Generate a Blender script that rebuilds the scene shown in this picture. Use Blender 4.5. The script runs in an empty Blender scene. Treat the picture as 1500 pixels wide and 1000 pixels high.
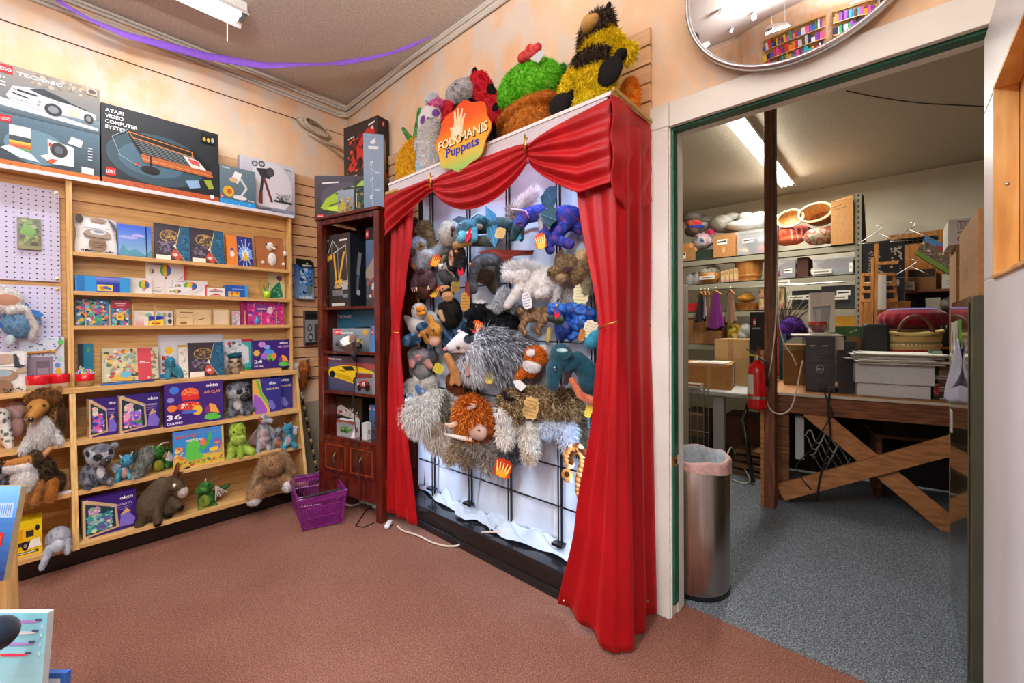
import bpy, math, random
import numpy as np
from mathutils import Vector, Matrix
random.seed(7)
RNG = np.random.default_rng(7)
SC = bpy.context.scene
COL = SC.collection
PI = math.pi

# ---------------------------------------------------------------- camera
FOC, YAW, PITCH, ROLL, CY, HC = 624.36, 0.736065, 0.0075292, 0.0066842, 480.9, 1.2
def _basis():
    cy, sy, cp, sp = math.cos(YAW), math.sin(YAW), math.cos(PITCH), math.sin(PITCH)
    f = Vector((cp*cy, cp*sy, -sp)); r = Vector((sy, -cy, 0)); d = f.cross(r)
    c, s = math.cos(ROLL), math.sin(ROLL)
    return c*r+s*d, -s*r+c*d, f
CR, CD, CF = _basis()
CO = Vector((0, 0, HC))
cd = bpy.data.cameras.new('camera'); cam = bpy.data.objects.new('camera', cd); COL.objects.link(cam)
cd.sensor_width = 36; cd.lens = FOC/1500*36; cd.shift_y = (CY-500)/1500; cd.clip_start = 0.02
cam.matrix_world = Matrix((( CR.x, -CD.x, -CF.x, 0), (CR.y, -CD.y, -CF.y, 0), (CR.z, -CD.z, -CF.z, HC), (0, 0, 0, 1)))
SC.camera = cam

def ray(x, y): return CR*((x-750)/FOC) + CD*((y-CY)/FOC) + CF
def at(x, y, X=None, Y=None, Z=None):
    d = ray(x, y)
    t = X/d.x if X is not None else Y/d.y if Y is not None else (Z-HC)/d.z
    return CO + d*t
def atp(x, y, P, n):
    d = ray(x, y); return CO + d*((Vector(P)-CO).dot(n)/d.dot(n))
def dep(p): return (Vector(p)-CO).dot(CF)

# ---------------------------------------------------------------- colour
def lin(h):
    if not isinstance(h, str): return tuple(h)
    o = []
    for i in (0, 2, 4):
        c = int(h[i:i+2], 16)/255
        o.append(c/12.92 if c <= .04045 else ((c+.055)/1.055)**2.4)
    return tuple(o)

# ---------------------------------------------------------------- materials
MATS = {}
def nd(nt, t, **k):
    n = nt.nodes.new(t)
    for a, v in k.items():
        if a.startswith('i_'): n.inputs[a[2:].replace('_', ' ')].default_value = v
        else: setattr(n, a, v)
    return n
def new_mat(name):
    m = bpy.data.materials.new(name); m.use_nodes = True
    return m, m.node_tree, m.node_tree.nodes['Principled BSDF']
def setb(b, rough=.6, metal=0, spec=.5, coat=0, sheen=0, trans=0, emit=None, es=0):
    b.inputs['Roughness'].default_value = rough; b.inputs['Metallic'].default_value = metal
    b.inputs['Specular IOR Level'].default_value = spec; b.inputs['Coat Weight'].default_value = coat
    b.inputs['Sheen Weight'].default_value = sheen; b.inputs['Transmission Weight'].default_value = trans
    if emit: b.inputs['Emission Color'].default_value = (*lin(emit), 1); b.inputs['Emission Strength'].default_value = es
def bumped(nt, b, scale, strength, dist=.002, vec=None, detail=4):
    n = nd(nt, 'ShaderNodeTexNoise'); n.inputs['Scale'].default_value = scale; n.inputs['Detail'].default_value = detail
    if vec: nt.links.new(vec, n.inputs['Vector'])
    u = nd(nt, 'ShaderNodeBump'); u.inputs['Strength'].default_value = strength; u.inputs['Distance'].default_value = dist
    nt.links.new(n.outputs['Fac'], u.inputs['Height']); nt.links.new(u.outputs['Normal'], b.inputs['Normal'])
def coords(nt, scale=(1, 1, 1), world=True):
    if world:
        g = nd(nt, 'ShaderNodeNewGeometry'); o = g.outputs['Position']
    else:
        g = nd(nt, 'ShaderNodeTexCoord'); o = g.outputs['Object']
    mp = nd(nt, 'ShaderNodeMapping'); mp.inputs['Scale'].default_value = scale
    nt.links.new(o, mp.inputs['Vector']); return mp.outputs['Vector']
def ramp(nt, stops, src, interp='LINEAR'):
    r = nd(nt, 'ShaderNodeValToRGB'); r.color_ramp.interpolation = interp
    el = r.color_ramp.elements
    while len(el) < len(stops): el.new(.5)
    for e, (p, c) in zip(el, stops): e.position = p; e.color = (*lin(c), 1)
    nt.links.new(src, r.inputs['Fac']); return r.outputs['Color']
def noise(nt, vec, scale, detail=4, rough=.5):
    n = nd(nt, 'ShaderNodeTexNoise'); n.inputs['Scale'].default_value = scale; n.inputs['Detail'].default_value = detail
    n.inputs['Roughness'].default_value = rough; nt.links.new(vec, n.inputs['Vector']); return n.outputs['Fac']
def vc(name, bump=None, jitter=0, **k):            # material that reads the printed / dyed colour of each face
    if name in MATS: return MATS[name]
    m, nt, b = new_mat(name); setb(b, **k)
    a = nd(nt, 'ShaderNodeAttribute', attribute_name='Col'); src = a.outputs['Color']
    if jitter:
        f = noise(nt, coords(nt, (1, 1, 1)), 60, 3)
        mx = nd(nt, 'ShaderNodeMix', data_type='RGBA', blend_type='MULTIPLY'); mx.inputs[0].default_value = jitter
        nt.links.new(src, mx.inputs[6]); nt.links.new(ramp(nt, [(.3, '8a8a8a'), (.7, 'ffffff')], f), mx.inputs[7]); src = mx.outputs[2]
    nt.links.new(src, b.inputs['Base Color'])
    if bump: bumped(nt, b, *bump)
    MATS[name] = m; return m
def ramped(name, stops, scale, mp=(1, 1, 1), bump=None, detail=4, rgh=.5, world=True, **k):
    m, nt, b = new_mat(name); setb(b, **k)
    v = coords(nt, mp, world)
    nt.links.new(ramp(nt, stops, noise(nt, v, scale, detail, rgh)), b.inputs['Base Color'])
    if bump: bumped(nt, b, *bump, vec=v)
    MATS[name] = m; return m
PRINT = vc('printed_card', rough=.38, spec=.4, jitter=.06)
GLOSS = vc('gloss_plastic', rough=.22, spec=.5, coat=.3, jitter=.04)
MATTE = vc('matte_paint', rough=.75, jitter=.15, bump=(300, .15, .0006))
FUR = vc('plush_fur', rough=.95, spec=.12)
CLOTH = vc('fabric', rough=.9, spec=.2, sheen=.2, bump=(500, .3, .0006), jitter=.2)
SATIN = vc('shiny_fabric', rough=.5, spec=.3, bump=(220, .5, .001), jitter=.4)
METAL = vc('metal', rough=.3, metal=1, jitter=.12)
EYE = vc('glass_eye', rough=.05, spec=.7, coat=1)
RUB = vc('rubber', rough=.55, jitter=.1)
CARD = vc('cardboard', rough=.85, jitter=.3, bump=(120, .2, .001))
MAPLE = ramped('maple_wood', [(.25, 'b98a4f'), (.5, 'd2a566'), (.75, 'e0b878')], 4, (1.2, 6, 22), rough=.42, spec=.4, bump=(30, .08, .001))
MAPLEV = ramped('maple_edge', [(.25, 'c0924f'), (.5, 'd8ae6c'), (.75, 'e6c186')], 4, (18, 18, 1.2), rough=.42, spec=.4)
MAHOG = ramped('mahogany', [(.25, '3c130b'), (.5, '541b0e'), (.8, '6e2813')], 4, (6, 6, 1.5), rough=.22, spec=.5, coat=.4)
OAKW = ramped('orange_wood', [(.25, '8a5524'), (.5, 'b07434'), (.75, 'c98d48')], 5, (9, 9, 1.2), rough=.5)
FIRB = ramped('rough_lumber', [(.3, '4a2814'), (.5, '6e4022'), (.7, '8a5730')], 5, (3, 1.5, 14), rough=.7, bump=(40, .3, .002))
FIRL = ramped('fir_plank', [(.3, '8a5a30'), (.5, 'a87242'), (.7, 'b98350')], 6, (3, 1.6, 9), rough=.65, bump=(40, .2, .002))
POSTM = ramped('dark_lumber', [(.3, '4e2c1a'), (.55, '75452a'), (.8, '93603c')], 5, (12, 12, 1), rough=.7, bump=(40, .3, .002))
PLY = ramped('plywood', [(.3, 'c58a43'), (.48, 'e0aa60'), (.6, 'edc07a'), (.75, 'd39a50')], 3.2, (3, 9, 1.3), detail=2, rough=.5)
WHITEP = ramped('white_trim_paint', [(.3, 'dcdcd2'), (.7, 'ececE4')], 3, rough=.45, bump=(60, .1, .001))
DOORP = ramped('white_door_paint', [(.3, 'dedede'), (.7, 'ececec')], 4, (1, 1, .5), rough=.35, bump=(20, .06, .001))
GREENP = ramped('green_gloss_paint', [(.3, '0c4d38'), (.7, '14654a')], 8, rough=.3)
SLAT = ramped('slat_board', [(.3, 'd3a678'), (.7, 'e4ba8c')], 6, (1, 1, 12), rough=.55)
def carpet(name, cols, big):
    m, nt, b = new_mat(name); setb(b, rough=.97, spec=.05)
    v = coords(nt)
    a = ramp(nt, [(.32, cols[0]), (.5, cols[1]), (.68, cols[2])], noise(nt, v, 190, 3, .8))
    mx = nd(nt, 'ShaderNodeMix', data_type='RGBA', blend_type='MULTIPLY'); mx.inputs[0].default_value = .5
    nt.links.new(a, mx.inputs[6]); nt.links.new(ramp(nt, [(.35, big), (.65, 'ffffff')], noise(nt, v, 2.2, 3)), mx.inputs[7])
    nt.links.new(mx.outputs[2], b.inputs['Base Color']); bumped(nt, b, 240, .8, .004, vec=v); MATS[name] = m; return m
CARPR = carpet('brown_carpet', ('5c3d32', '845b4c', 'aa8070'), 'e2d4d0')
CARPG = carpet('grey_carpet', ('383e44', '626a72', 'b0b7be'), 'e0e0e0')
def plaster():
    m, nt, b = new_mat('sponged_plaster'); setb(b, rough=.85, spec=.2)
    v = coords(nt, (1, 1, .8))
    a = ramp(nt, [(.3, 'e6b78c'), (.5, 'efcaa2'), (.7, 'f5dcba')], noise(nt, v, 2.2, 5, .6))
    f = noise(nt, coords(nt, (1.5, 1.5, .9)), 3.4, 6, .62)
    k = ramp(nt, [(.47, '000000'), (.6, 'd8d8d8')], f)
    mx = nd(nt, 'ShaderNodeMix', data_type='RGBA'); nt.links.new(k, mx.inputs[0]); nt.links.new(a, mx.inputs[6]); mx.inputs[7].default_value = (*lin('dcd6ca'), 1)
    nt.links.new(mx.outputs[2], b.inputs['Base Color']); bumped(nt, b, 25, .3, .004, vec=v); MATS['plaster'] = m; return m
PLASTER = plaster()
CEIL = ramped('textured_ceiling', [(.35, 'c4b8aa'), (.65, 'd6cabc')], 70, bump=(70, .7, .006), rough=.9)
BWALL = ramped('store_room_wall', [(.3, 'cfc7b2'), (.7, 'dbd4c0')], 3, rough=.85, bump=(30, .15, .002))
BCEIL = ramped('store_room_ceiling', [(.35, 'b5ab98'), (.65, 'c4baa7')], 80, bump=(80, .8, .006), rough=.9)
LOWW = ramped('grey_lower_wall', [(.3, '8d8674'), (.7, 'a39b88')], 6, rough=.8)
def pegm():
    m, nt, b = new_mat('lavender_pegboard'); setb(b, rough=.5)
    v = coords(nt, (1/.0254,)*3)
    fr = nd(nt, 'ShaderNodeVectorMath', operation='FRACTION'); nt.links.new(v, fr.inputs[0])
    su = nd(nt, 'ShaderNodeVectorMath', operation='SUBTRACT'); nt.links.new(fr.outputs[0], su.inputs[0]); su.inputs[1].default_value = (.5, .5, .5)
    ml = nd(nt, 'ShaderNodeVectorMath', operation='MULTIPLY'); nt.links.new(su.outputs[0], ml.inputs[0]); ml.inputs[1].default_value = (1, 0, 1)
    le = nd(nt, 'ShaderNodeVectorMath', operation='LENGTH'); nt.links.new(ml.outputs[0], le.inputs[0])
    nt.links.new(ramp(nt, [(.12, '1c1c2a'), (.15, 'cfcdea')], le.outputs['Value']), b.inputs['Base Color']); MATS['peg'] = m; return m
PEG = pegm()
def velvet():
    m, nt, b = new_mat('red_curtain_satin'); setb(b, rough=.5, spec=.3, sheen=.35)
    nt.links.new(ramp(nt, [(.3, '8e030b'), (.7, 'a80411')], noise(nt, coords(nt, (1, 1, .4)), 9, 3)), b.inputs['Base Color'])
    b.inputs['Sheen Tint'].default_value = (*lin('ff4040'), 1); bumped(nt, b, 900, .1, .0005); MATS['velvet'] = m; return m
VELVET = velvet()
def sheet():
    m, nt, b = new_mat('white_backcloth'); setb(b, rough=.6, sheen=.2)
    nt.links.new(ramp(nt, [(.3, 'b9c8d8'), (.7, 'd2deea')], noise(nt, coords(nt), 5, 3)), b.inputs['Base Color']); MATS['sheet'] = m; return m
SHEET = sheet()
def clear(name, col, f=.25, rough=.1):
    m, nt, b = new_mat(name); setb(b, rough=rough); b.inputs['Base Color'].default_value = (*lin(col), 1)
    t = nd(nt, 'ShaderNodeBsdfTransparent'); x = nd(nt, 'ShaderNodeMixShader'); x.inputs[0].default_value = f
    nt.links.new(t.outputs[0], x.inputs[1]); nt.links.new(b.outputs[0], x.inputs[2])
    nt.links.new(x.outputs[0], nt.nodes['Material Output'].inputs['Surface']); return m
CLEARP = clear('clear_plastic', 'c8ccd0', .38)
FILM = clear('clear_film', 'dfe3ea', .55, .2)
def emis(name, col, st):
    m, nt, b = new_mat(name); setb(b, emit=col, es=st); b.inputs['Base Color'].default_value = (*lin(col), 1); return m
TUBE = emis('lit_tube', 'fbfbff', 4)
COOLT = emis('cool_led', 'dff0ff', 9)
m, nt, b = new_mat('mirror'); setb(b, rough=.01, metal=1); b.inputs['Base Color'].default_value = (.9, .91, .93, 1); MIRR = m

# ---------------------------------------------------------------- mesh builder
_TX = {}
def text_mesh(s):
    if s in _TX: return _TX[s]
    c = bpy.data.curves.new('t', 'FONT'); c.body = s; c.size = 1; c.offset = .02; c.resolution_u = 2
    o = bpy.data.objects.new('t', c); COL.objects.link(o)
    dg = bpy.context.evaluated_depsgraph_get(); me = o.evaluated_get(dg).to_mesh()
    vs = [(v.co.x, v.co.y) for v in me.vertices]; fs = [tuple(p.vertices) for p in me.polygons]
    bpy.data.objects.remove(o); bpy.data.curves.remove(c)
    x0 = min(v[0] for v in vs); x1 = max(v[0] for v in vs)
    _TX[s] = ([((x-x0), y) for x, y in vs], fs, x1-x0); return _TX[s]
ICO = {}
def ico(n=2):
    if n not in ICO:
        import bmesh
        b_ = bmesh.new(); bmesh.ops.create_icosphere(b_, subdivisions=n, radius=1)
        ICO[n] = (np.array([v.co[:] for v in b_.verts]), [tuple(v.index for v in f.verts) for f in b_.faces]); b_.free()
    return ICO[n]
WM = {}
class MB:
    def __init__(s): s.v = []; s.f = []; s.c = []; s.m = []
    def add(s, vs, fs, col='888888', m=0):
        n = len(s.v); s.v += [tuple(v) for v in vs]; c = lin(col)
        for f in fs: s.f.append(tuple(i+n for i in f)); s.c.append(c); s.m.append(m)
        return s
    def frame(s, O, ax, size, col='888888', m=0, taper=1):   # box from corner O along axes
        O = Vector(O); a, b, c = [Vector(k)*l for k, l in zip(ax, size)]
        vs = []
        for k in (0, 1):
            t = 1 if k == 0 else taper; ce = O + (a+b)*.5 + c*k
            vs += [ce-a*.5*t-b*.5*t, ce+a*.5*t-b*.5*t, ce+a*.5*t+b*.5*t, ce-a*.5*t+b*.5*t]
        fs = [(3, 2, 1, 0), (4, 5, 6, 7), (0, 1, 5, 4), (1, 2, 6, 5), (2, 3, 7, 6), (3, 0, 4, 7)]
        if a.cross(b).dot(c) < 0: fs = [f[::-1] for f in fs]
        return s.add(vs, fs, col, m)
    def box(s, x0, y0, z0, x1, y1, z1, col='888888', m=0):
        return s.frame((min(x0, x1), min(y0, y1), min(z0, z1)), ((1, 0, 0), (0, 1, 0), (0, 0, 1)), (abs(x1-x0), abs(y1-y0), abs(z1-z0)), col, m)
    def bar(s, p, q, w, h, col='888888', m=0, up=(0, 0, 1)):
        p, q = Vector(p), Vector(q); d = (q-p); L = d.length; d.normalize(); u = Vector(up)
        r = d.cross(u)
        if r.length < 1e-4: r = d.cross(Vector((1, 0, 0)))
        r.normalize(); u = r.cross(d)
        return s.frame(p-r*w/2-u*h/2, (r, u, d), (w, h, L), col, m)
    def tube(s, pts, r, col='888888', n=8, m=0, caps=True):
        pts = [Vector(p) for p in pts]; rs = r if isinstance(r, (list, tuple)) else [r]*len(pts)
        vs = []; u = None
        for i, p in enumerate(pts):
            t = (pts[min(i+1, len(pts)-1)]-pts[max(i-1, 0)]).normalized()
            if u is None:
                u = t.cross(Vector((0, 0, 1)))
                if u.length < 1e-3: u = t.cross(Vector((1, 0, 0)))
            u = (u-t*u.dot(t)).normalized(); w = t.cross(u)
            vs += [p+(u*math.cos(2*PI*k/n)+w*math.sin(2*PI*k/n))*rs[i] for k in range(n)]
        fs = [(i*n+k, i*n+(k+1) % n, (i+1)*n+(k+1) % n, (i+1)*n+k) for i in range(len(pts)-1) for k in range(n)]
        if caps: fs += [tuple(range(n))[::-1], tuple(range((len(pts)-1)*n, len(pts)*n))]
        return s.add(vs, fs, col, m)
    def cyl(s, p, q, r0, r1=None, col='888888', n=24, m=0, caps=True): return s.tube([p, q], [r0, r0 if r1 is None else r1], col, n, m, caps)
    def ell(s, c, r, col='888888', B=None, n=2, m=0):
        V, F = ico(n); B = np.eye(3) if B is None else np.array([list(k) for k in B])
        r = (r, r, r) if not isinstance(r, (tuple, list)) else r
        return s.add((V*np.array(r))@B+np.array(list(c)), F, col, m)
    def lathe(s, c, prof, col='888888', n=28, m=0, ex=(1, 0, 0), ey=(0, 1, 0), ez=(0, 0, 1), sx=1, sy=1):
        c, ex, ey, ez = Vector(c), Vector(ex)*sx, Vector(ey)*sy, Vector(ez)
        vs = [c+ez*z+(ex*math.cos(2*PI*k/n)+ey*math.sin(2*PI*k/n))*r for r, z in prof for k in range(n)]
        cols = col if isinstance(col, list) else [col]*(len(prof)-1)
        base = len(s.v); s.v += [tuple(v) for v in vs]
        for i in range(len(prof)-1):
            for k in range(n):
                s.f.append((base+i*n+k, base+i*n+(k+1) % n, base+(i+1)*n+(k+1) % n, base+(i+1)*n+k)); s.c.append(lin(cols[i])); s.m.append(m)
        return s
    def grid(s, fn, nu, nv, col='888888', m=0, thick=0):
        P = [[Vector(fn(i/nu, j/nv)) for j in range(nv+1)] for i in range(nu+1)]
        idx = lambda i, j: i*(nv+1)+j
        fs = [(idx(i, j), idx(i+1, j), idx(i+1, j+1), idx(i, j+1)) for i in range(nu) for j in range(nv)]
        return s.add([p for r in P for p in r], fs, col, m)
    def poly(s, pts, off, col='888888', m=0):               # extruded polygon
        off = Vector(off); n = len(pts); pts = [Vector(p) for p in pts]
        return s.add(pts+[p+off for p in pts], [tuple(range(n)), tuple(range(2*n-1, n-1, -1))]+[(i, n+i, n+(i+1) % n, (i+1) % n) for i in range(n)], col, m)
    def art(s, O, U, V, w, h, items, m=0, N=None, e=.00012):
        O, U, V = Vector(O), Vector(U), Vector(V); N = (U.cross(V) if N is None else Vector(N)).normalized()
        k = 1
        def put(ps, fs, col):
            nonlocal k
            q = [O+U*(x*w)+V*(y*h)+N*(e*k) for x, y in ps]; s.add(q, fs, col, m); k += 1
        for it in items:
            t = it[0]
            if t == 'r': _, x0, y0, x1, y1, c = it; put([(x0, y0), (x1, y0), (x1, y1), (x0, y1)], [(0, 1, 2, 3)], c)
            elif t == 'e':
                _, cx, cy, rx, ry, c = it; put([(cx+rx*math.cos(a*PI/10), cy+ry*math.sin(a*PI/10)) for a in range(20)], [tuple(range(20))], c)
            elif t == 'p': put(it[1], [tuple(range(len(it[1])))], it[2])
            elif t == 'g':                                   # printed colour blend from bottom to top
                _, x0, y0, x1, y1, c0, c1 = it; n = 10; a, b = lin(c0), lin(c1)
                for i in range(n):
                    f0, f1 = i/n, (i+1)/n; f = (i+.5)/n
                    put([(x0, y0+(y1-y0)*f0), (x1, y0+(y1-y0)*f0), (x1, y0+(y1-y0)*f1), (x0, y0+(y1-y0)*f1)], [(0, 1, 2, 3)], tuple(p+(q-p)*f for p, q in zip(a, b))); k -= 1
                k += 1
            elif t == 'l':
                _, x0, y0, x1, y1, wd, c = it; dx, dy = (x1-x0)*w, (y1-y0)*h; L = math.hypot(dx, dy) or 1; ox, oy = -dy/L*wd/2, dx/L*wd/2
                put([(x0+ox*h/w, y0+oy), (x0-ox*h/w, y0-oy), (x1-ox*h/w, y1-oy), (x1+ox*h/w, y1+oy)], [(0, 1, 2, 3)], c)
            elif t == 't':
                _, x, y, th, txt, c = it[:6]; vs, fs, tw = text_mesh(txt); sx = th*h/w
                if len(it) > 6: sx = it[6]/tw
                put([(x+a*sx, y+b*th) for a, b in vs], fs, c)
            elif t == 's':                                   # many small printed blobs
                _, n, x0, y0, x1, y1, r0, r1, cs = it; cs = cs.split()
                for _i in range(n):
                    r = random.uniform(r0, r1); rx = r*h/w; rx = min(rx, (x1-x0)/2.01); r = min(r, (y1-y0)/2.01)
                    cx, cy = random.uniform(x0+rx, x1-rx), random.uniform(y0+r, y1-r); ph = random.random()*6
                    put([(cx+rx*math.cos(a*PI/3.5+ph)*random.uniform(.7, 1), cy+r*math.sin(a*PI/3.5+ph)*random.uniform(.7, 1)) for a in range(7)], [tuple(range(7))], random.choice(cs)); k -= .8
        return s
    def build(s, name, mats, parent=None, bev=0, smooth=False, tag=None, sub=0, origin=None, solid=0):
        mats = mats if isinstance(mats, (list, tuple)) else [mats]
        me = bpy.data.meshes.new(name); V = np.array(s.v, float).reshape(-1, 3)
        if parent is not None: W = WM[parent.name]; V = (V-np.array(W.translation))@np.array(W.to_3x3())
        else:
            if origin is None: o = np.array([(V[:, 0].min()+V[:, 0].max())/2, (V[:, 1].min()+V[:, 1].max())/2, V[:, 2].min()])
            else: o = np.array(list(origin))
            V = V-o
        me.from_pydata(V.tolist(), [], s.f)
        for mm in mats: me.materials.append(mm)
        me.polygons.foreach_set('material_index', s.m)
        if smooth: me.polygons.foreach_set('use_smooth', [True]*len(s.f))
        at_ = me.color_attributes.new('Col', 'FLOAT_COLOR', 'CORNER')
        cnt = [len(f) for f in s.f]; arr = np.repeat(np.hstack([np.array(s.c, float).reshape(-1, 3), np.ones((len(s.c), 1))]), cnt, axis=0)
        at_.data.foreach_set('color', arr.ravel()); me.update()
        ob = bpy.data.objects.new(name, me); COL.objects.link(ob)
        if parent is not None: ob.parent = parent; WM[ob.name] = WM[parent.name]
        else: ob.location = o; WM[ob.name] = Matrix.Translation(o)
        if bev: md = ob.modifiers.new('bevel', 'BEVEL'); md.width = bev; md.segments = 2; md.limit_method = 'ANGLE'; md.angle_limit = .7
        if solid: md = ob.modifiers.new('solid', 'SOLIDIFY'); md.thickness = solid; md.offset = 0
        if sub: md = ob.modifiers.new('sub', 'SUBSURF'); md.levels = md.render_levels = sub
        if tag: settag(ob, *tag)
        return ob
def settag(o, label, cat, group=None):
    o['label'] = label; o['category'] = cat
    if group: o['group'] = group
    return o
def thing(name, label, cat, loc, rz=0, group=None):
    o = bpy.data.objects.new(name, None); o.empty_display_size = .05; COL.objects.link(o)
    o.location = loc; o.rotation_euler = (0, 0, rz); WM[o.name] = Matrix.Translation(Vector(loc)) @ Matrix.Rotation(rz, 4, 'Z')
    return settag(o, label, cat, group)
def struct(o): o['kind'] = 'structure'; return o
def stuff(o): o['kind'] = 'stuff'; return o
def dup(root, loc, rz=None, label=None, group=None):
    r = root.copy(); COL.objects.link(r); r.location = loc
    if rz is not None: r.rotation_euler = (0, 0, rz)
    if label: r['label'] = label
    if group: r['group'] = group
    for ch in list(root.children):
        c = ch.copy(); COL.objects.link(c); c.parent = r
        for g in ch.children: d = g.copy(); COL.objects.link(d); d.parent = c
    return r
Zv = Vector((0, 0, 1))
def axes(a, tilt=0):                                         # face axes for a heading (degrees) and a backward lean
    a, t = math.radians(a), math.radians(tilt); U = Vector((math.cos(a), math.sin(a), 0)); N0 = Vector((math.sin(a), -math.cos(a), 0))
    return U, -N0*math.sin(t)+Zv*math.cos(t), N0*math.cos(t)+Zv*math.sin(t)
def carton(name, label, cat, P, a, w, h, d, col, art=(), tilt=0, side=None, sideart=None, topart=None, mat=None, group=None, lside=None, lart=None, bev=0):
    U, V, N = axes(a, tilt); b = MB(); P = Vector(P)
    b.frame(P, (U, V, -N), (w, h, d), col)
    b.art(P, U, V, w, h, art)
    if side: b.art(P+U*w, -N, V, d, h, [('r', 0, 0, 1, 1, side)]+list(sideart or ()), N=U)
    elif sideart: b.art(P+U*w, -N, V, d, h, sideart, N=U)
    if lside: b.art(P-N*d, N, V, d, h, [('r', 0, 0, 1, 1, lside)]+list(lart or ()), N=-U)
    if topart: b.art(P+V*h, U, -N, w, d, topart, N=V)
    return b.build(name, mat or PRINT, tag=(label, cat, group), origin=P+U*w/2-N*d/2, bev=bev)
def rectL(xl, xr, yt, Yf, Z0, yb=None, tilt=0):              # rectangle on the left-hand wall: corner, width, height
    ym = yt+10; A = at(xl, ym, Y=Yf); B_ = at(xr, ym, Y=Yf); T = at((xl+xr)/2, yt, Y=Yf)
    return Vector((A.x, Yf, Z0)), B_.x-A.x, (T.z-Z0)/math.cos(math.radians(tilt))
def rectP(xl, xr, yt, yb, P, a):                             # rectangle in the vertical plane through P with heading a; yt, yb at the left edge
    U, V, N = axes(a); A = atp(xl, yb, P, N); B_ = atp(xr, yb, P, N); T = atp(xl, yt, P, N)
    return A, (B_-A).dot(U), T.z-A.z
LOGO = lambda x, y, s, r=1: [('r', x, y, x+s*r, y+s, 'd01012'), ('t', x+.08*s*r, y+.3*s, s*.55, 'LEGO', 'ffffff', s*r*.84)]
# ---------------------------------------------------------------- soft toys: limbs fused into one skin, painted, then given pile
PHI = YAW - PI/2
PR = Vector((math.cos(PHI), math.sin(PHI), 0)); PF = Vector((-math.sin(PHI), math.cos(PHI), 0))
DG = bpy.context.evaluated_depsgraph_get
def sdf(pr, P):
    if pr[0] == 'o':
        x, y, z, rx, ry, rz = pr[1:7]; q = P-np.array([x, y, z])
        if len(pr) > 8 and pr[8]:
            a = math.radians(pr[8]); c, s = math.cos(a), math.sin(a)
            q = np.stack([q[:, 0]*c+q[:, 1]*s, -q[:, 0]*s+q[:, 1]*c, q[:, 2]], 1)
        r = np.array([rx, ry, rz]); k0 = np.linalg.norm(q/r, axis=1); k1 = np.linalg.norm(q/r**2, axis=1)+1e-9
        return k0*(k0-1)/k1
    x0, y0, z0, r0, x1, y1, z1, r1 = pr[1:9]; a = np.array([x0, y0, z0]); b = np.array([x1, y1, z1]); d = b-a
    t = np.clip(((P-a)@d)/(d@d+1e-9), 0, 1); return np.linalg.norm(P-a-t[:, None]*d, axis=1)-(r0+(r1-r0)*t)
def pcol(pr): return pr[7] if pr[0] == 'o' else pr[9]
def skin_mesh(prims, vox, smooth=4):
    V = []; F = []; n = 0
    for p in prims:
        iv, fc = ico(3)
        if p[0] == 'o':
            v = iv*np.array(p[4:7])
            if len(p) > 8 and p[8]:
                a = math.radians(p[8]); c, s = math.cos(a), math.sin(a); v = np.stack([v[:, 0]*c-v[:, 1]*s, v[:, 0]*s+v[:, 1]*c, v[:, 2]], 1)
            v = v+np.array(p[1:4]); V.append(v); F += [tuple(i+n for i in f) for f in fc]; n += len(v)
        else:
            a, b = np.array(p[1:4], float), np.array(p[5:8], float); L = np.linalg.norm(b-a); m = max(2, int(L/(.45*max(min(p[4], p[8]), .8)))+1)
            iv, fc = ico(2)
            for k in range(m+1):
                t = k/m; v = iv*(p[4]+(p[8]-p[4])*t)+a+(b-a)*t; V.append(v); F += [tuple(i+n for i in f) for f in fc]; n += len(v)
    me = bpy.data.meshes.new('t'); me.from_pydata(np.vstack(V).tolist(), [], F)
    o = bpy.data.objects.new('t', me); COL.objects.link(o)
    r = o.modifiers.new('r', 'REMESH'); r.mode = 'VOXEL'; r.voxel_size = vox
    if smooth: q = o.modifiers.new('s', 'SMOOTH'); q.iterations = smooth; q.factor = .5
    ev = o.evaluated_get(DG()); m2 = ev.to_mesh(); m2.calc_loop_triangles()
    v = np.empty(len(m2.vertices)*3); m2.vertices.foreach_get('co', v); v = v.reshape(-1, 3)
    nr = np.empty(len(m2.vertices)*3); m2.vertices.foreach_get('normal', nr); nr = nr.reshape(-1, 3)
    t = np.empty(len(m2.loop_triangles)*3, np.int32); m2.loop_triangles.foreach_get('vertices', t); t = t.reshape(-1, 3)
    fs = [tuple(p.vertices) for p in m2.polygons]
    ev.to_mesh_clear(); bpy.data.objects.remove(o); bpy.data.meshes.remove(me)
    return v, nr, t, fs
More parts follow.
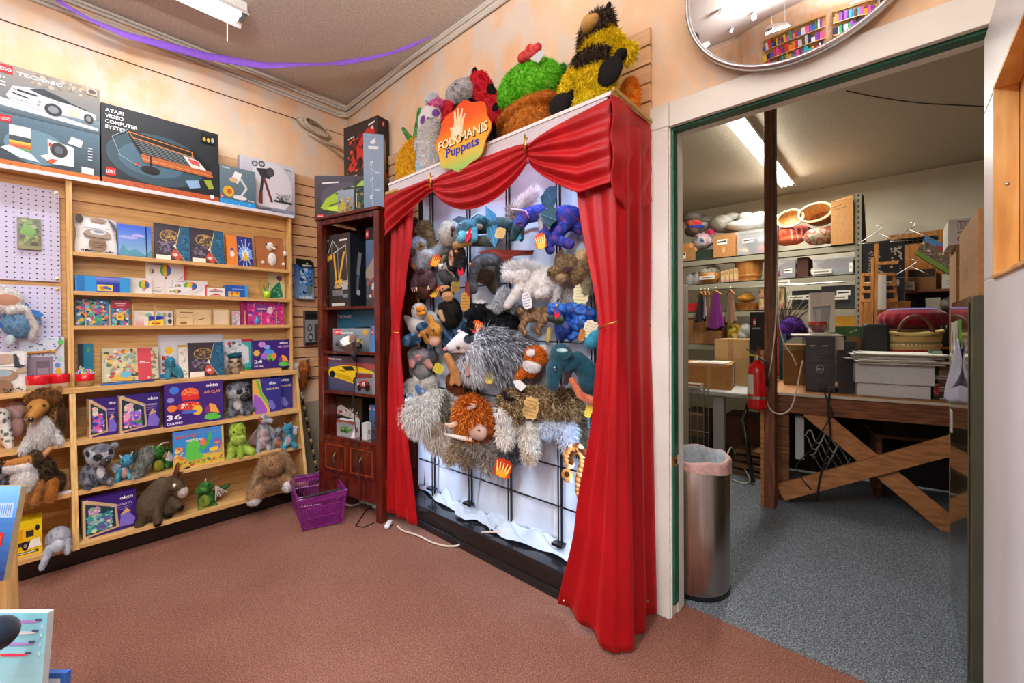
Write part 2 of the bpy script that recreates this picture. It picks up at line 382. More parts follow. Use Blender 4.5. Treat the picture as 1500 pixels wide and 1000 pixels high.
def soft(name, prims, toW, parent, mat, paint=(), fur=None, vox=1.1, tag=None, origin=None, rng=RNG, jit=.25):
    """one continuous skin (picture-size units, x right, y down, z towards the viewer) with its pile in the same mesh"""
    v, nr, tri, fs = skin_mesh(prims, vox)
    D = np.stack([sdf(p, v) for p in prims]); own = D.argmin(0)
    pals = [pcol(p).split() for p in prims]
    for q in paint: pals.append(q[4].split())
    for i, q in enumerate(paint):
        hit = (((v[:, 0]-q[0])/q[2])**2+((v[:, 1]-q[1])/q[3])**2 < 1)
        side = q[5] if len(q) > 5 else .05
        hit &= nr[:, 2] > side
        own[hit] = len(prims)+i
    bald = np.array([p[0][0] == '_' for p in pals]); pals = [[c.lstrip('_') for c in p] for p in pals]
    L3 = [np.array([lin(c) for c in p]) for p in pals]
    mean = np.stack([l.mean(0) for l in L3])
    nv = len(v); VV = [v]; FF = list(fs); q = np.sin(v@np.array([.31, .13, .2])+1)+np.sin(v@np.array([-.17, .37, .1])+2*np.sin(v[:, 0]*.11))+np.sin(v@np.array([.43, -.29, .3])); q = ((q-q.min())/(np.ptp(q)+1e-6)*.999)
    vcol = np.stack([L3[o][int(t*len(L3[o]))] for o, t in zip(own, q)]); vcol = vcol*(.8 if fur else 1); fcol = [np.stack([vcol[list(f)].mean(0) for f in fs])]  # skin under the pile darkened: shade between strands put into its colour
    if fur and not bald[own].all():
        L, dens, droop = fur[:3]; L *= 1.3; wd = fur[3] if len(fur) > 3 else .62; lean = fur[4] if len(fur) > 4 else .55
        a, b, c = v[tri[:, 0]], v[tri[:, 1]], v[tri[:, 2]]; ar = np.linalg.norm(np.cross(b-a, c-a), axis=1)/2
        # picture y runs down, so gravity is +y
        k = min(int(ar.sum()*dens), 16000); ti = rng.choice(len(tri), k, p=ar/ar.sum())
        u, w = rng.random(k), rng.random(k); f = u+w > 1; u[f] = 1-u[f]; w[f] = 1-w[f]
        p = a[ti]+(b[ti]-a[ti])*u[:, None]+(c[ti]-a[ti])*w[:, None]; n = nr[tri[ti, 0]]; o = own[tri[ti, 0]]
        kp = ~bald[o]; p, n, o = p[kp], n[kp], o[kp]; k = len(p)
        ln = L*rng.uniform(.55, 1.25, k)
        d = n+rng.normal(0, lean, (k, 3)); d[:, 1] += droop
        if len(fur) > 5: d[:, :2] += fur[5]
        if len(fur) > 6: jit = fur[6]
        d = d; d /= np.linalg.norm(d, axis=1)[:, None]
        side = np.cross(d, rng.normal(0, 1, (k, 3))); side /= np.linalg.norm(side, axis=1)[:, None]+1e-9; side *= wd/2
        p0 = p-n*.3
        base = nv
        cl = np.empty((k, 3))
        for x in range(len(pals)):
            s = o == x
            if s.any(): cl[s] = L3[x][rng.integers(0, len(L3[x]), s.sum())]
        cl *= rng.uniform(1-jit, 1+jit, (k, 1))
        if L > 5:
            d2 = d.copy(); d2[:, 1] += droop*1.2+.25; d2 /= np.linalg.norm(d2, axis=1)[:, None]
            mid = p0+d*(ln*.5)[:, None]; tip = mid+d2*(ln*.5)[:, None]
            VV += [p0-side, p0+side, mid-side*.8, mid+side*.8, tip]
            i = np.arange(k); q = np.stack([base+i, base+k+i, base+3*k+i, base+2*k+i], 1); t = np.stack([base+2*k+i, base+3*k+i, base+4*k+i], 1)
            FF += [tuple(x) for x in q.tolist()]+[tuple(x) for x in t.tolist()]; fcol += [cl, cl]
        else:
            tip = p0+d*ln[:, None]; VV += [p0-side, p0+side, tip]; i = np.arange(k)
            FF += np.stack([base+i, base+k+i, base+2*k+i], 1).tolist(); fcol.append(cl)
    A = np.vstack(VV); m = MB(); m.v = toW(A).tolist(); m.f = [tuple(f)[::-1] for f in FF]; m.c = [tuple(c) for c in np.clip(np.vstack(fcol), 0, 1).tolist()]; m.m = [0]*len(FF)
    return m.build(name, mat, parent, smooth=True, tag=tag, origin=origin)
SOFT_LIST = []
def plush(name, label, cat, anc, plane, prims, eyes=(), nose=(), parts=(), paint=(), fur=(2.2, 1.1, .2), vox=1.1, mat=None, group=None, eyecol='140d08', wall=None):
    """prims in photo pixels; anc is the pixel of the spot it rests on or hangs from"""
    A = at(*anc, **plane); s = dep(A)/FOC; ax, ay = anc
    d_ = ray(*anc); D_ = Vector((d_.x, d_.y, 0)).normalized(); R_ = Vector((D_.y, -D_.x, 0)); ct = 1/math.hypot(1, (ax-750)/FOC); az = math.atan2(D_.y, D_.x)
    tt = math.tan((PI/2-az)*.8) if wall == 'L' else -math.tan(az*.66) if wall == 'R' else 0; XR = (R_+D_*tt)*ct
    root = thing(name, label, cat, A, az-PI/2, group); mat = mat or FUR
    def toW(Q):
        Q = np.asarray(Q, float).reshape(-1, 3)
        return np.array(A)+(Q[:, 0:1]-ax)*s*np.array(XR)+(ay-Q[:, 1:2])*s*np.array(Zv)-Q[:, 2:3]*s*np.array(D_)
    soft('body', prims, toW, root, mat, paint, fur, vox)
    def zs(x, y):
        zz = np.arange(120, -60, -.5); P = np.stack([np.full_like(zz, x), np.full_like(zz, y), zz], 1)
        D = np.stack([sdf(p, P) for p in prims]).min(0); h = np.where(D < 0)[0]
        return zz[h[0]] if len(h) else max([p[3] for p in prims])
    B = np.array([list(R_*s*ct), list(-Zv*s), list(-D_*s)])
    for e in eyes:
        x, y, r = e[:3]; m = MB()
        m.ell(toW([[x, y, zs(x, y)+r*.1]])[0], (r, r, r*.8), e[3] if len(e) > 3 else eyecol, B=B, n=2)
        ob = m.build('eye', EYE, root, smooth=True)
    for e in nose:
        x, y, rx, ry, c = e[:5]; m = MB(); z = e[5] if len(e) > 5 else zs(x, y)
        m.ell(toW([[x, y, z]])[0], (rx, ry, min(rx, ry)*.8), c, B=B, n=2); m.build('nose', EYE if lin(c)[0] < .03 else CLOTH, root, smooth=True)
    for p in parts:
        k = p[0]
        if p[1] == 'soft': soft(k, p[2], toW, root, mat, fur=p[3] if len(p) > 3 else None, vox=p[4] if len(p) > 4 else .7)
        elif p[1] == 'poly':                                 # sewn panel: outline with thickness and piping
            pts, th, c = p[2], p[3], p[4]; pts = [q if len(q) > 2 else (q[0], q[1], zs(q[0], q[1])+1) for q in pts]
            m = MB(); m.poly(toW(pts), D_*(th*s), c)
            if len(p) > 5:
                for i in p[6] if len(p) > 6 else range(1, len(pts)): m.tube([toW([pts[0]])[0], toW([pts[i]])[0]], .5*s, p[5], n=5)
            m.build(k, p[7] if len(p) > 7 else CLOTH, root)
        elif p[1] == 'tube':
            m = MB(); c = p[4].split(); pts = [q if len(q) > 2 else (q[0], q[1], zs(q[0], q[1])) for q in p[2]]; W_ = toW(pts); r = p[3]; r = [x*s for x in r] if isinstance(r, (list, tuple)) else r*s
            m.tube(W_, r, c[0], n=8); m.build(k, p[5] if len(p) > 5 else CLOTH, root, smooth=True)
        elif p[1] == 'tag':                                  # scalloped paper swing tag
            x, y, w, h = p[2:6]; c = p[6].split(); z = (p[8] if len(p) > 8 else zs(x, y))+3; rot = math.radians(p[7] if len(p) > 7 else 0); m = MB(); out = []
            for i in range(22):
                a = 2*PI*i/22; q = 1+.07*(-1)**i; xx = math.copysign(abs(math.cos(a))**.6, math.cos(a))*w/2*q; yy = math.copysign(abs(math.sin(a))**.6, math.sin(a))*h/2*q
                out.append((x+xx*math.cos(rot)-yy*math.sin(rot), y+xx*math.sin(rot)+yy*math.cos(rot), z))
            m.poly(toW(out), D_*(.6*s), c[0]); tip = lambda u, v_: (x+(u*w)*math.cos(rot)-(v_*h)*math.sin(rot), y+(u*w)*math.sin(rot)+(v_*h)*math.cos(rot), z+.5)
            def strip(pts, cc): m.add(toW([tip(*q) for q in pts]), [tuple(range(len(pts)))], cc)
            if len(c) > 2:
                strip([(-.4, .05), (.4, .05), (.3, .42), (0, .48), (-.3, .42)], c[1])
                for q in (-.28, -.14, 0, .14, .28): strip([(q-.05, .2), (q*1.5-.03, -.3), (q*1.5+.03, -.3), (q+.05, .2)], c[2])
            elif len(c) == 2:
                for j in range(5): strip([(-.36, -.34+j*.16), (.34, -.36+j*.16), (.34, -.31+j*.16), (-.36, -.29+j*.16)], c[1])
            m.build('swing_tag', PRINT, root)
    return root
def O(x, y, rx, ry, c, z=0, rz=None, rot=0): return ('o', x, y, z, rx, ry, rz if rz else (rx+ry)/2, c, rot)
def C(x0, y0, r0, x1, y1, r1, c, z0=0, z1=0): return ('c', x0, y0, z0, r0, x1, y1, z1, r1, c)
RY = 'd8401c f0b030 f6d868'                                   # red and yellow leaf-shaped tag
# ================================================================= the room
XW, YW, ZC = 1.72, 3.39, 3.03
XB0, XB1, ZC2 = 1.836, 6.05, 2.75
def sbox(name, mat, *bs, **k):
    b = MB()
    for q in bs: b.box(*q)
    return struct(b.build(name, mat, **k))
sbox('floor', CARPR, (-3.2, -2.6, -.05, 1.836, YW, 0))
sbox('floor_store_room', CARPG, (1.836, -2.6, -.05, XB1, 3.0, .001))
sbox('wall_left', PLASTER, (-3.2, YW, .62, XW+.1, YW+.1, ZC))
sbox('baseboard_left', LOWW, (-3.2, YW-.004, 0, XW, YW+.1, .62))
sbox('wall_right', PLASTER, (XW, .745, 0, 1.82, YW, ZC), (XW, -.23, 2.03, 1.82, .745, ZC), (XW, -2.6, 0, 1.82, -.23, ZC))
sbox('ceiling', CEIL, (-3.2, -2.6, ZC, 1.836, YW, ZC+.05))
sbox('wall_back', PLASTER, (-3.3, -2.6, 0, -3.2, YW, ZC))
sbox('wall_front', PLASTER, (-3.2, -2.7, 0, 1.82, -2.6, ZC))
sbox('wall_store_room_far', BWALL, (XB1, -2.6, 0, XB1+.1, 3.0, ZC2))
sbox('wall_store_room_left', BWALL, (XB0, 3.0, 0, XB1, 3.1, ZC2))
sbox('wall_store_room_right', BWALL, (XB0, -2.7, 0, XB1, -2.6, ZC2))
sbox('wall_store_room_near', BWALL, (1.82, .745, 0, 1.836, 3.0, ZC2), (1.82, -.23, 2.03, 1.836, .745, ZC2), (1.82, -2.6, 0, 1.836, -.23, ZC2))
sbox('ceiling_store_room', BCEIL, (XB0, -2.6, ZC2, XB1, 3.0, ZC2+.05))
# panel seam on the left wall and slatted display boards
sbox('trim_1', MAHOG, (-3.2, YW-.004, 2.772, XW, YW, 2.777))
def slats(name, lo, hi, z0, z1, fixed, axis):
    b = MB(); z = z1
    while z > z0:
        zz = max(z-.070, z0)
        if axis == 'x': b.box(lo, fixed, zz, hi, fixed+.018, z); b.box(lo, fixed+.012, zz-.008, hi, fixed+.018, zz, m=1)
        else: b.box(fixed, lo, zz, fixed+.018, hi, z); b.box(fixed+.012, lo, zz-.008, fixed+.018, hi, zz, m=1)
        z -= .0775
    return struct(b.build(name, [SLAT, MAHOG], bev=.0015))
slats('trim_2', .5, 1.70, .80, 2.355, 3.37, 'x')
slats('trim_3', .76, 3.37, .80, 2.43, 1.70, 'y')
# doorway: white casing, jamb with a green strip, white door leaf folded back
b = MB(); b.box(1.70, .687, 0, 1.722, .762, 2.0); b.box(1.70, .683, 1.994, 1.722, .762, 2.09); b.box(1.70, -.30, 1.994, 1.722, .682, 2.09)
b.box(1.712, .683, 0, 1.836, .70, 2.03); b.box(1.712, -.23, 1.996, 1.836, .70, 2.03); b.box(1.712, -.235, 0, 1.836, -.19, 2.03); b.box(1.70, -.27, 0, 1.722, -.2, 2.0)
struct(b.build('door_1', WHITEP, bev=.002))
b = MB(); b.box(1.724, .674, .05, 1.768, .684, .62); b.box(1.724, .674, .66, 1.768, .684, 1.990); b.box(1.724, -.2, 1.984, 1.768, .684, 1.997); struct(b.build('trim_4', GREENP, bev=.002))
b = MB(); b.box(1.770, .678, 0, 1.832, .684, 1.99); struct(b.build('trim_5', WHITEP))
b = MB(); b.box(1.722, .672, .62, 1.75, .684, .66, 'b09a60'); b.box(1.728, .670, .630, 1.744, .674, .65, '2a2620'); struct(b.build('trim_6', METAL))
# open door leaf with a cut-out lined in plywood
X0, X1, Yd = .62, 1.695, -.17
b = MB()
for q in ((X0, .01, X1, 1.31), (X0, 1.755, X1, 1.955), (1.517, 1.31, X1, 1.755), (X0, 1.31, .80, 1.755)): b.box(q[0], Yd-.036, q[1], q[2], Yd, q[3])
struct(b.build('door_2', DOORP, bev=.004))
b = MB(); b.box(1.509, Yd-.036, 1.31, 1.517, Yd+.004, 1.755); b.box(.80, Yd-.036, 1.31, .808, Yd+.004, 1.755); b.box(.80, Yd-.036, 1.747, 1.517, Yd+.004, 1.755); b.box(.80, Yd-.036, 1.302, 1.517, Yd+.006, 1.31)
b.box(.80, Yd-.06, 1.28, 1.53, Yd-.037, 1.78)
struct(b.build('trim_7', PLY, bev=.001))
b = MB(); b.ell((1.5085, -.188, 1.52), (.002, .004, .004), 'b0b0b0'); struct(b.build('trim_8', METAL))

# ceiling lamps -------------------------------------------------
def lampfix(label, x0, x1, yc, zc, tubes=2, group=None, axis='x', w=.15, cord=True, hang=0):
    zr = zc; zc -= hang
    L = thing('ceiling_lamp', label, 'ceiling light', ((x0+x1)/2, yc, zc), 0, group)
    sw = (lambda a, c, z: (a, c, z)) if axis == 'x' else (lambda a, c, z: (c, a, z))
    def bx(b, a0, c0, z0, a1, c1, z1, col): p, q = sw(a0, c0, z0), sw(a1, c1, z1); b.box(*p, *q, col)
    yy = yc if axis == 'x' else (x0+x1)/2
    a0, a1 = (x0, x1) if axis == 'x' else (yc-.61, yc+.61)
    b = MB(); bx(b, a0, yy-w*.28, zc-.05, a1, yy+w*.28, zc, 'f2f2ee'); bx(b, a0, yy-w*.28, zc-.075, a0+.03, yy+w*.28, zc-.045, '8a8a88'); bx(b, a1-.03, yy-w*.28, zc-.075, a1, yy+w*.28, zc-.045, '8a8a88'); b.build('housing', MATTE, L, bev=.003)
    b = MB()
    for sgn in (-1, 1):
        b.poly([sw(a0, yy+sgn*w*.28, zc-.045), sw(a1, yy+sgn*w*.28, zc-.045), sw(a1, yy+sgn*w*.5, zc-.085), sw(a0, yy+sgn*w*.5, zc-.085)], (0, 0, -.003), 'f6f4ea')
    b.build('reflector', MATTE, L)
    for k in range(tubes):
        c = yy+(k-(tubes-1)/2)*.05; b = MB(); b.cyl(sw(a0+.03, c, zc-.068), sw(a1-.03, c, zc-.068), .016, col='ffffff', n=12); b.build('tube', TUBE, L, smooth=True)
    for xw in (x0+.15, x1-.15) if hang else (): b = MB(); b.tube([(xw, yc, zc), (xw, yc, zr)], .004, 'c8c8c8'); b.build('hanger_wire', METAL, L)
    if cord and axis == 'x': b = MB(); b.tube([(a1-.08, yy+.03, zc-.08), (a1-.081, yy+.03, zc-.22)], .002, 'e8dcb8'); b.build('pull_cord', CLOTH, L)
    return L
lampfix('white fluorescent strip lamp on the ceiling beside the left wall, near the purple streamer', -.42, .80, 2.77, ZC, w=.16)
lampfix('white fluorescent strip lamp hung below the shop ceiling over the middle of the room, with an added uplight', -.9, .32, .75, ZC, cord=False, hang=.7)  # hung low so that its added uplight spreads over the ceiling
lampfix('white fluorescent strip lamp hung below the shop ceiling farthest from the corner, with an added uplight', -2.6, -1.4, -.9, ZC, cord=False, hang=.7)  # hung low for the same reason, also with an added uplight
lampfix('long twin-tube strip lamp on the store room ceiling behind the dark wooden post', 3.25, 5.42, .87, ZC2, w=.13, cord=False)
def area(name, loc, rot, sx, sy, p, col='f4f6ff', spread=PI):
    l = bpy.data.lights.new(name, 'AREA'); l.shape = 'RECTANGLE'; l.size = sx; l.size_y = sy; l.energy = p; l.color = lin(col); l.spread = spread
    o = bpy.data.objects.new(name, l); COL.objects.link(o); o.location = loc; o.rotation_euler = rot; return o
area('lamp_light', (.19, 2.77, ZC-.1), (0, 0, 0), 1.2, .14, 18)
area('lamp_light', (-.3, .75, ZC-.8), (0, 0, 0), 1.2, .14, 46)
area('lamp_light', (-.3, .75, ZC-.68), (PI, 0, 0), 1.1, .1, 120)  # uplight added above the middle lamp to brighten the ceiling
area('lamp_light', (-2.0, -.9, ZC-.8), (0, 0, 0), 1.2, .14, 46)
area('lamp_light', (-2.0, -.9, ZC-.68), (PI, 0, 0), 1.1, .1, 120)  # second added uplight, fills the ceiling from the far lamp
area('lamp_light', (4.33, .87, ZC2-.1), (0, 0, 0), 2.1, .12, 70, 'fff8ec')
for sg in (-1, 1): area('lamp_light', (4.33, .87+sg*.09, ZC2-.07), (sg*math.radians(100), 0, 0), 2.1, .04, 2.2, 'fff8ec')
# ceiling spot heads (they show in the round mirror)
for i, (x, y) in enumerate(((-.9, 2.2), (-.9, 1.5), (.5, 1.45), (-.9, -.3), (.4, -.9))):
    T = thing('spot_lamp', 'small white spot lamp on the shop ceiling, seen only in the round mirror', 'spot lamp', (x, y, ZC), 0, 'ceiling spot lamps')
    d = Vector((1.4-x, 1.5-y, -1.6)).normalized(); p = Vector((x, y, ZC-.08))
    b = MB(); b.cyl((x, y, ZC), p, .012, col='e8e8e8', n=10); b.cyl(p-d*.05, p+d*.07, .04, .055, 'e8e8e8', 18); b.build('head', MATTE, T)
    b = MB(); b.cyl(p+d*.071, p+d*.074, .045, col='ffffff', n=18); b.build('bulb', TUBE, T)
def spot(loc, tgt, p, size=75, col='fbf6f0', r=.06):
    l = bpy.data.lights.new('spot_light', 'SPOT'); l.energy = p; l.spot_size = math.radians(size); l.spot_blend = .8; l.shadow_soft_size = r; l.color = lin(col)
    o = bpy.data.objects.new('spot_light', l); COL.objects.link(o); o.location = loc; o.rotation_euler = (Vector(tgt)-Vector(loc)).to_track_quat('-Z', 'Y').to_euler(); return o
spot((-.9, 1.5, 2.85), (1.5, 1.4, .9), 38, 80)
spot((.3, 1.35, 2.85), (.9, 3.2, 1.4), 22, 85)
spot((-.9, 2.0, 2.85), (.0, 3.1, 1.2), 22, 80)
spot((.4, -.9, 2.85), (1.6, .6, .9), 30, 90)
w = bpy.data.worlds.new('world'); SC.world = w; w.use_nodes = True
w.node_tree.nodes['Background'].inputs[0].default_value = (*lin('fff0e0'), 1); w.node_tree.nodes['Background'].inputs[1].default_value = .0

# cables along the ceiling corner ------------------------------
def cable(label, pts, r, col, group=None, mat=None, name='cable'):
    P = []
    pts = [Vector(p) for p in pts]
    for i in range(len(pts)-1):                              # smooth through the points
        p0, p1, p2, p3 = pts[max(i-1, 0)], pts[i], pts[i+1], pts[min(i+2, len(pts)-1)]
        for k in range(6):
            t = k/6; P.append(.5*((2*p1)+(p2-p0)*t+(2*p0-5*p1+4*p2-p3)*t*t+(3*p1-p0-3*p2+p3)*t**3))
    P.append(pts[-1]); b = MB(); b.tube(P, r, col, n=7)
    return b.build(name, mat or RUB, smooth=True, tag=(label, 'cable', group))
for i, (dz, dy, r) in enumerate(((.012, .012, .010), (.034, .012, .010), (.075, .010, .012), (.098, .01, .010))):
    k = i*.02
    cable(['pale cable run tight under the ceiling around the room corner', 'second pale cable below the topmost one around the ceiling corner', 'thicker pale cable third below the ceiling around the room corner', 'lowest pale cable of the bundle around the ceiling corner'][i],
          [(-3.1, YW-dy, ZC-dz), (-1, YW-dy, ZC-dz), (.5, YW-dy, ZC-dz), (1.2, YW-dy, ZC-dz-.01), (1.55, YW-dy-.01, ZC-dz-.02), (1.69-.01*i, YW-.03, ZC-dz-.02), (1.705, 3.25, ZC-dz-.01), (1.706, 2.6, ZC-dz*.8), (1.706, 2.0, ZC-dz*.7), (1.706, .9, ZC-dz*.7), (1.706, -.4, ZC-dz*.7)], r, 'd8cfc0')
b = MB()
for k in range(12):
    a = k*.5; b.tube([Vector((1.44, 3.375, 2.735))+Vector((math.cos(t+a)*(.13-.004*k), -.012-.004*k, math.sin(t+a)*.04-math.cos(t+a)*.05*.6)) for t in np.linspace(0, 6.2, 26)], .005, random.choice(['bcae98', '8d8272', 'd4c7b0']), n=6)
b.tube([(1.40, 3.37, 2.69), (1.52, 3.37, 2.655), (1.60, 3.37, 2.66), (1.70, 3.36, 2.63)], .013, 'c8b698'); b.tube([(1.5, 3.37, 2.66), (1.62, 3.36, 2.6), (1.70, 3.3, 2.52)], .008, 'a08c6e')
b.build('cable_coil', RUB, smooth=True, tag=('coiled spare cable hanging on the left wall near the corner', 'cable'))
# crepe paper streamer
pts = [(60, -30, 2.7), (83, 0, 2.7), (130, 28, 2.7), (180, 50, 2.72), (240, 66, 2.72), (300, 82, 2.7), (360, 92, 2.66), (388, 96, 2.6), (420, 95, 2.56), (470, 94, 2.5), (487, 93, 2.46), (500, 92, 2.44), (540, 86, 2.4), (575, 77, 2.36), (600, 68, 2.33), (632, 53, 2.2)]
W_ = []
for i, (x, y, dd) in enumerate(pts):
    d = ray(x, y); t = min(3.3/d.y*.985, 1.69/d.x*.985, (ZC-.035-HC)/max(d.z, .01)*(.97-.02*(i < 9))); W_.append(CO+d*t)
wd = [.016, .017, .015, .024, .03, .03, .028, .028, .022, .014, .012, .022, .018, .012, .018, .004]
b = MB(); vs = []
for i, p in enumerate(W_):
    tw = math.sin(i*.9)*.5; vs += [p+Vector((0, math.sin(tw)*.01, wd[i]*.75)), p-Vector((0, math.sin(tw)*.01, wd[i]*.75))]
P2 = []
b.grid(lambda u, v: (lambda f, i: (vs[2*i]*(1-v)+vs[2*i+1]*v)*(1-f)+(vs[2*i+2]*(1-v)+vs[2*i+3]*v)*f)(min(u*15, 14.9999) % 1, int(min(u*15, 14.9999))), 60, 3, 'a06ef0')
b.build('paper_streamer', CLOTH, solid=.002, smooth=True, tag=('purple crepe paper streamer hanging in a curve under the ceiling', 'streamer'))
# round convex mirror
Mx = thing('convex_mirror', 'large round convex security mirror on the wall above the doorway', 'mirror', (1.66, .243, 2.418))
ez = Vector((-1, 0, .03)).normalized(); ey = Vector((0, 1, 0)); ex = ey.cross(ez); R_ = .355; dp = .07; SR = (R_*R_+dp*dp)/(2*dp)
b = MB(); b.lathe(Vector((1.67, .243, 2.418)), [(0.001, dp)]+[(SR*math.sin(t), SR*math.cos(t)-SR+dp) for t in np.linspace(.03, math.asin(R_/SR), 20)], n=72, ex=ex, ey=ey, ez=ez); b.build('glass', MIRR, Mx, smooth=True)
b = MB(); b.lathe(Vector((1.67, .243, 2.418)), [(R_-.006, .0), (R_-.004, .008), (R_+.006, .008), (R_+.010, -.01), (R_+.004, -.028), (R_-.05, -.03)], 'c9ccd0', n=72, ex=ex, ey=ey, ez=ez); b.build('rim', METAL, Mx, smooth=True)
# ================================================================= bookcases on the left wall
ZT, Z1, Z2, Z3, ZM, L1, L2, L3_ = 2.005, 1.605, 1.395, 1.21, .888, .62, .377, .128
def case(label, xl, xr, tl, tr, upper):
    T = thing('bookcase', label, 'bookcase', ((xl+xr)/2, 3.2, 0))
    b = MB(); b.box(xl, 3.345, .1, xr, 3.365, 1.985); b.build('back_panel', MAPLE, T)
    for x, t in ((xl, tl), (xr-tr, tr)):
        b = MB(); b.box(x, 3.258, ZM, x+t, 3.345, 1.985)
        b.poly([(x, 3.345, .10), (x, 3.012, .10), (x, 3.176, ZM-.026), (x, 3.345, ZM-.026)], (t, 0, 0)); b.build('side_panel', MAPLEV, T, bev=.0012)
    for z, y0, th in ((ZM, 3.172, .026), (L1, 3.114, .022), (L2, 3.065, .022), (L3_, 3.01, .023)):
        b = MB(); b.box(xl+(tl if z < ZM else 0), y0, z-th, xr-(tr if z < ZM else 0), 3.345, z); b.build('shelf', MAPLE, T, bev=.0012)
    for z in upper:
        b = MB(); b.box(xl+tl, 3.255, z-.016, xr-tr, 3.345, z); b.box(xl+tl, 3.25, z-.018, xr-tr, 3.256, z+.004); b.build('shelf', MAPLE, T, bev=.001)
    b = MB(); b.box(xl+tl, 3.333, 1.90, xr-tr, 3.345, 1.985); b.build('rail', MAPLE, T)
    b = MB(); b.box(xl, 3.09, 0, xr, 3.3, .105, '14110f'); b.build('plinth', GLOSS, T)
    return T
T = case('maple bookcase with slanted lower shelves of plush toys and purple craft boxes', .104, 1.225, .012, .018, (Z1, Z2, Z3))
for x in (125.5, 161, 195, 227.5, 256, 283, 310.5, 336, 359, 383, 405):
    p = at(x, 475, Y=3.252); b = MB(); b.box(p.x-.002, 3.249, Z3, p.x+.002, 3.256, Z3+.10+.02*(x < 240)); b.build('divider', MAPLEV, T)
T = case('maple bookcase with lavender pegboards above and dog toys below, left of the other', -1.0, .104, .012, .012, ())
for y0, y1 in ((278, 413), (418, 600)):
    zt, zb = at(88, y0+2, Y=3.335).z, max(at(88, y1, Y=3.335).z, ZM)
    b = MB(); b.box(-.98, 3.330, zb, at(88.5, 400, Y=3.33).x, 3.336, zt); pb = b.build('pegboard', PEG, T)
    for z in (zt-.015, zb+.015): b = MB(); b.lathe((at(84, 400, Y=3.33).x, 3.330, z), [(.009, 0), (.009, .003), (.004, .0035)], 'c8b27a', n=14, ex=(1, 0, 0), ey=(0, 0, 1), ez=(0, -1, 0)); b.build('screw', METAL, pb)
b = MB(); b.box(-1.0, 3.247, 1.985, 1.236, 3.365, 2.005); b.box(-1.0, 3.243, 1.985, 1.238, 3.247, 2.006, 'e4e2e6', 1)
b.build('top_board', [MAPLE, MATTE], tag=('long board with a white edge lying across the top of both bookcases', 'shelf board'), bev=.001)

def flat(name, label, cat, xl, xr, yt, Yf, Z0, d, col, art=(), tilt=0, group=None, mat=None, yaw=0, **k):
    P, w, h = rectL(xl, xr, yt, Yf, Z0, tilt=tilt); return carton(name, label, cat, P, yaw, w, h, d, col, art, tilt, mat=mat, group=group, **k)
# --- boxes on the top board
W = 'ffffff'
car = [('g', 0, 0, 1, 1, '5a6f7a', '938a7e'), ('r', 0, .84, 1, 1, '8f8578'), ('s', 40, .3, .7, 1, 1, .02, .06, 'a8957e 7a7468 b8a68c 8a8a80'), ('g', 0, 0, 1, .28, '3a525e', '7a929e'), ('p', [(.02, .14), (.98, .06), (.98, .12), (.02, .3)], 'd5dde2')] + LOGO(.02, .8, .17, .85) + [
    ('t', .2, .83, .1, 'TECHNIC', W, .42), ('t', .02, .68, .09, '10+', W), ('r', .02, .6, .1, .63, 'd8dce0'), ('r', .02, .53, .1, .56, W),
    ('p', [(.1, .36), (.16, .58), (.3, .63), (.5, .66), (.62, .58), (.82, .46), (.95, .42), (.96, .3), (.86, .24), (.62, .22), (.4, .2), (.14, .26)], 'c4c9cc'), ('s', 30, .12, .24, .6, .56, .01, .03, 'a4acb2 dfe3e6 8a9298'),
    ('p', [(.3, .6), (.44, .68), (.62, .6), (.74, .5), (.6, .5), (.42, .54)], '30383e'), ('p', [(.12, .34), (.34, .3), (.4, .42), (.2, .46)], 'c2cacf'), ('p', [(.66, .26), (.78, .25), (.8, .4), (.7, .42)], 'bfc9b0'),
    ('e', .53, .29, .085, .13, '22282c'), ('e', .53, .29, .05, .08, '7d868c'), ('e', .88, .29, .05, .1, '22282c'), ('e', .88, .29, .028, .06, '7d868c'),
    ('l', .2, .52, .38, .5, .03, '1c2226'), ('l', .16, .44, .3, .4, .025, '1c2226'), ('l', .46, .6, .86, .46, .02, '1c2226'), ('r', .86, .84, .97, .98, 'c7ad98'), ('e', .92, .91, .04, .05, '564b46')]
P, w_, h_ = rectL(-3, 146, 206, 3.25, ZT); zc1 = at(73, 180, Y=3.25).z
polar = [('g', 0, 0, 1, 1, '1d2c36', '4f7083'), ('e', .35, .45, .3, .34, '63889a'), ('r', 0, 0, 1, .1, 'd9742a')] + [('s', 60, 0, 0, 1, .1, .004, .012, 'b8501a 8a3510')] + LOGO(.02, .82, .13, .8) + [
    ('r', .1, .34, .3, .8, 'dfe2dc'), ('r', .1, .5, .3, .6, '33444e')] + [('r', .1, .5-.04*(i+1), .3, .5-.04*i, c) for i, c in enumerate(('e8c24a', 'e0872f', 'cf4b3a', '62a05a'))] + [
    ('p', [(.38, .3), (.5, .18), (.72, .2), (.72, .6), (.46, .66), (.46, .36)], 'e9ebe6'), ('e', .57, .48, .09, .15, '22262a'), ('e', .57, .48, .045, .08, '54606a'), ('r', .47, .52, .5, .6, 'c2392b'), ('p', [(.5, .28), (.56, .28), (.5, .18), (.44, .22)], 'd0532c'),
    ('p', [(.02, .32), (.2, .18), (.38, .16), (.3, .3), (.1, .4)], 'cfe0ea'), ('p', [(.66, .66), (.8, .62), (.82, .78), (.7, .82)], 'd8dad6'), ('r', .8, .1, .93, .24, 'e6e6e0')] + [('r', .87, .4+.06*i, .92, .425+.06*i, 'b9c6ce') for i in range(5)]
carton('toy_box', 'white camera picture box under the white sports car box on the top board', 'toy box', P, 0, w_, zc1-ZT, .09, '2a3a44', polar)
P2 = Vector((P.x-.01, 3.25, zc1+.001)); w2 = at(146, 140, Y=3.25).x-P2.x
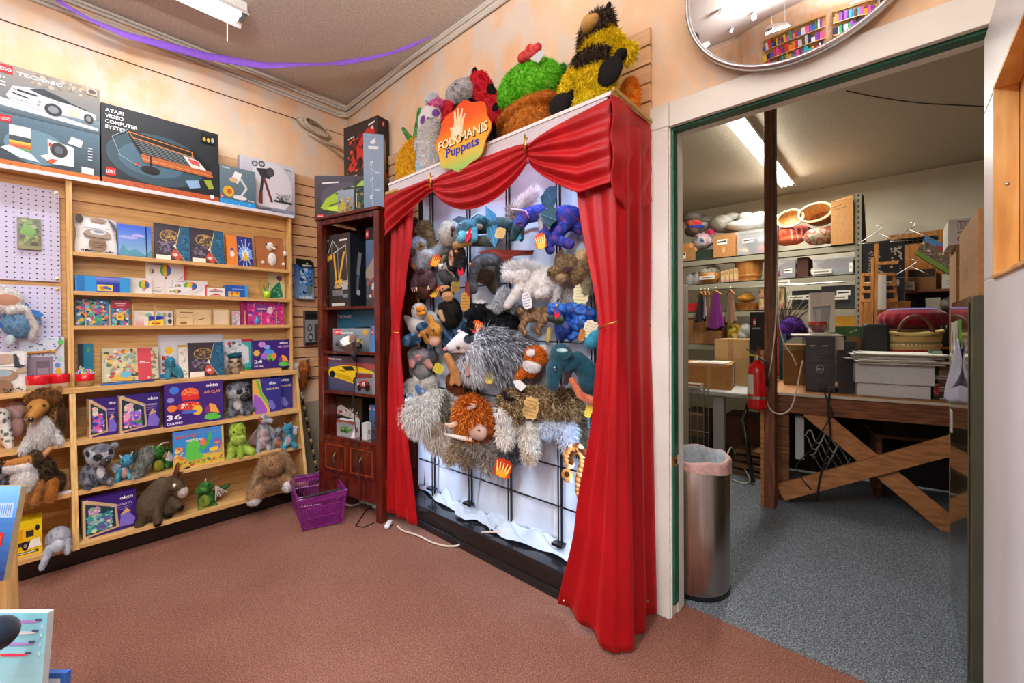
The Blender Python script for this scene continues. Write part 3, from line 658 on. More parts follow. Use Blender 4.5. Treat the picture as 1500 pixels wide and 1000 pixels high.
carton('toy_box', 'large box picturing a white sports car, topmost at the far left of the top board', 'toy box', P2, 0, w2, at(146, 133, Y=3.25).z-zc1, .09, '1c1c1e', car)
atari = [('g', 0, 0, 1, 1, '1a252c', '262c30'), ('e', .45, .42, .42, .34, '33505e'), ('e', .4, .4, .28, .22, '46697a'), ('r', 0, 0, 1, .075, 'b8562a'), ('s', 70, 0, 0, 1, .07, .003, .01, 'd97a3c 83391a')] + [
    ('t', .03, .9-.07*i, .062, s, W, l) for i, (s, l) in enumerate((('ATARI', .14), ('VIDEO', .14), ('COMPUTER', .25), ('SYSTEM', .17)))] + LOGO(.03, .1, .1, .75) + [
    ('p', [(.18, .74), (.76, .66), (.92, .46), (.3, .44)], '0e1114'), ('p', [(.2, .72), (.75, .645), (.76, .56), (.24, .64)], 'c77a34'), ('p', [(.215, .705), (.74, .635), (.745, .575), (.245, .655)], '171412')] + [
    ('l', .25+.012*i, .62-.024*i, .77+.016*i, .555-.02*i, .008, '76838a') for i in range(7)] + [('p', [(.3, .46), (.93, .42), (.94, .33), (.32, .36)], 'b4602f'), ('l', .3, .4, .94, .36, .008, 'e19a60'), ('r', .2, .2, .0, .2, '000000'),
    ('p', [(.66, .56), (.8, .54), (.88, .42), (.74, .42)], 'e4e4de'), ('p', [(.7, .54), (.8, .53), (.82, .46), (.74, .47)], 'cf5a54'), ('e', .38, .27, .08, .05, '11161a'), ('r', .375, .27, .39, .46, '11161a'), ('e', .27, .31, .02, .02, 'c43b30'),
    ('l', .08, .6, .14, .38, .006, '9fb4be'), ('l', .14, .38, .3, .28, .006, '9fb4be'), ('l', .08, .6, .2, .74, .006, '9fb4be'), ('p', [(.68, .22), (.8, .26), (.82, .16), (.72, .12)], '8fb3d8'), ('p', [(.85, .28), (.92, .3), (.95, .18), (.9, .16)], '9aa83c'), ('r', .83, .82, .97, .96, '111416'), ('e', .86, .87, .015, .03, 'd8a91e'), ('e', .9, .87, .015, .03, 'e0b424'), ('e', .94, .88, .014, .04, 'aab2b8'), ('e', .93, .06, .02, .03, W)]
flat('toy_box', 'wide black box picturing a retro game console on the top board', 'toy box', 148, 319.5, 173, 3.25, ZT, .1, '1a1d20', atari)
lampa = [('g', 0, 0, 1, 1, '4d6672', '6a828d'), ('r', 0, 0, 1, .13, '2a9be0'), ('s', 20, 0, 0, 1, .12, .006, .02, '1670b8 8fd0f8')] + LOGO(.02, .14, .1, .8) + [
    ('e', .55, .22, .2, .06, 'e6e8e8'), ('l', .58, .26, .74, .5, .05, 'd2d8da'), ('l', .74, .5, .56, .74, .05, 'd2d8da'), ('p', [(.28, .62), (.42, .9), (.62, .86), (.5, .58)], 'ecefef'), ('e', .38, .66, .12, .07, 'd8b98a'), ('e', .24, .34, .15, .14, 'e0b030'), ('e', .26, .34, .07, .07, 'c05a34'), ('t', .08, .93, .05, 'Disney', W, .2), ('t', .78, .16, .05, 'Disney', W, .18)]
flat('toy_box', 'small teal box picturing a white desk lamp and a ball on the top board', 'toy box', 321.5, 374, 246, 3.25, ZT, .05, '39505c', lampa)
cama = [('g', 0, 0, 1, 1, '9a98a4', 'd8dae4'), ('e', .55, .5, .4, .5, 'e4e4ec'), ('r', 0, 0, 1, .12, '8f97ab'), ('e', .26, .9, .055, .055, '555a60'), ('e', .26, .9, .03, .03, 'c8c8cc'), ('e', .38, .92, .06, .06, '555a60'), ('e', .38, .92, .032, .032, 'c8c8cc'), ('p', [(.28, .82), (.5, .86), (.58, .78), (.52, .66), (.36, .68)], '33373b'), ('e', .54, .8, .07, .09, '4a4e53'),
    ('l', .4, .68, .34, .2, .05, '3a3c40'), ('l', .42, .66, .56, .22, .045, '7a3030'), ('l', .36, .4, .36, .16, .06, '7d3434'), ('s', 26, .62, .26, .92, .44, .012, .04, '2c2f34 6c7076 b0b4ba'), ('r', .6, .24, .94, .28, '3a3d42'), ('t', .8, .9, .06, 'Disney', '6a88b8', .14), ('l', .3, .06, .55, .08, .03, '59606e'), ('l', .56, .05, .8, .07, .02, '69707e')]
flat('toy_box', 'pale silver box picturing an old film camera, behind the small lamp box', 'toy box', 351, 431.5, 236, 3.303, ZT, .05, 'a8acb4', cama)
# --- shelf 1
def tote(name, label, xl, xr, yt, Yf, Z0, seedart, tilt=12):
    P, w, h = rectL(xl, xr, yt, Yf, Z0, tilt=tilt); U, V, N = axes(0, tilt); b = MB()
    f = lambda u, v: .022*(math.sin(PI*u)*math.sin(PI*v))**.4
    g = lambda sg: (lambda u, v: P+U*w*(u+.02*math.sin(9*v)*(2*u-1))+V*h*(v+.015*math.sin(11*u)*(2*v-1))+N*sg*f(max(.0001, min(.9999, u)), max(.0001, min(.9999, v))))
    T = thing(name, label, 'bag', P+U*w/2); b.grid(g(1), 20, 20, 'e9e8e4'); b.grid(g(-1), 20, 20, 'd8d6d0'); b.build('pouch', CLOTH, T, smooth=True)
    b = MB(); b.art(P+N*.0235, U, V, w, h, seedart, N=N, e=.0004); b.build('print', CLOTH, T); return T
sea = [('e', .55, .88, .2, .06, 'a08a7c'), ('p', [(.78, .95), (.98, .8), (.98, .62), (.9, .7)], '5a6470'), ('e', .1, .88, .09, .1, '5a544e'), ('e', .52, .5, .34, .14, 'a89486'), ('e', .54, .56, .2, .07, 'cfd6d6'), ('e', .56, .58, .13, .04, '8fa0a6'), ('e', .52, .24, .22, .18, '947a66'), ('l', .32, .28, .72, .28, .012, '4a3c32'), ('l', .34, .22, .7, .22, .012, '4a3c32'), ('l', .38, .16, .66, .16, .012, '4a3c32'), ('l', .18, .5, .3, .42, .012, '3a302a'), ('l', .3, .42, .75, .4, .012, '3a302a'), ('l', .2, .64, .8, .66, .01, '3a302a'), ('s', 16, .05, .02, .45, .1, .012, .025, '202020'), ('s', 12, .65, .02, .95, .08, .012, .02, '202020')]
tote('zip_pouch', 'puffy white pouch printed with a brown sea creature on the top shelf', 110, 171, 316, 3.30, Z1, sea)
def notebook(label, xl, xr, yt, Yf, Z0, col, art, tilt=10, elastic=None, spiral=None, d=.018):
    P, w, h = rectL(xl, xr, yt, Yf, Z0, tilt=tilt); U, V, N = axes(0, tilt); T = thing('notebook', label, 'notebook', P+U*w/2)
    b = MB(); b.frame(P-N*.002, (U, V, -N), (w, h, d-.004), 'f0ead8'); b.build('pages', PRINT, T)
    b = MB(); b.frame(P+V*-.0, (U, V, -N), (w*1.01, h*1.01, .002), col); b.frame(P-N*(d-.002), (U, V, -N), (w*1.01, h*1.01, .002), col); b.frame(P-U*.002, (U, V, -N), (.002, h*1.01, d), col); b.art(P, U, V, w, h, art, N=N); b.build('cover', PRINT, T)
    if elastic: b = MB(); b.frame(P+U*w*elastic[0]+N*.002, (U, V, -N), (w*.035, h*1.015, d+.004), elastic[1]); b.build('elastic_strap', CLOTH, T)
    if spiral:
        b = MB()
        for i in range(14):
            c = P+V*(h*(i+.5)/14); b.tube([c-N*d/2+(U*math.cos(a)*-.006+N*math.sin(a)*.011) for a in np.linspace(0, 2*PI, 11)], .0011, spiral, n=5)
        b.build('spiral_binding', METAL, T)
    return T
notebook('blue notebook with a sky cover and dark elastic on the top shelf', 173.5, 222, 329, 3.29, Z1, '2a58c8', [('g', 0, 0, 1, 1, '7fb0c0', '1d50c8'), ('e', .3, .62, .3, .05, '9a9ad8'), ('p', [(0, .1), (.12, .42), (.3, .2), (.5, .28), (.8, .12), (1, .3), (1, 0), (0, 0)], '3f8aa0'), ('r', 0, 0, 1, .08, '46748a'), ('e', .62, .7, .2, .04, 'a8a4e0')], elastic=(.83, '10204a'))
wiz = [('r', 0, 0, 1, 1, '35303c'), ('e', .42, .68, .28, .17, 'a88a4a'), ('e', .42, .68, .25, .145, '3b3340'), ('s', 34, .2, .52, .66, .84, .02, .04, 'b8954c 8a7038 5c4a34'), ('s', 34, .04, .18, .55, .55, .03, .06, '4c4458 6a5c70 28242e 7a6a80'), ('p', [(.74, 1), (1, 1), (1, 0), (.84, 0), (.56, .38)], '1d5878'), ('s', 26, .74, .05, .98, .95, .02, .045, '2c7296 14405a'), ('l', .74, 1, .56, .38, .012, 'e0c070'), ('l', .56, .38, .84, 0, .012, 'e0c070'), ('p', [(.42, .16), (.52, .34), (.66, .26), (.72, .1), (.62, .02)], 'c04a34'), ('p', [(.5, .4), (.56, .5), (.6, .36)], 'e8d8c0'), ('r', .02, .0, .42, .15, 'ece4d4'), ('e', .56, .18, .07, .04, 'ead4c4')]
notebook('dark notebook with a gold emblem, left one of the pair on the top shelf', 227.5, 279, 328, 3.29, Z1, '2c2834', wiz)
notebook('dark notebook with a gold emblem, right one of the pair on the top shelf', 280.5, 328.5, 335, 3.29, Z1, '2c2834', wiz)
notebook('spiral notebook with an orange spine and a blue starburst cover', 333, 371.5, 345, 3.29, Z1, 'd87428', [('r', 0, 0, .4, 1, 'e08030'), ('r', .4, 0, 1, 1, '20307c'), ('e', .7, .45, .26, .24, '6f9adf'), ('e', .7, .44, .14, .13, 'd8ecf4')] + [('l', .7, .44, .7+.3*math.cos(a), .44+.5*math.sin(a), .015, 'cfe4ff') for a in np.linspace(.3, 6, 11)] + [('p', [(.54, .2), (.7, .52), (.86, .2), (.76, .26), (.66, .26)], 'e0b020'), ('e', .2, .4, .08, .1, 'e8e0d8'), ('e', .2, .56, .06, .04, '4050a8')], spiral='c8c8cc')
T = notebook('brown furry notebook with a white bellied bird face', 376.5, 417, 347, 3.29, Z1, '8a5430', [('r', 0, 0, 1, 1, 'a5673a')], tilt=8)
P, w_, h_ = rectL(376.5, 417, 347, 3.29, Z1); U, V, N = axes(0, 8)
fl = lambda u, v: P+U*w_*u+V*h_*v+N*.004
b = MB(); b.ell(fl(.55, .32), (.03, .014, .05), 'ece8e2'); b.ell(fl(.5, .72), (.028, .012, .03), 'f0ece6'); b.ell(fl(.2, .2), (.012, .008, .012), 'ece8e2'); b.ell(fl(.95, .2), (.012, .008, .012), 'ece8e2'); b.build('applique', CLOTH, T, smooth=True)
b = MB(); b.ell(fl(.34, .76)+N*.012, .007, '14100c'); b.build('eye', EYE, T, smooth=True); b = MB(); b.ell(fl(.72, .74)+N*.008, .007, '14100c'); b.build('eye', EYE, T, smooth=True)
b = MB(); b.poly([fl(.42, .7)+N*.012, fl(.62, .6)+N*.022, fl(.66, .68)+N*.014], N*.006, 'e8cfae'); b.build('beak', CLOTH, T)
b = MB(); b.tube([fl(1.0, .95), fl(1.04, .8), fl(1.02, .62)], .002, 'd8d0c4'); b.ell(fl(1.03, .55), (.014, .008, .02), 'e8e2da'); b.build('charm', CLOTH, T, smooth=True)
# --- shelf 2
flat('crayon_box', 'long blue box with a small yellow label at the left end of the second shelf', 'art supplies', 110, 191, 405, 3.27, Z2, .06, '1c7fc8', [('r', 0, 0, 1, 1, '2a96d8'), ('r', .37, 0, .8, 1, '2038a0'), ('g', .37, .6, .8, .95, '2038a0', '8890e0'), ('r', .38, .12, .67, .5, 'e8d040'), ('s', 8, .4, .16, .66, .46, .06, .12, 'd8762c 4060b0'), ('r', .03, 0, .16, 1, '1a70b8')])
ball = lambda x, y, r: [('e', x, y, r, r*1.3, 'd83a2c'), ('e', x-r*.4, y, r*.55, r*1.2, '58b048'), ('e', x-r*.1, y, r*.4, r*1.25, 'e8c830'), ('e', x+r*.55, y-r*.1, r*.4, r*.9, '3a6ac0'), ('r', x-r*.15, y-r*1.9, x+r*.2, y-r*1.45, '7a4a30')]
bart = lambda bx, by, r: [('r', 0, 0, 1, 1, 'f2f1ee')] + ball(bx, by, r) + ball(.14, by-.05, r*.42) + [('r', .06, .9, .4, .93, '8088a0'), ('l', .1, .2, .35, .25, .012, '888888'), ('l', .6, .25, .92, .62, .012, '6a6a70'), ('l', .64, .2, .95, .52, .012, 'b04040'), ('r', .08, .12, .36, .14, 'a0a4b0')]
flat('pencil_box', 'small white balloon picture box partly behind the long blue box', 'art supplies', 181, 222, 407, 3.31, Z2, .02, 'eceae6', bart(.72, .62, .2))
flat('pencil_box', 'tall white balloon picture box standing at the back of the second shelf', 'art supplies', 213.5, 273, 384, 3.325, Z2, .018, 'eceae6', bart(.48, .76, .14) + [('r', .94, .42, 1, .95, 'd84030')], tilt=2)
flat('pencil_box', 'white balloon picture box with a red edge in front of the tall one', 'art supplies', 253, 304, 411, 3.30, Z2, .018, 'eceae6', bart(.5, .66, .2) + [('r', .93, 0, 1, .8, 'd23a44')])
flat('pencil_box', 'smallest white balloon picture box at the front edge of the second shelf', 'art supplies', 245, 281, 420, 3.275, Z2, .015, 'eceae6', bart(.4, .5, .16))
for z, l in ((Z2, 'lower'), (Z2+.031, 'upper')):
    P, w_, h_ = rectL(304, 329.5, 421 if z > Z2 else 430, 3.28, Z2)
    carton('crayon_box', 'flat white crayon box with a red picture, %s of a stack of two' % l, 'art supplies', Vector((P.x, 3.28, z)), 0, w_, .03, .05, 'f0eeea', [('r', 0, 0, 1, 1, 'f2f0ec'), ('p', [(.15, .35), (.45, .8), (.85, .4)], 'd04030'), ('r', .1, .15, .9, .3, '404a80'), ('e', .3, .5, .06, .15, 'e0a030')])
flat('crayon_box', 'blue crayon box with a yellow label near the green pencil pot', 'art supplies', 330, 364, 418, 3.28, Z2, .05, '2a6ec0', [('r', 0, 0, 1, 1, '2458ae'), ('r', .12, .1, .6, .5, 'e8c040'), ('s', 7, .14, .12, .58, .48, .05, .1, 'd06a30 a03050'), ('r', .84, 0, 1, 1, '3a9ad8'), ('r', .3, .66, .8, .74, '8aa4d8')])
T = thing('pencil_pot', 'lime green pot holding a few pencils at the right end of the second shelf', 'pencil pot', (at(391, 432, Y=3.29).x, 3.29, Z2))
px_ = at(391, 432, Y=3.29).x; b = MB(); b.lathe((px_, 3.29, Z2), [(.001, .002), (.02, .002), (.026, .055), (.024, .055), (.018, .006)], 'a8d820', n=20); b.build('cup', GLOSS, T, smooth=True)
for i, (dx, c, h) in enumerate(((-.03, 'b8c020', .12), (-.012, '308a50', .09), (.012, '58a030', .11), (.02, 'e0d8c0', .10))):
    b = MB(); b.cyl((px_+dx*.3, 3.29+.004*i, Z2+.005), (px_+dx*1.3, 3.295+.003*i, Z2+h), .0035, col=c, n=7); b.cyl((px_+dx*1.3, 3.295+.003*i, Z2+h), (px_+dx*1.42, 3.2955+.003*i, Z2+h+.012), .0035, .0005, '6a4a30', n=7); b.build('pencil', GLOSS, T)
flat('sketch_pad', 'green illustrated pad leaning behind the lime pencil pot', 'sketch pad', 394, 417.5, 400, 3.325, Z2, .01, 'd8d0a8', [('r', 0, 0, 1, 1, 'd4cf9c'), ('p', [(.05, .05), (.9, .1), (.7, .7), (.4, .55), (.1, .3)], '1f7a5c'), ('s', 18, .1, .1, .85, .6, .03, .06, '2a9a70 145a44 8ac090'), ('e', .7, .82, .16, .1, 'a03848'), ('e', .62, .84, .1, .06, '3050a0')], tilt=6)
# --- shelf 3
puz = '2f8fc8 e04a6a f0c838 48b068 6a48a8 f08a3a e8e8f0 1f3f78 c83a9a 70d0d8 30281f'
flat('puzzle_box', 'boxed puzzle with a busy floral picture at the left end of the third shelf', 'puzzle', 110, 160, 437, 3.31, Z3, .02, '3a78a0', [('r', 0, 0, 1, 1, '3c7ea8'), ('s', 190, 0, 0, 1, 1, .03, .075, puz)], tilt=5)
flat('puzzle_box', 'boxed puzzle with a red title band beside the first floral puzzle', 'puzzle', 162.5, 190.5, 438, 3.30, Z3, .02, '3a78a0', [('r', 0, 0, 1, 1, '3c7ea8'), ('s', 120, 0, 0, 1, .68, .03, .07, puz), ('r', .02, .66, .98, .96, 'a8203a'), ('r', .2, .82, .8, .86, 'e8d0d4'), ('r', .3, .75, .7, .78, 'e0b0b8'), ('e', .45, .34, .2, .13, 'e8d838'), ('e', .45, .34, .1, .06, 'e06a30')], tilt=5)
flat('paint_set', 'pale pastel paint set box on the third shelf behind a yellow crayon box', 'art supplies', 196.5, 225, 455, 3.30, Z3, .015, 'f0ece6', [('r', 0, 0, 1, 1, 'f2efea'), ('e', .5, .78, .12, .1, 'd8e0a0'), ('e', .74, .72, .16, .14, '88b8c0'), ('g', .05, .05, .5, .45, 'e8a0a8', 'f4e0dc'), ('e', .3, .8, .1, .1, 'f0d8c0')])
flat('crayon_box', 'yellow and blue crayon box lying in front of the paint sets', 'art supplies', 218, 239.5, 463, 3.275, Z3, .02, 'e8d030', [('r', 0, 0, 1, 1, 'f0d830'), ('p', [(0, .5), (1, .72), (1, 1), (0, 1)], '2038a8'), ('r', .2, .2, .8, .34, 'c04030')])
flat('paint_set', 'round pan watercolour set beside the yellow crayon box', 'art supplies', 228.5, 253, 455, 3.30, Z3, .015, 'e8e6e0', [('r', 0, 0, 1, 1, 'e4e2dc'), ('e', .18, .72, .13, .16, '88c0a0'), ('e', .5, .72, .13, .16, 'b0a890'), ('e', .82, .7, .13, .16, '6a7880'), ('e', .82, .3, .13, .16, '3a4048'), ('e', .5, .3, .13, .16, 'c8d0d8')])
flat('wooden_box', 'engraved wooden pencil box lying on the third shelf', 'wooden box', 257.5, 309, 453, 3.29, Z3, .03, 'd8b880', [('r', 0, 0, 1, 1, 'd8ba84'), ('r', .02, .05, .98, .95, 'e2c898'), ('r', .1, .78, .46, .84, '8a6c44'), ('l', .6, .35, .8, .45, .04, '2a2420'), ('l', .1, .6, .4, .6, .03, 'a8885a'), ('l', .1, .5, .36, .5, .03, 'a8885a'), ('r', .12, .1, .3, .25, '8a6a40')])
flat('wooden_box', 'plain wooden box beside the engraved one on the third shelf', 'wooden box', 312, 335.5, 453, 3.295, Z3, .03, 'dcbc8c', [('r', 0, 0, 1, 1, 'dcc090'), ('r', .08, .1, .92, .92, 'ecdab8')])
flat('craft_kit', 'small pastel picture kit at the right of the wooden boxes', 'art supplies', 340, 352, 456, 3.30, Z3, .015, 'd8d0e0', [('r', 0, 0, 1, 1, 'd4cfe4'), ('s', 30, 0, 0, 1, 1, .05, .12, 'a888c8 88c8b8 e8a8c0 f0e8d8')])
T = thing('craft_kit', 'pink boxed craft kit with blue and pink figures in its window', 'art supplies', (at(384, 460, Y=3.30).x, 3.30, Z3))
P, w_, h_ = rectL(353.5, 415.5, 442, 3.30, Z3); b = MB(); b.frame(P, ((1, 0, 0), (0, 0, 1), (0, 1, 0)), (w_, h_, .03), 'c02878'); b.art(P, (1, 0, 0), (0, 0, 1), w_, h_, [('r', 0, 0, 1, 1, 'd83a90'), ('s', 80, 0, 0, 1, 1, .03, .08, '8a2a88 f080b8 b0306a e8b0d0 6a4ab0'), ('e', .66, .65, .07, .16, 'f0e8ec'), ('r', .3, .55, .56, .9, '8a4898'), ('r', .02, .0, .14, 1, 'a01c60')]); b.build('box', PRINT, T)
for cx, c in ((376, '38a0d8'), (393, 'e860a8')):
    q = at(cx, 466, Y=3.295); b = MB(); b.ell((q.x, 3.294, Z3+.03), (.016, .012, .024), c); b.ell((q.x, 3.292, Z3+.055), (.012, .01, .012), c); b.build('figure', GLOSS, T, smooth=True)
b = MB(); q = at(384, 441, Y=3.28); b.box(q.x-.025, 3.285, Z3+.11, q.x+.025, 3.30, Z3+.118, 'f0f0ee'); b.build('hang_tab', PRINT, T)
# --- shelf 4 (top of the lower part)
flat('pencil_tin', 'teal upright pencil tin at the left end of the fourth shelf', 'art supplies', 114, 136, 503, 3.325, ZM, .02, '14506a', [('r', 0, 0, .36, 1, '243848'), ('r', .38, 0, 1, 1, '1a7a98'), ('e', .16, .4, .1, .07, 'd0d8e0'), ('e', .7, .85, .12, .06, '58a048'), ('r', .1, .05, .9, .15, '3a4a90')])
T = thing('bead_tub', 'red round tub heaped with bright plastic beads beside the post', 'tub', (at(125, 560, Y=3.225).x, 3.225, ZM))
q = at(125, 560, Y=3.225); tx = q.x; b = MB(); b.lathe((tx, 3.225, ZM), [(.001, 0), (.030, 0), (.034, .03), (.037, .034)], ['d8c8b0', 'b09070', 'd0121a'], n=26)
b.lathe((tx, 3.225, ZM), [(.037, .034), (.039, .068), (.036, .069), (.034, .05)], 'd0121a', n=26); b.build('tub', GLOSS, T, smooth=True)
b = MB(); cs = '38b8d0 e83a98 f0d030 58c860 3a60c8 f08ac0 60d8c8'.split()
for i in range(120):
    r = .036*math.sqrt(random.random()); a = random.random()*6.28; b.ell((tx+r*math.cos(a), 3.225+r*math.sin(a), ZM+.066+.028*(1-(r/.036)**2)*random.random()+.004), .0055, random.choice(cs), n=1)
stuff(b.build('beads', GLOSS, T))
notebook('wide spiral sketchbook with a bright garden cover and a red band', 150, 231.5, 510, 3.27, ZM+.008, 'd8d0b8', [('r', 0, 0, 1, 1, 'c8c8a8'), ('s', 120, 0, 0, .68, 1, .03, .085, '8a9a6a d8d0a0 b84a4a 7aa8c8 e8e0d0 5a6a48 e0b850 9ab0a8 c87a8a 3a4638'), ('s', 26, .84, 0, 1, 1, .03, .06, '8a7a58 c0603a 6a8a5a e0d0b0'), ('r', .62, 0, .87, 1, 'c8404c'), ('r', .66, .56, .76, .585, W), ('r', .65, .51, .84, .54, 'f0d0d0'), ('e', .82, .06, .025, .04, 'e0c8b8'), ('p', [(.12, .05), (.3, .3), (.56, .1), (.5, .02)], 'e0b43c'), ('e', .4, .2, .1, .1, '68b8d8')], tilt=8, spiral='b09a60', d=.012)
for i in range(2):
    q = at(148+20*i, 562-3*i, Y=3.185+.012*i)
    b = MB(); b.box(q.x, 3.182+.014*i, ZM, q.x+.17, 3.194+.014*i, ZM+.010, ['1d68b0', '20407c'][i]); b.build('pencil_pack', GLOSS, tag=(['bright blue pencil pack lying along the front of the fourth shelf', 'dark blue pencil pack lying behind the bright one on the fourth shelf'][i], 'art supplies'))
def rounded(w, h, r): return [(cx+math.cos(a)*r, cy+math.sin(a)*r) for cx, cy, a0 in ((w-r, r, -PI/2), (w-r, h-r, 0), (r, h-r, PI/2), (r, r, PI)) for a in (a0, a0+PI/6, a0+PI/3, a0+PI/2)]
P, w_, h_ = rectL(232.5, 327.5, 490, 3.325, ZM, tilt=4); U, V, N = axes(0, 4); b = MB(); b.poly([P+U*x+V*y for x, y in rounded(w_, h_, .012)], -N*.008, 'c9cfd6'); b.art(P+N*.0005, U, V, w_, h_, [('g', .03, .04, .97, .94, 'f0f0f0', 'd4dae2'), ('e', .15, .64, .06, .09, 'f0c030'), ('r', .02, .02, .3, .1, '2a88d0'), ('r', .05, .42, .14, .52, 'c03a34'), ('r', .05, .28, .12, .37, 'c03a34'), ('r', .05, .15, .16, .22, 'c8544c')], N=N)
b.build('magnetic_board', GLOSS, tag=('large white magnetic drawing board at the back of the fourth shelf', 'drawing board'))
flat('picture_pad', 'thin pale drawing pad standing between the white board and the dark notebook', 'sketch pad', 262, 283, 505, 3.285, ZM, .006, 'e8e0d4', [('r', 0, 0, 1, 1, 'ece6da'), ('s', 40, .05, .03, .95, .9, .015, .04, 'c8b8a8 e0c8c0 b0b8a8'), ('r', 0, .93, 1, 1, 'c09a50')], tilt=6)
notebook('dark notebook with a gold emblem on the fourth shelf in front of the white board', 277, 328, 502, 3.275, ZM, '2c2834', wiz, tilt=7)
flat('craft_kit', 'shiny silver and teal activity packet behind the sloth toy', 'art supplies', 326.5, 371, 497, 3.32, ZM, .012, 'b8c8cc', [('r', 0, 0, 1, 1, 'ccd6da'), ('r', .62, 0, 1, .92, '4ab8c0'), ('p', [(.3, .5), (.6, .9), (.86, .75), (.86, .3), (.5, .2)], 'e8f2f4'), ('s', 40, 0, .1, .7, 1, .03, .07, 'f0f4f6 8aa0a8 d04a50 5a6a70 e8ecee'), ('e', .86, .1, .1, .07, '20a060'), ('r', .62, .93, 1, 1, 'c0384a')], tilt=4, mat=GLOSS)
b = MB(); q0, q1 = at(352, 547, Y=3.23), at(412, 542, Y=3.23); b.box(q0.x, 3.225, ZM, q1.x, 3.30, ZM+.02, 'caa468'); b.build('wooden_block', MAPLE, tag=('plain wooden riser under the boxed coloured clay', 'riser'))
OK_ = lambda x, y, s, l=.3: [('t', x, y, s, 'okto', W, l)]
hand = lambda x, y: [('p', [(x, y), (x+.02, y+.08), (x+.16, y+.12), (x+.3, y+.02), (x+.28, y-.04), (x+.1, y-.06)], '58c040'), ('p', [(x+.04, y+.12), (x+.1, y+.36), (x+.2, y+.3), (x+.28, y+.08), (x+.14, y+.14)], 'f0a838'), ('e', x+.06, y+.2, .05, .1, '8a2a78')]
clay24 = [('r', 0, 0, 1, 1, '3a1a72'), ('e', .23, .86, .09, .1, 'c88ad0'), ('e', .36, .76, .08, .08, '8ab0f0'), ('e', .4, .56, .14, .12, '4a90e0'), ('e', .3, .44, .1, .12, 'b06ad0'), ('e', .46, .38, .12, .12, '68b848'), ('e', .54, .44, .06, .1, 'f08a30'), ('e', .1, .56, .08, .1, 'e0b84a'), ('e', .2, .3, .03, .05, '30a8a0'), ('e', .44, .28, .04, .06, '3a3a30'), ('t', .03, .2, .16, '24', W, .2), ('t', .03, .07, .07, 'COLORS', W, .22)] + OK_(.68, .86, .13, .22) + [('t', .63, .73, .1, 'AIR CLAY', 'f0c0e0', .3)] + hand(.64, .1)
P, w_, h_ = rectL(370, 427, 498, 3.275, ZM+.021); carton('clay_box', 'purple box of coloured modelling clay marked 24 at the right end of the fourth shelf', 'clay box', P, 0, w_, h_, .03, '32186a', clay24)
# --- lower shelves: purple craft boxes
def okbox(label, xl, xr, yt, yb, Z0, Yf, yaw, art, d=.05, tilt=0, lside=None, lart=None, name='clay_box', topart=None):
    U, V, N = axes(yaw, 0); A = at(xl, yb, Y=Yf); A.z = Z0; B_ = atp(xr, yb, A, N); Tp = atp(xl, yt, A, N)
    return carton(name, label, 'craft box', A, yaw, (B_-A).dot(U), Tp.z-Z0, d, '36186e', art, tilt, lside=lside, lart=lart, topart=topart)
flow = lambda t: [('r', 0, 0, 1, 1, '341a70'), ('r', 0, 0, .1, 1, 'd2b48c'), ('p', [(.1, .03), (.1, .98), (.62, .72), (.66, .1)], 'c8a878'), ('p', [(.05, .07), (.05, .9), (.58, .66), (.61, .14)], '1f3a48'), ('s', 130, .05, .1, .56, .62, .028, .075, '6a58c8 e86ab0 f0a0c8 3a3a9a 9a7ae0 48904a d84a90 f4d8e4' if t else '3aa0a0 58c0a8 8a6ac0 2a7a80 c8d8a0 9ac8b8 6a58a0'), ('s', 40, .08, .55, .34, .8, .025, .06, 'e8e0c0 f0a0c8 c8d0a0' if t else 'c88ac0 e0c8d0 8aa878'), ('p', [(.66, .1), (.7, .42), (.84, .46), (.98, .24), (.94, .08)], '7a6ac8'), ('p', [(.68, .4), (.8, .56), (.9, .46)], 'd8b070')] + OK_(.68, .82, .12, .26) + [('t', .52, .66, .07, 'FLOWERS' if t else 'SUCCULENTS', 'c8b8f0', .4), ('r', .6, .6, .9, .615, '8a78c8'), ('r', .64, .55, .88, .565, '8a78c8')]
okbox('purple flower craft box with a wooden edge, left of the two beside the post', 131, 172, 585, 640, L1, 3.155, 8, flow(1), lside='d2b084', lart=[('t', .3, .3, .3, 'okto', '5a4030', .5)])
okbox('purple flower craft box with a wooden edge, right of the two beside the post', 176, 235, 580, 636, L1, 3.15, 8, flow(1), lside='d2b084', lart=[('t', .3, .3, .3, 'okto', '5a4030', .5)])
clay36 = [('r', 0, 0, 1, 1, '3c1874'), ('e', .16, .84, .08, .09, '3a78d0'), ('e', .1, .62, .06, .06, '8a8ac8'), ('e', .42, .74, .15, .13, 'e86a34'), ('r', .28, .58, .58, .7, 'd82a2a'), ('s', 22, .3, .66, .56, .86, .02, .035, 'f08a4a d8502a'), ('e', .4, .44, .2, .11, 'd83a30'), ('s', 16, .22, .36, .6, .52, .02, .04, 'f0e8e0 c82a2a f0a040'), ('e', .12, .42, .08, .08, 'f08030'), ('e', .54, .32, .09, .12, 'f0c030'), ('e', .4, .3, .14, .04, '4a68c0'), ('t', .03, .16, .16, '36', W, .24), ('t', .03, .05, .07, 'COLORS', W, .26)] + OK_(.7, .86, .12, .22) + [('t', .66, .7, .09, 'AIR CLAY', 'f09a60', .3)] + hand(.66, .1)
okbox('large purple modelling clay box marked 36 on the first slanted shelf', 241.5, 327, 563, 624, L1, 3.14, 0, clay36, tilt=2)
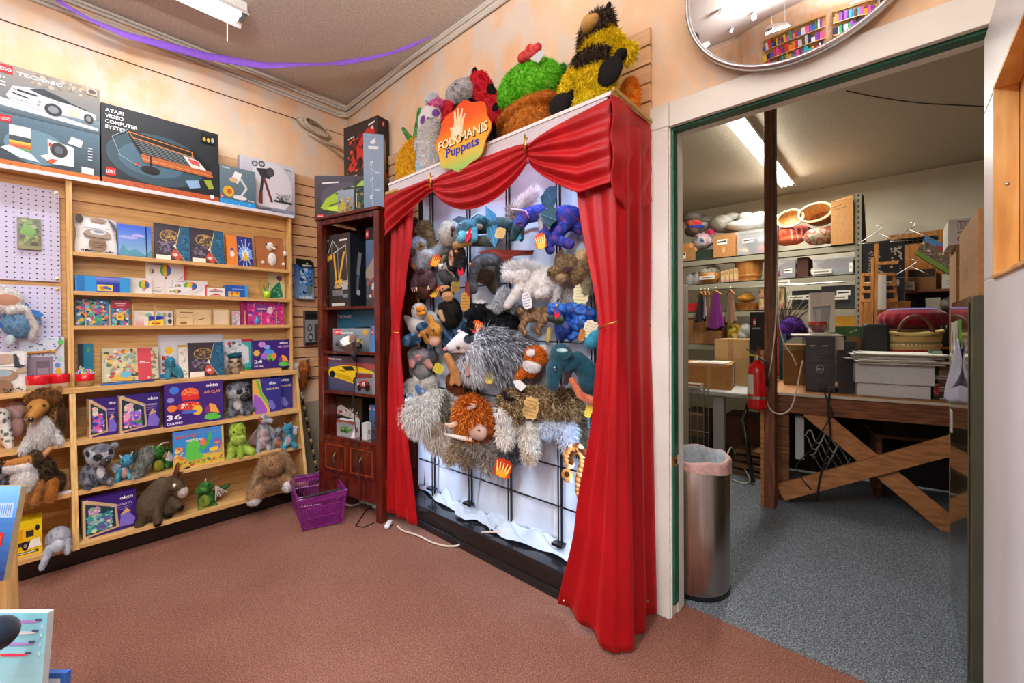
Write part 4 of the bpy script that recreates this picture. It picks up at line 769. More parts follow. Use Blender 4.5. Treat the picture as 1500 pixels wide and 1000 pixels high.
colr = [('r', 0, 0, 1, 1, '2e2a80'), ('p', [(0, 0), (0, 1), (.26, 1), (.34, .62), (.56, .3), (.6, 0)], 'e8b03a'), ('p', [(.0, .2), (.06, .6), (.3, .42), (.5, .1), (.5, 0), (.1, 0)], '9a5ac0'), ('p', [(.12, .95), (.22, .98), (.34, .6), (.56, .26), (.5, .24), (.28, .5)], '68b848'), ('p', [(.54, .16), (.58, .36), (.7, .34), (.82, .14), (.74, .06)], '6a6ab8')] + OK_(.58, .82, .12, .26) + [('t', .48, .66, .08, 'COLOURS', 'f0d890', .44)]
okbox('blue purple colouring kit with an orange swirl beside the ringed-eye lemur', 370, 411.5, 556, 600, L1, 3.17, 0, colr, d=.03)
okbox('blue purple colouring kit half hidden behind its twin by the side panel', 384, 431, 552, 596, L1, 3.225, 0, colr, d=.03)
okbox('purple succulent craft box standing on the bottom shelf beside the donkey', 121.5, 200, 734, 792, L3_, 3.05, 4, flow(0), lside='d2b084', d=.05)
dino = [('g', 0, 0, 1, 1, 'c8b040', '2a78c8'), ('r', 0, .3, 1, .86, '2f86cc'), ('p', [(0, .1), (.1, .36), (.2, .2), (.5, .28), (1, .24), (1, 0), (0, 0)], 'd8b83a'), ('s', 40, 0, 0, 1, .2, .02, .05, '3a8a48 e08a38 b04a3a 8aa838'), ('p', [(.22, .3), (.26, .62), (.4, .78), (.52, .6), (.5, .4), (.6, .2), (.3, .14)], '58c048'), ('p', [(.5, .5), (.66, .62), (.7, .86), (.76, .84), (.72, .56), (.56, .36)], '48b040'), ('e', .58, .62, .06, .1, 'e86a3a'), ('e', .86, .6, .05, .07, '8a4aa8'), ('s', 30, .0, .2, .2, .6, .02, .05, 'e89a48 d86a30 f0c860'), ('s', 24, .78, .28, 1, .6, .02, .05, 'e0a848 8a68a8 d8883a'), ('t', .06, .8, .09, 'MONSTERS', 'd84a3a', .42), ('t', .24, .68, .09, 'FIRST DAY', 'f0e8d0', .34), ('r', .7, .32, .88, .42, 'f0d040'), ('r', .96, 0, 1, 1, 'c8b050')]
okbox('picture book with a green monster on a blue cover on the second slanted shelf', 254, 328.5, 634, 685, L2, 3.10, 0, dino, d=.012, tilt=4, name='picture_book')
# ================================================================= plush toys on the left-hand bookcases
G1 = '8a8d94 6c7078 a9adb4 c4c7cc'; GD = '5a5c64 3c3e46 83868e b0b3ba'; WH = 'ece9e4 f6f4f0 dcd8d2'
pl = lambda z: dict(Z=z)
_pl0 = plush
def plush(*a, **k): k.setdefault('wall', 'L'); return _pl0(*a, **k)
plush('plush_lemur', 'grey ringed-eye lemur toy sitting between two purple boxes on the first slanted shelf', 'plush toy', (350, 607), pl(L1), [
    O(349, 572, 16, 13, 'b9bcc2 d6d8dc 9a9ea6', 4), O(348, 594, 17, 17, GD, -2, 12), O(338, 566, 5, 6, 'c8cacf 9a9ca4', 0, 3), O(362, 563, 5, 5, '8a8c94 6c6e76', 0, 3), O(358, 579, 8, 6.5, '_4a4a52', 12, 7), C(340, 600, 7, 336, 608, 6, GD, 8, 14), C(356, 598, 7, 361, 604, 6, GD, 8, 14), C(362, 592, 6, 371, 600, 5, '4c4e56 6a6c74', 4, 12)],
    eyes=[(351, 571, 2), (362, 569, 2)], nose=[(361, 577, 3, 2.4, '101012')], paint=[(351, 571, 5, 4.5, '34343c 44444c'), (363, 568.5, 4, 4, '34343c 44444c'), (348, 590, 5.5, 8, WH), (349, 563, 12, 6, '70747c 8a8e96'), (338, 566, 2.5, 3.5, '50525a')], fur=(2.4, 1.3, .2))
plush('plush_lemur', 'grey ringed-eye lemur toy leaning on the post on the second slanted shelf', 'plush toy', (143, 711), pl(L2), [
    O(147, 666, 20, 15, 'c4c6ca dcdee0 a4a7ae', 4, 15), O(137, 695, 20, 18, GD, -2, 15), O(130, 660, 6, 7, 'b0b2b8 8a8c94', -1, 3), O(169, 656, 6.5, 4, 'a8aab0 8a8c94', -2, 3), O(154, 673, 10, 8.5, '_55545a', 12, 8), C(150, 698, 6, 160, 705, 6, GD, 6, 12), C(126, 700, 8, 130, 709, 6, GD, 4, 6)],
    eyes=[(146, 665, 2), (163, 661, 2)], nose=[(157, 673, 3.6, 3, '0c0c0e')], paint=[(144, 666, 7.5, 5.5, '33333a 44444c'), (164, 662, 5, 5, '33333a 44444c'), (148, 689, 6, 9.5, WH), (150, 655, 15, 5.5, '6c7078 8a8e96'), (130, 661, 3, 4, '3a3a42')], fur=(2.4, 1.3, .2))
def dragon(label, anc, z, P, sil='c8ccd4', name='plush_dragon', **k): return plush(name, label, 'plush toy', anc, pl(z), P, fur=(1.1, 1.0, .2), vox=.9, **k)
BL = '4a9ab8 3a88a6 62b0c8'; GRN = '3f7a35 2f6428 5d9446'
dragon('pale blue baby dragon toy with silver wings beside the leaning lemur', (183, 702), L2, [O(186, 674, 10, 9, BL, 5), O(182, 691, 9, 10, BL, 0), C(176, 686, 4.5, 172, 700, 4.5, BL, 5, 8), C(188, 690, 4.5, 191, 699, 4.5, BL, 2, 6), C(178, 668, 1.5, 176, 664, .8, 'c8ccd0', 4, 4), C(193, 667, 1.5, 195, 662, .8, 'c8ccd0', 4, 4)],
    eyes=[(181, 672, 1.5), (192, 670, 1.5)], paint=[(183, 691, 5, 7, 'c49a94 d8aea4'), (183, 684, 4.5, 1.2, 'e8e4e2')], parts=[('wing', 'poly', [(178, 682, -3), (163, 676, -8), (161, 684, -8), (168, 691, -6)], 1.2, 'b4b9c4', 'e4e8f0'), ('wing', 'poly', [(192, 672, -2), (200, 672, -6), (199, 680, -6)], 1.2, 'b4b9c4', 'e4e8f0')])
plush('plush_cat', 'fluffy dark grey toy bent over between the blue and the green dragon', 'plush toy', (206, 698), pl(L2), [C(216, 667, 11, 203, 690, 11, '6e746c 8c9288 a8ada4 4a4f4a'), C(203, 690, 10, 198, 696, 7, '8c9288 b8bcb4 6e746c', 0, 4), O(198, 668, 8, 7, '3f4540 565c56', -4)], fur=(3.4, 1.4, .4))
dragon('green dragon toy with a yellow belly and silver wings beside the picture book', (231, 690), L2, [O(230, 661, 12, 9, GRN, 5), O(232, 679, 10.5, 11, GRN, 0), O(246, 682, 6, 8, GRN, -4), C(222, 664, 4, 216, 664, 3, GRN, 9, 12), C(245, 660, 4, 252, 668, 4, '24502a 3f6a35', -6, -8)], eyes=[(226, 657, 1.4), (236, 656, 1.4)],
    paint=[(232, 681, 8, 9, 'a8a034 8f8f30 7d9438')], parts=[('horn', 'tube', [(231, 653, 4), (240, 649, 3), (248, 650, 2)], [1.2, .9, .4], 'd8d4c8'), ('horn', 'tube', [(225, 653, 4), (223, 650, 4)], [1, .4], 'd8d4c8'), ('wing', 'poly', [(243, 675, 3), (248, 663, 0), (256, 672, 0), (252, 678, 2)], 1.2, 'aeb0b4', 'e6e6ea')])
plush('plush_hippo', 'lime green hippo toy sitting beside the picture book', 'plush toy', (348, 667), pl(L2), [O(348, 631, 12, 12, '9cbc3e b2cc58 84a232', 3), O(349, 641, 11, 8, 'a6c44a bcd466', 9, 8), O(348, 655, 16, 14, '94b83c aac650 7fa030', -2, 11), C(340, 658, 6, 337, 666, 5.5, 'a2c048 b8d060', 6, 10), C(356, 656, 6, 369, 663, 6, 'a2c048 b8d060', 6, 12), O(341, 621, 3.5, 4, '86a43a', 1, 2), O(354, 619, 3, 4.5, '86a43a', 1, 2), C(352, 654, 5, 352, 665, 5, '9cbc44', 10, 14)],
    eyes=[(343, 629, 1.5), (355, 628, 1.5)], paint=[(346, 640, 1, 1, '5a7a20'), (352, 639.5, 1, 1, '5a7a20')], fur=(1.6, 1.2, .15))
SV = '9a9ca4 b8bac2 7e8088'
dragon('tall silver dragon toy with long grey wings on the second slanted shelf', (386, 659), L2, [O(386, 613, 7.5, 8, SV, 4), C(389, 613, 5, 397, 616, 4, SV, 7, 10), C(386, 622, 7, 386, 634, 10, SV, 0, 0), O(386, 644, 11, 13, SV, 0, 10), C(380, 650, 4.5, 378, 660, 4, SV, 6, 8), C(393, 650, 4.5, 394, 657, 4, SV, 4, 6), C(383, 606, 1.4, 384, 602, .7, 'c08040', 3, 3)],
    eyes=[(384, 611, 1.6)], paint=[(386, 640, 6.5, 16, 'b09a9a c8b0ae 9a8688'), (380, 613, 3.5, 7, '9a4a34 b05a3c', -1)], parts=[('wing', 'poly', [(394, 624, -2), (402, 632, -4), (413, 652, -5), (411, 655, -5), (399, 645, -3)], 1.4, 'a8aab2', 'd4d6de'), ('wing', 'poly', [(379, 626, -4), (370, 634, -7), (362, 648, -9), (374, 651, -7)], 1.4, '8a7068', 'b8a09a')])
dragon('small grey dragon toy half hidden behind the tall silver one', (407, 655), L2, [O(408, 632, 6.5, 7, '767a84 8e929c', 2), O(407, 646, 8, 9, '767a84 8e929c', 0), C(401, 648, 3.5, 400, 655, 3.2, '7e828c', 4, 6), C(412, 648, 3.5, 413, 654, 3.2, '7e828c', 4, 6)], eyes=[(406, 631, 1.3), (412, 631, 1.3)], paint=[(407, 647, 5, 6, '9a6a4a b0805a')])
dragon('pale blue baby dragon toy at the right end of the second slanted shelf', (424, 655), L2, [O(422, 627, 7.5, 7.5, BL, 3), O(424, 643, 8.5, 10, BL, 0), C(418, 648, 4, 416, 654, 3.6, BL, 5, 8), C(429, 648, 4, 433, 654, 3.8, BL, 4, 7), C(418, 621, 1.3, 417, 618, .7, 'c8ccd0'), C(426, 621, 1.3, 427, 617, .7, 'c8ccd0')], eyes=[(419, 626, 1.4), (425, 626, 1.4)], paint=[(422, 643, 4.5, 6, 'b8a4a8 c8b4b4')], parts=[('wing', 'poly', [(428, 638, -1), (430, 624, -3), (436, 627, -4), (435, 637, -3)], 1.2, 'bcc4d0', 'eef0f6')])
dragon('pale blue baby dragon toy standing in front of the white board on the fourth shelf', (255, 554), ZM, [O(249, 530, 8.5, 8.5, BL, 6), C(251, 536, 6, 259, 543, 8, BL, 3, -1), C(246, 538, 4.5, 245, 552, 4.5, BL, 6, 8), C(262, 544, 5.5, 264, 551, 5.5, BL, 0, 2), C(266, 540, 3, 270, 549, 2, BL, -4, -4), C(244, 523, 1.3, 243, 520, .7, 'c8ccd0', 5, 5), C(253, 523, 1.3, 254, 519, .7, 'c8ccd0', 5, 5)], eyes=[(246, 528, 1.4), (253, 528, 1.4)], paint=[(249, 543, 3, 6, '6aa8bc 8ac0d0')])
plush('plush_sloth', 'brown sloth toy in a teal beret sitting on the fourth shelf', 'plush toy', (345, 547), pl(ZM), [O(344, 529, 9.5, 8.5, '8a7a64 a08e76', 4), O(345, 540, 13.5, 9, '70624e 8c7c64 5a4e3e', 0, 8), C(336, 540, 4, 333, 546, 3.5, '7e6e58', 4, 7), C(354, 540, 4, 358, 546, 3.5, '7e6e58', 4, 7)], eyes=[(340, 528, 1.3), (348, 528, 1.3)], nose=[(344, 531, 1.6, 1.1, '2a1c14')],
    paint=[(344, 530, 7.5, 6, 'd8c8ac e6d8c0'), (339, 529, 2.8, 2, '5a4836'), (349, 529, 2.8, 2, '5a4836'), (345, 542, 5, 5, 'b8a890')], parts=[('beret', 'soft', [O(344, 521, 11, 4.5, '1c4a5c 285a6c', 4, 9)], (.8, 1, 0))], fur=(2, 1.3, .3))
plush('plush_donkey', 'brown donkey toy with a cream muzzle on the bottom shelf', 'plush toy', (235, 760), pl(L3_), [C(222, 738, 24, 238, 716, 18, '5e4f3e 635341', -6, -2), C(250, 710, 11, 262, 716, 10, '62533f 54452f', 2, 6), C(262, 716, 9.5, 269, 725, 9, '62533f', 6, 8), C(230, 735, 9, 231, 758, 7, '5e4f3e 625240', 8, 14), C(244, 740, 7, 247, 752, 7, '52442f', 2, 8), C(252, 735, 7, 264, 746, 7, '5e4f3e', 2, 8), C(214, 745, 10, 206, 760, 8, '52442f', 0, 6), C(259, 700, 4.5, 262, 685, 3, '6a4030 54382a', 0, 0), C(264, 700, 4, 279, 695, 3, '54452f', -4, -6)],
    eyes=[(256, 711, 3.2, 'ece6da'), (256.6, 711, 2)], paint=[(270, 726, 9, 8.5, 'ddd2c0 ccc0ac'), (231, 763, 7, 4.5, '1c1814 2a241e'), (247, 754, 6.5, 4.5, '1c1814 2a241e'), (266, 748, 6.5, 4.5, '1c1814 2a241e'), (263, 690, 2, 7, '9a5040')], nose=[(267, 727, 1, 1.6, '2a2018')], fur=(1.3, 1.1, .15))
dragon('dark green dragon toy with spread silver wings on the bottom shelf', (303, 740), L3_, [O(301, 711, 12, 8, GRN, 6), C(295, 712, 6, 290, 713, 4.5, GRN, 10, 13), O(302, 730, 13, 12.5, GRN, 0), C(314, 730, 7, 337, 720, 2.5, '24502a 3f6a35', -8, -10), C(298, 738, 4, 289, 743, 3, GRN, 6, 10), C(310, 738, 4, 316, 741, 3.5, GRN, 4, 8)], eyes=[(297, 707, 1.5), (306, 707, 1.5)], paint=[(299, 731, 8, 10, '6f8a38 8a9a40 5a7a30')],
    parts=[('horn', 'tube', [(301, 704, 5), (302, 699, 5)], [1, .4], 'e4e0d8'), ('horn', 'tube', [(309, 706, 4), (319, 702, 2)], [1.3, .5], '7a5040'), ('wing', 'poly', [(316, 713, 4), (334, 727, 2), (328, 727, 2), (324, 731, 3), (319, 729, 3), (316, 735, 4)], 1.3, '7c6a5e', 'd8d4d0')])
plush('plush_rabbit', 'brown lop-eared rabbit toy with white feet at the right end of the bottom shelf', 'plush toy', (400, 722), pl(L3_), [O(401, 678, 17, 16, '9a7450 b08c68 835f3e', 6), O(400, 705, 28, 16, '94704c aa8660 7d5b3b', -4, 14), C(387, 671, 7, 371, 708, 8, '8f6d4e a88a6c', 2, 8), C(415, 668, 7, 429, 696, 7, '8f6d4e a88a6c', 2, 4), C(380, 708, 11, 374, 716, 11, '9a7450 b08c68', 6, 14), C(418, 706, 10, 422, 711, 10, '9a7450 b08c68', 4, 12)],
    eyes=[(393, 681, 1.6)], nose=[(403, 691, 2.6, 1.6, 'c08a84')], paint=[(373, 722, 9.5, 6, WH, -.3), (421, 713, 7, 9, WH, .2)], fur=(2.6, 1.3, .3))
# left bay
plush('plush_collie', 'long-haired brown and white collie toy on the first slanted shelf, left of the post', 'plush dog', (64, 651), pl(L1), [
    O(72, 614, 25, 34, '7a5430 a07444 5a3c24 c09a6a', -8, 20), O(66, 583, 25, 14, '6a4424 8a5e34 4f331c', 2, 16), O(57, 593, 17, 12, '_b07a3c', 21, 11), C(56, 597, 11, 48, 604, 8, '_b8823f', 26, 36), O(61, 630, 18, 24, WH, 14, 14), C(48, 638, 9, 36, 651, 7, WH, 12, 18), C(78, 636, 9, 86, 645, 7, WH, 8, 12), O(42, 579, 6, 5, '9a6a38', 2, 3), O(84, 570, 8, 4, 'b08048', 0, 3)],
    eyes=[(47, 591, 2.2), (65, 590, 2.6)], nose=[(47, 606, 5, 3.8, '0e0c0c')], paint=[(93, 615, 9, 26, '4a3424 6a4a30', -1), (36, 605, 7, 20, 'b08850 8a6030', -1)], fur=(4.6, 1.4, .75))
plush('plush_leopard', 'white spotted leopard toy at the frame edge on the first slanted shelf', 'plush toy', (8, 655), pl(L1), [O(3, 610, 14, 14, '_dcdcd4', 0), C(6, 620, 12, 12, 645, 10, '_e0e0d8', 0, 4), C(12, 645, 9, 14, 653, 7, '_e0d4d0', 4, 8)], paint=[(x, y, rx, ry, '_6a6c68') for x, y, rx, ry in ((2, 602, 2.5, 2), (7, 604, 2, 2.4), (7, 614, 3, 4), (13, 611, 1.6, 2), (16, 629, 3, 2.4), (9, 634, 4, 3), (3, 630, 2, 3), (18, 637, 2, 1.6), (11, 644, 4, 1.6), (4, 641, 2, 2), (19, 645, 3, 1.4))], fur=None)
plush('plush_toy', 'pale pink toy mostly hidden behind the collie and the leopard', 'plush toy', (24, 640), dict(Y=3.28), [O(24, 600, 17, 15, 'd0a8a0 dcb8b0', 0, 10), O(24, 625, 14, 16, 'c89c96', 0, 9)], fur=(.9, .8, .1))
plush('plush_shepherd', 'brown and black shepherd dog toy with a white chest on the second slanted shelf', 'plush dog', (60, 732), pl(L2), [
    O(52, 670, 13, 11, '4a3c2c 6a543a 2e261e', 2), C(46, 670, 8, 14, 670, 5.5, '_b87a40', 6, 8), C(42, 678, 8, 14, 676, 6, WH, 8, 8), O(38, 697, 20, 21, WH, 2, 16), O(66, 694, 18, 22, '33291f 5a4630 241d17', -6, 16), O(84, 712, 14, 16, '2c241d 5a4630', -10, 12), C(58, 708, 9, 50, 729, 7, 'a06a38 b47c46', 6, 14), C(42, 712, 8, 36, 731, 7, '9a6634 b07840', 2, 8), C(76, 712, 11, 74, 726, 9, 'b87838 a86a30', 2, 10), C(64, 668, 5, 74, 660, 4, '_c8906a', 0, -2)],
    eyes=[(43, 668, 1.6)], nose=[(10, 667, 3, 3, '141010')], fur=(3.6, 1.3, .5))
plush('plush_lemur', 'grey lemur toy cut by the frame edge beside the shepherd dog', 'plush toy', (2, 724), pl(L2), [O(-2, 688, 12, 13, 'b9bcc2 d6d8dc', 4), O(4, 712, 14, 12, GD, 0)], paint=[(2, 686, 4, 5, '34343c')], fur=(2.4, 1.2, .2))
plush('plush_manatee', 'pale grey manatee toy hanging its flipper over the bottom shelf edge', 'plush toy', (85, 810), pl(L3_), [O(86, 789, 19, 16, 'a0a2ac b6b8c0 8c8e98', -4, 14), O(85, 796, 11, 9, 'bec6d2 d0d6de', 8, 8), C(72, 800, 7, 62, 818, 4.5, 'aab2c0 c4cad4', 8, 16), C(99, 795, 6, 99, 808, 5, 'aab2c0 c4cad4', 4, 8)], fur=(1.5, 1.1, .2))
carton('toy_box', 'yellow box picturing a dump truck on the bottom shelf', 'toy box', Vector((at(4, 826, Y=3.05).x, 3.05, L3_)), 0, at(62, 800, Y=3.05).x-at(4, 826, Y=3.05).x, .165, .09, 'd8b80a', [('r', 0, 0, 1, 1, 'e6c60c'), ('g', .02, .16, .98, .8, 'd8a808', 'f0d418'), ('p', [(.1, .4), (.2, .74), (.52, .78), (.5, .44)], 'd89c08'), ('p', [(.52, .42), (.52, .76), (.82, .78), (.86, .4)], 'e8b80a'), ('r', .58, .52, .78, .7, '2a2820'), ('r', .1, .28, .88, .4, '2a2824'), ('e', .2, .28, .08, .13, '1c1c1c'), ('e', .56, .28, .09, .14, '1c1c1c'), ('e', .56, .28, .04, .06, '8a8a80'), ('e', .88, .74, .06, .09, '1c1c1c'), ('p', [(.62, .18), (.7, .42), (.92, .46), (.98, .2)], 'f0f0e8'), ('r', .3, .05, .9, .12, '20201c'), ('r', .36, .07, .84, .1, 'd8d8d0')])
b = MB(); q = at(92, 722, Y=3.08); b.box(q.x-.02, 3.075, L2, q.x+.03, 3.079, L2+.012, 'd8dce8'); b.build('price_label', PRINT, tag=('small white price label on the shelf edge beside the shepherd dog', 'label'))
# items by the pegboard
plush('plush_penguin', 'fluffy blue hooded toy with white trim and blue fins at the lavender pegboard', 'plush toy', (27, 500), dict(Y=3.26), [O(28, 473, 26, 21, '7aa8cc 93bcda 6393ba', 0, 13), O(10, 440, 26, 19, WH, 0, 12), O(52, 470, 10, 12, '8ab4d2 a0c4dc', -6, 6), C(38, 452, 6, 52, 480, 6, WH, 9, 6), C(14, 455, 5, 38, 452, 6, WH, 10, 9), C(52, 480, 6, 48, 492, 6, WH, 6, 4)], paint=[(11, 440, 19, 8.5, '_c8977a')],
    parts=[('fin', 'poly', [(34, 453, 14), (38, 443, 12), (43, 446, 12), (44, 458, 13)], 2, '2f6fb8'), ('fin', 'poly', [(44, 453, 10), (58, 455, 8), (66, 461, 8), (60, 465, 8), (44, 460, 9)], 2, '3a7cc4'), ('fin', 'poly', [(0, 470, 13), (4, 474, 13), (2, 480, 13), (-3, 478, 13)], 2, '2060b0'), ('foot', 'soft', [O(15, 498, 7, 9, 'd8ecf0 c8dce4', 6, 5, 20)], (1, 1, 0))], fur=(2.6, 1.3, .2))
T = thing('card_pack', 'small green picture pack hanging from a hook on the upper pegboard', 'card pack', at(42, 365, Y=3.3))
P, w_, h_ = rectL(25, 60, 319, 3.318, at(42, 365, Y=3.318).z); U, V, N = axes(0, 0); b = MB(); b.frame(P, (U, V, -N), (w_, h_, .012), '4a4e34'); b.art(P, U, V, w_, h_, [('r', 0, 0, 1, 1, '6c7048'), ('s', 90, 0, 0, 1, 1, .03, .09, '4a5a30 8a8a58 5a4e38 98a468 3a3c2c 7a9a4a'), ('p', [(.1, .5), (.3, .85), (.8, .6), (.6, .35)], '6aa03c'), ('r', 0, 0, 1, .12, '8a8a60')]); b.build('pack', GLOSS, T)
b = MB(); hk = P+U*w_*.45+V*h_; b.tube([hk+Vector((0, .012, .03)), hk+Vector((0, 0, .03)), hk+Vector((0, -.012, .0)), hk+Vector((0, -.008, -.01))], .0015, 'b8b8c0'); b.build('hook', METAL, T, smooth=True)
T = thing('toy_box', 'lavender dotted gift set box with a clear window behind the red tins', 'toy box', at(70, 570, Y=3.29))
P, w_, h_ = rectL(28, 94, 494, 3.295, ZM); b = MB(); b.frame(P, (U, V, -N), (w_, h_, .03), 'd8dcec')
b.art(P, U, V, w_, h_, [('r', 0, 0, 1, 1, 'd4e0f0'), ('s', 60, 0, .5, 1, 1, .01, .02, '40506a 6a7aa0'), ('r', .12, .2, .74, .62, '8a8090'), ('r', .36, .26, .66, .54, '6a5f6c'), ('r', .38, .28, .64, .4, '94889a'), ('e', .86, .3, .08, .1, 'e0b040'), ('e', .86, .2, .08, .08, '48a070'), ('e', .9, .56, .08, .06, 'b0d8d0'), ('e', .84, .44, .07, .05, '5a90d0'), ('e', .92, .9, .07, .05, '68b868'), ('e', .74, .12, .06, .08, 'c8b0d0')]); b.build('box', PRINT, T)
b = MB(); b.tube([P+U*w_*.12+V*h_*.7+N*.012, P+U*w_*.7+V*h_*.72+N*.012], .007, 'b88a3a', n=10); b.tube([P+U*w_*.7+V*h_*.72+N*.012, P+U*w_*.82+V*h_*.76+N*.012, P+U*w_*.92+V*h_*.86+N*.006], .003, '8a6a40', n=6); b.ell(P+U*w_*.74+V*h_*.72+N*.012, .01, 'c8983c'); b.build('handle', GLOSS, T, smooth=True)
tote('zip_pouch', 'white pouch drawn with a brown bird, at the left frame edge of the pegboard bay', -12, 39, 515, 3.225, ZM, [('e', .3, .8, .5, .12, 'b8a090'), ('e', .25, .4, .5, .16, 'a08068'), ('e', .28, .46, .3, .08, '9ab0b8'), ('p', [(.6, .92), (.7, .92), (.8, .66), (.98, .62), (.8, .56), (.64, .6)], '3a4048'), ('e', .84, .5, .16, .06, 'b0a080'), ('l', .1, .62, .8, .6, .012, '2a2622'), ('e', .2, .14, .4, .16, '8a6a50'), ('s', 14, .3, .02, .9, .1, .012, .025, '1a1a1a')], tilt=10)
for i, (x0, x1) in enumerate(((36, 76), (73, 103))):
    a0, a1 = at(x0, 560, Y=3.23-.012*i), at(x1, 560, Y=3.23-.012*i); r = (a1.x-a0.x)/2; cx = (a0.x+a1.x)/2; r = min(r, .045); y_ = 3.235
    T = thing('tin', ['red lidded tin, left of the pair in front of the dotted gift box', 'red lidded tin, right of the pair beside the wooden post'][i], 'tin', (cx, y_, ZM))
    b = MB(); b.lathe((cx, y_, ZM), [(.001, 0), (r*.95, 0), (r*.97, .028)], ['a8a098', 'c8b8a0'], n=28); b.build('body', GLOSS, T, smooth=True)
    b = MB(); b.lathe((cx, y_, ZM), [(r*.97, .028), (r, .03), (r, .07), (r*.95, .075), (.001, .075)], 'cf1622', n=28); b.build('lid', GLOSS, T, smooth=True)
# ================================================================= mahogany cabinet in the corner
CP = Vector((1.241, 2.878, 0)); CA = -77; cU, cV, cN = axes(CA); CW, CDp = .60, .36
def cw(u, n, z): return CP+cU*u-cN*n+Zv*z            # u along the front, n into the cabinet
def cpx(x, y, n=0): p = atp(x, y, CP-cN*n, cN); d = p-CP; return d.dot(cU), p.z
def cbox(b, u0, n0, z0, u1, n1, z1, col='888888', m=0): return b.frame(cw(u0, n0, z0), (cU, -cN, Zv), (u1-u0, n1-n0, z1-z0), col, m)
T = thing('display_cabinet', 'dark red wooden cabinet with open shelves full of boxed sets beside the curtain', 'cabinet', cw(CW/2, CDp/2, 0), math.radians(CA))
zA, zB1, zB, zC = cpx(477, 450)[1], cpx(480, 514)[1], cpx(471, 571)[1], cpx(472, 636)[1]
zT = 1.925; uR = cpx(548, 450)[0]; CW = uR+.045
b = MB()
for u in (0, CW-.045): cbox(b, u, 0, .0, u+.045, .045, zT-.02)
for u in (0, CW-.045): cbox(b, u, CDp-.04, .0, u+.045, CDp, zT-.02)
b.build('post', MAHOG, T, bev=.003)
b = MB(); cbox(b, -.008, -.012, zT-.02, CW+.008, CDp, zT); cbox(b, .04, .004, zT-.055, CW-.04, .03, zT-.02); b.build('top', MAHOG, T, bev=.004)
b = MB(); cbox(b, .045, CDp-.012, zC, CW-.045, CDp, zT-.02, '1c100c'); b.build('back_panel', MATTE, T)
for u, nm in ((.005, 'side_panel'), (CW-.02, 'side_panel')):
    b = MB(); cbox(b, u, .04, .25, u+.015, CDp-.03, zC if u > .1 else zT-.03); b.build(nm, MAHOG, T)
b = MB()
for u in (CW-.02,):
    for z0, z1 in ((zC, zC+.03), (zT-.07, zT-.02)): cbox(b, u, .04, z0, u+.015, CDp-.03, z1)
    cbox(b, u+.004, .04, zC, u+.009, CDp-.03, zT-.03)
b.build('side_frame', MAHOG, T)
for z in (zA, zB1, zB, zC): b = MB(); cbox(b, .02, .012, z-.018, CW-.02, CDp-.012, z); b.build('shelf', MAHOG, T, bev=.002)
zd1, zd0 = zC-.03, cpx(469, 686)[1]
b = MB(); cbox(b, .04, .006, zd0-.14, CW-.04, .03, zd0-.005); cbox(b, .04, .006, zd1, CW-.04, .03, zC-.005); b.build('rail', MAHOG, T, bev=.002)
for k in range(2):
    u0 = .045+k*(CW-.09)/2; u1 = u0+(CW-.09)/2-.006; b = MB(); cbox(b, u0, .0, zd0, u1, .04, zd1)
    d = b.build('drawer', MAHOG, T, bev=.003)
    b = MB()
    for q in ((u0+.02, zd0+.02, u1-.02, zd0+.026), (u0+.02, zd1-.026, u1-.02, zd1-.02), (u0+.02, zd0+.02, u0+.026, zd1-.02), (u1-.026, zd0+.02, u1-.02, zd1-.02)): cbox(b, q[0], -.003, q[1], q[2], .003, q[3], '8a3c1c')  # edge highlight put into the lighter orange moulding colour
    b.build('moulding', GLOSS, d)
    um, zm = (u0+u1)/2, (zd0+zd1)/2; b = MB(); b.ell(cw(um, -.003, zm+.02), (.008, .008, .012), '6e685c'); b.tube([cw(um, -.008, zm+.02), cw(um-.004, -.012, zm), cw(um, -.014, zm-.03), cw(um+.003, -.01, zm-.045)], .004, '7a7466'); b.build('handle', METAL, d, smooth=True)
def cset(name, label, xl, xr, yt, zb, n, col, art, dp=.08, side=None, sideart=None, da=0, cat='toy box'):
    u0, _ = cpx(xl, 500, n); u1, _ = cpx(xr, 500, n); _, z1 = cpx(xl, yt, n)
    return carton(name, label, cat, cw(u0, n, zb+.0005), CA+da, u1-u0, z1-zb, dp, col, art, side=side, sideart=sideart)
crane = [('g', 0, 0, 1, 1, '2c2824', '3a3432')] + LOGO(.06, .12, .06, 1.6) + [('r', .6, .9, .9, .925, 'd8d8d4'), ('r', .06, .91, .2, .93, 'c8c8c4'), ('p', [(.36, .72), (.42, .74), (.52, .32), (.46, .32)], 'c89a34'), ('p', [(.74, .74), (.82, .76), (.6, .34), (.54, .34)], 'd0a438'), ('l', .36, .74, .84, .84, .012, 'c8c4bc'), ('l', .34, .92, .1, .68, .01, 'c0bcb4'), ('l', .34, .92, .56, .8, .01, 'c0bcb4'), ('l', .34, .92, .32, .74, .01, 'c0bcb4'), ('p', [(.06, .68), (.3, .74), (.34, .68), (.1, .62)], 'c8a030'), ('l', .84, .86, .92, .3, .006, 'd0ccc4'), ('l', .54, .8, .56, .4, .005, 'c0bcb4'), ('p', [(.42, .26), (.44, .36), (.7, .38), (.72, .26)], 'd8a830'), ('r', .34, .16, .74, .24, '6a6e70'), ('r', .7, .24, .92, .36, 'a8a8a8'), ('s', 20, .36, .2, .94, .36, .01, .02, '3a3a38 d8b050 8a8e90'), ('r', .3, .02, .8, .06, 'c8c4bc'), ('r', .74, .13, .92, .18, '6a7a88')]
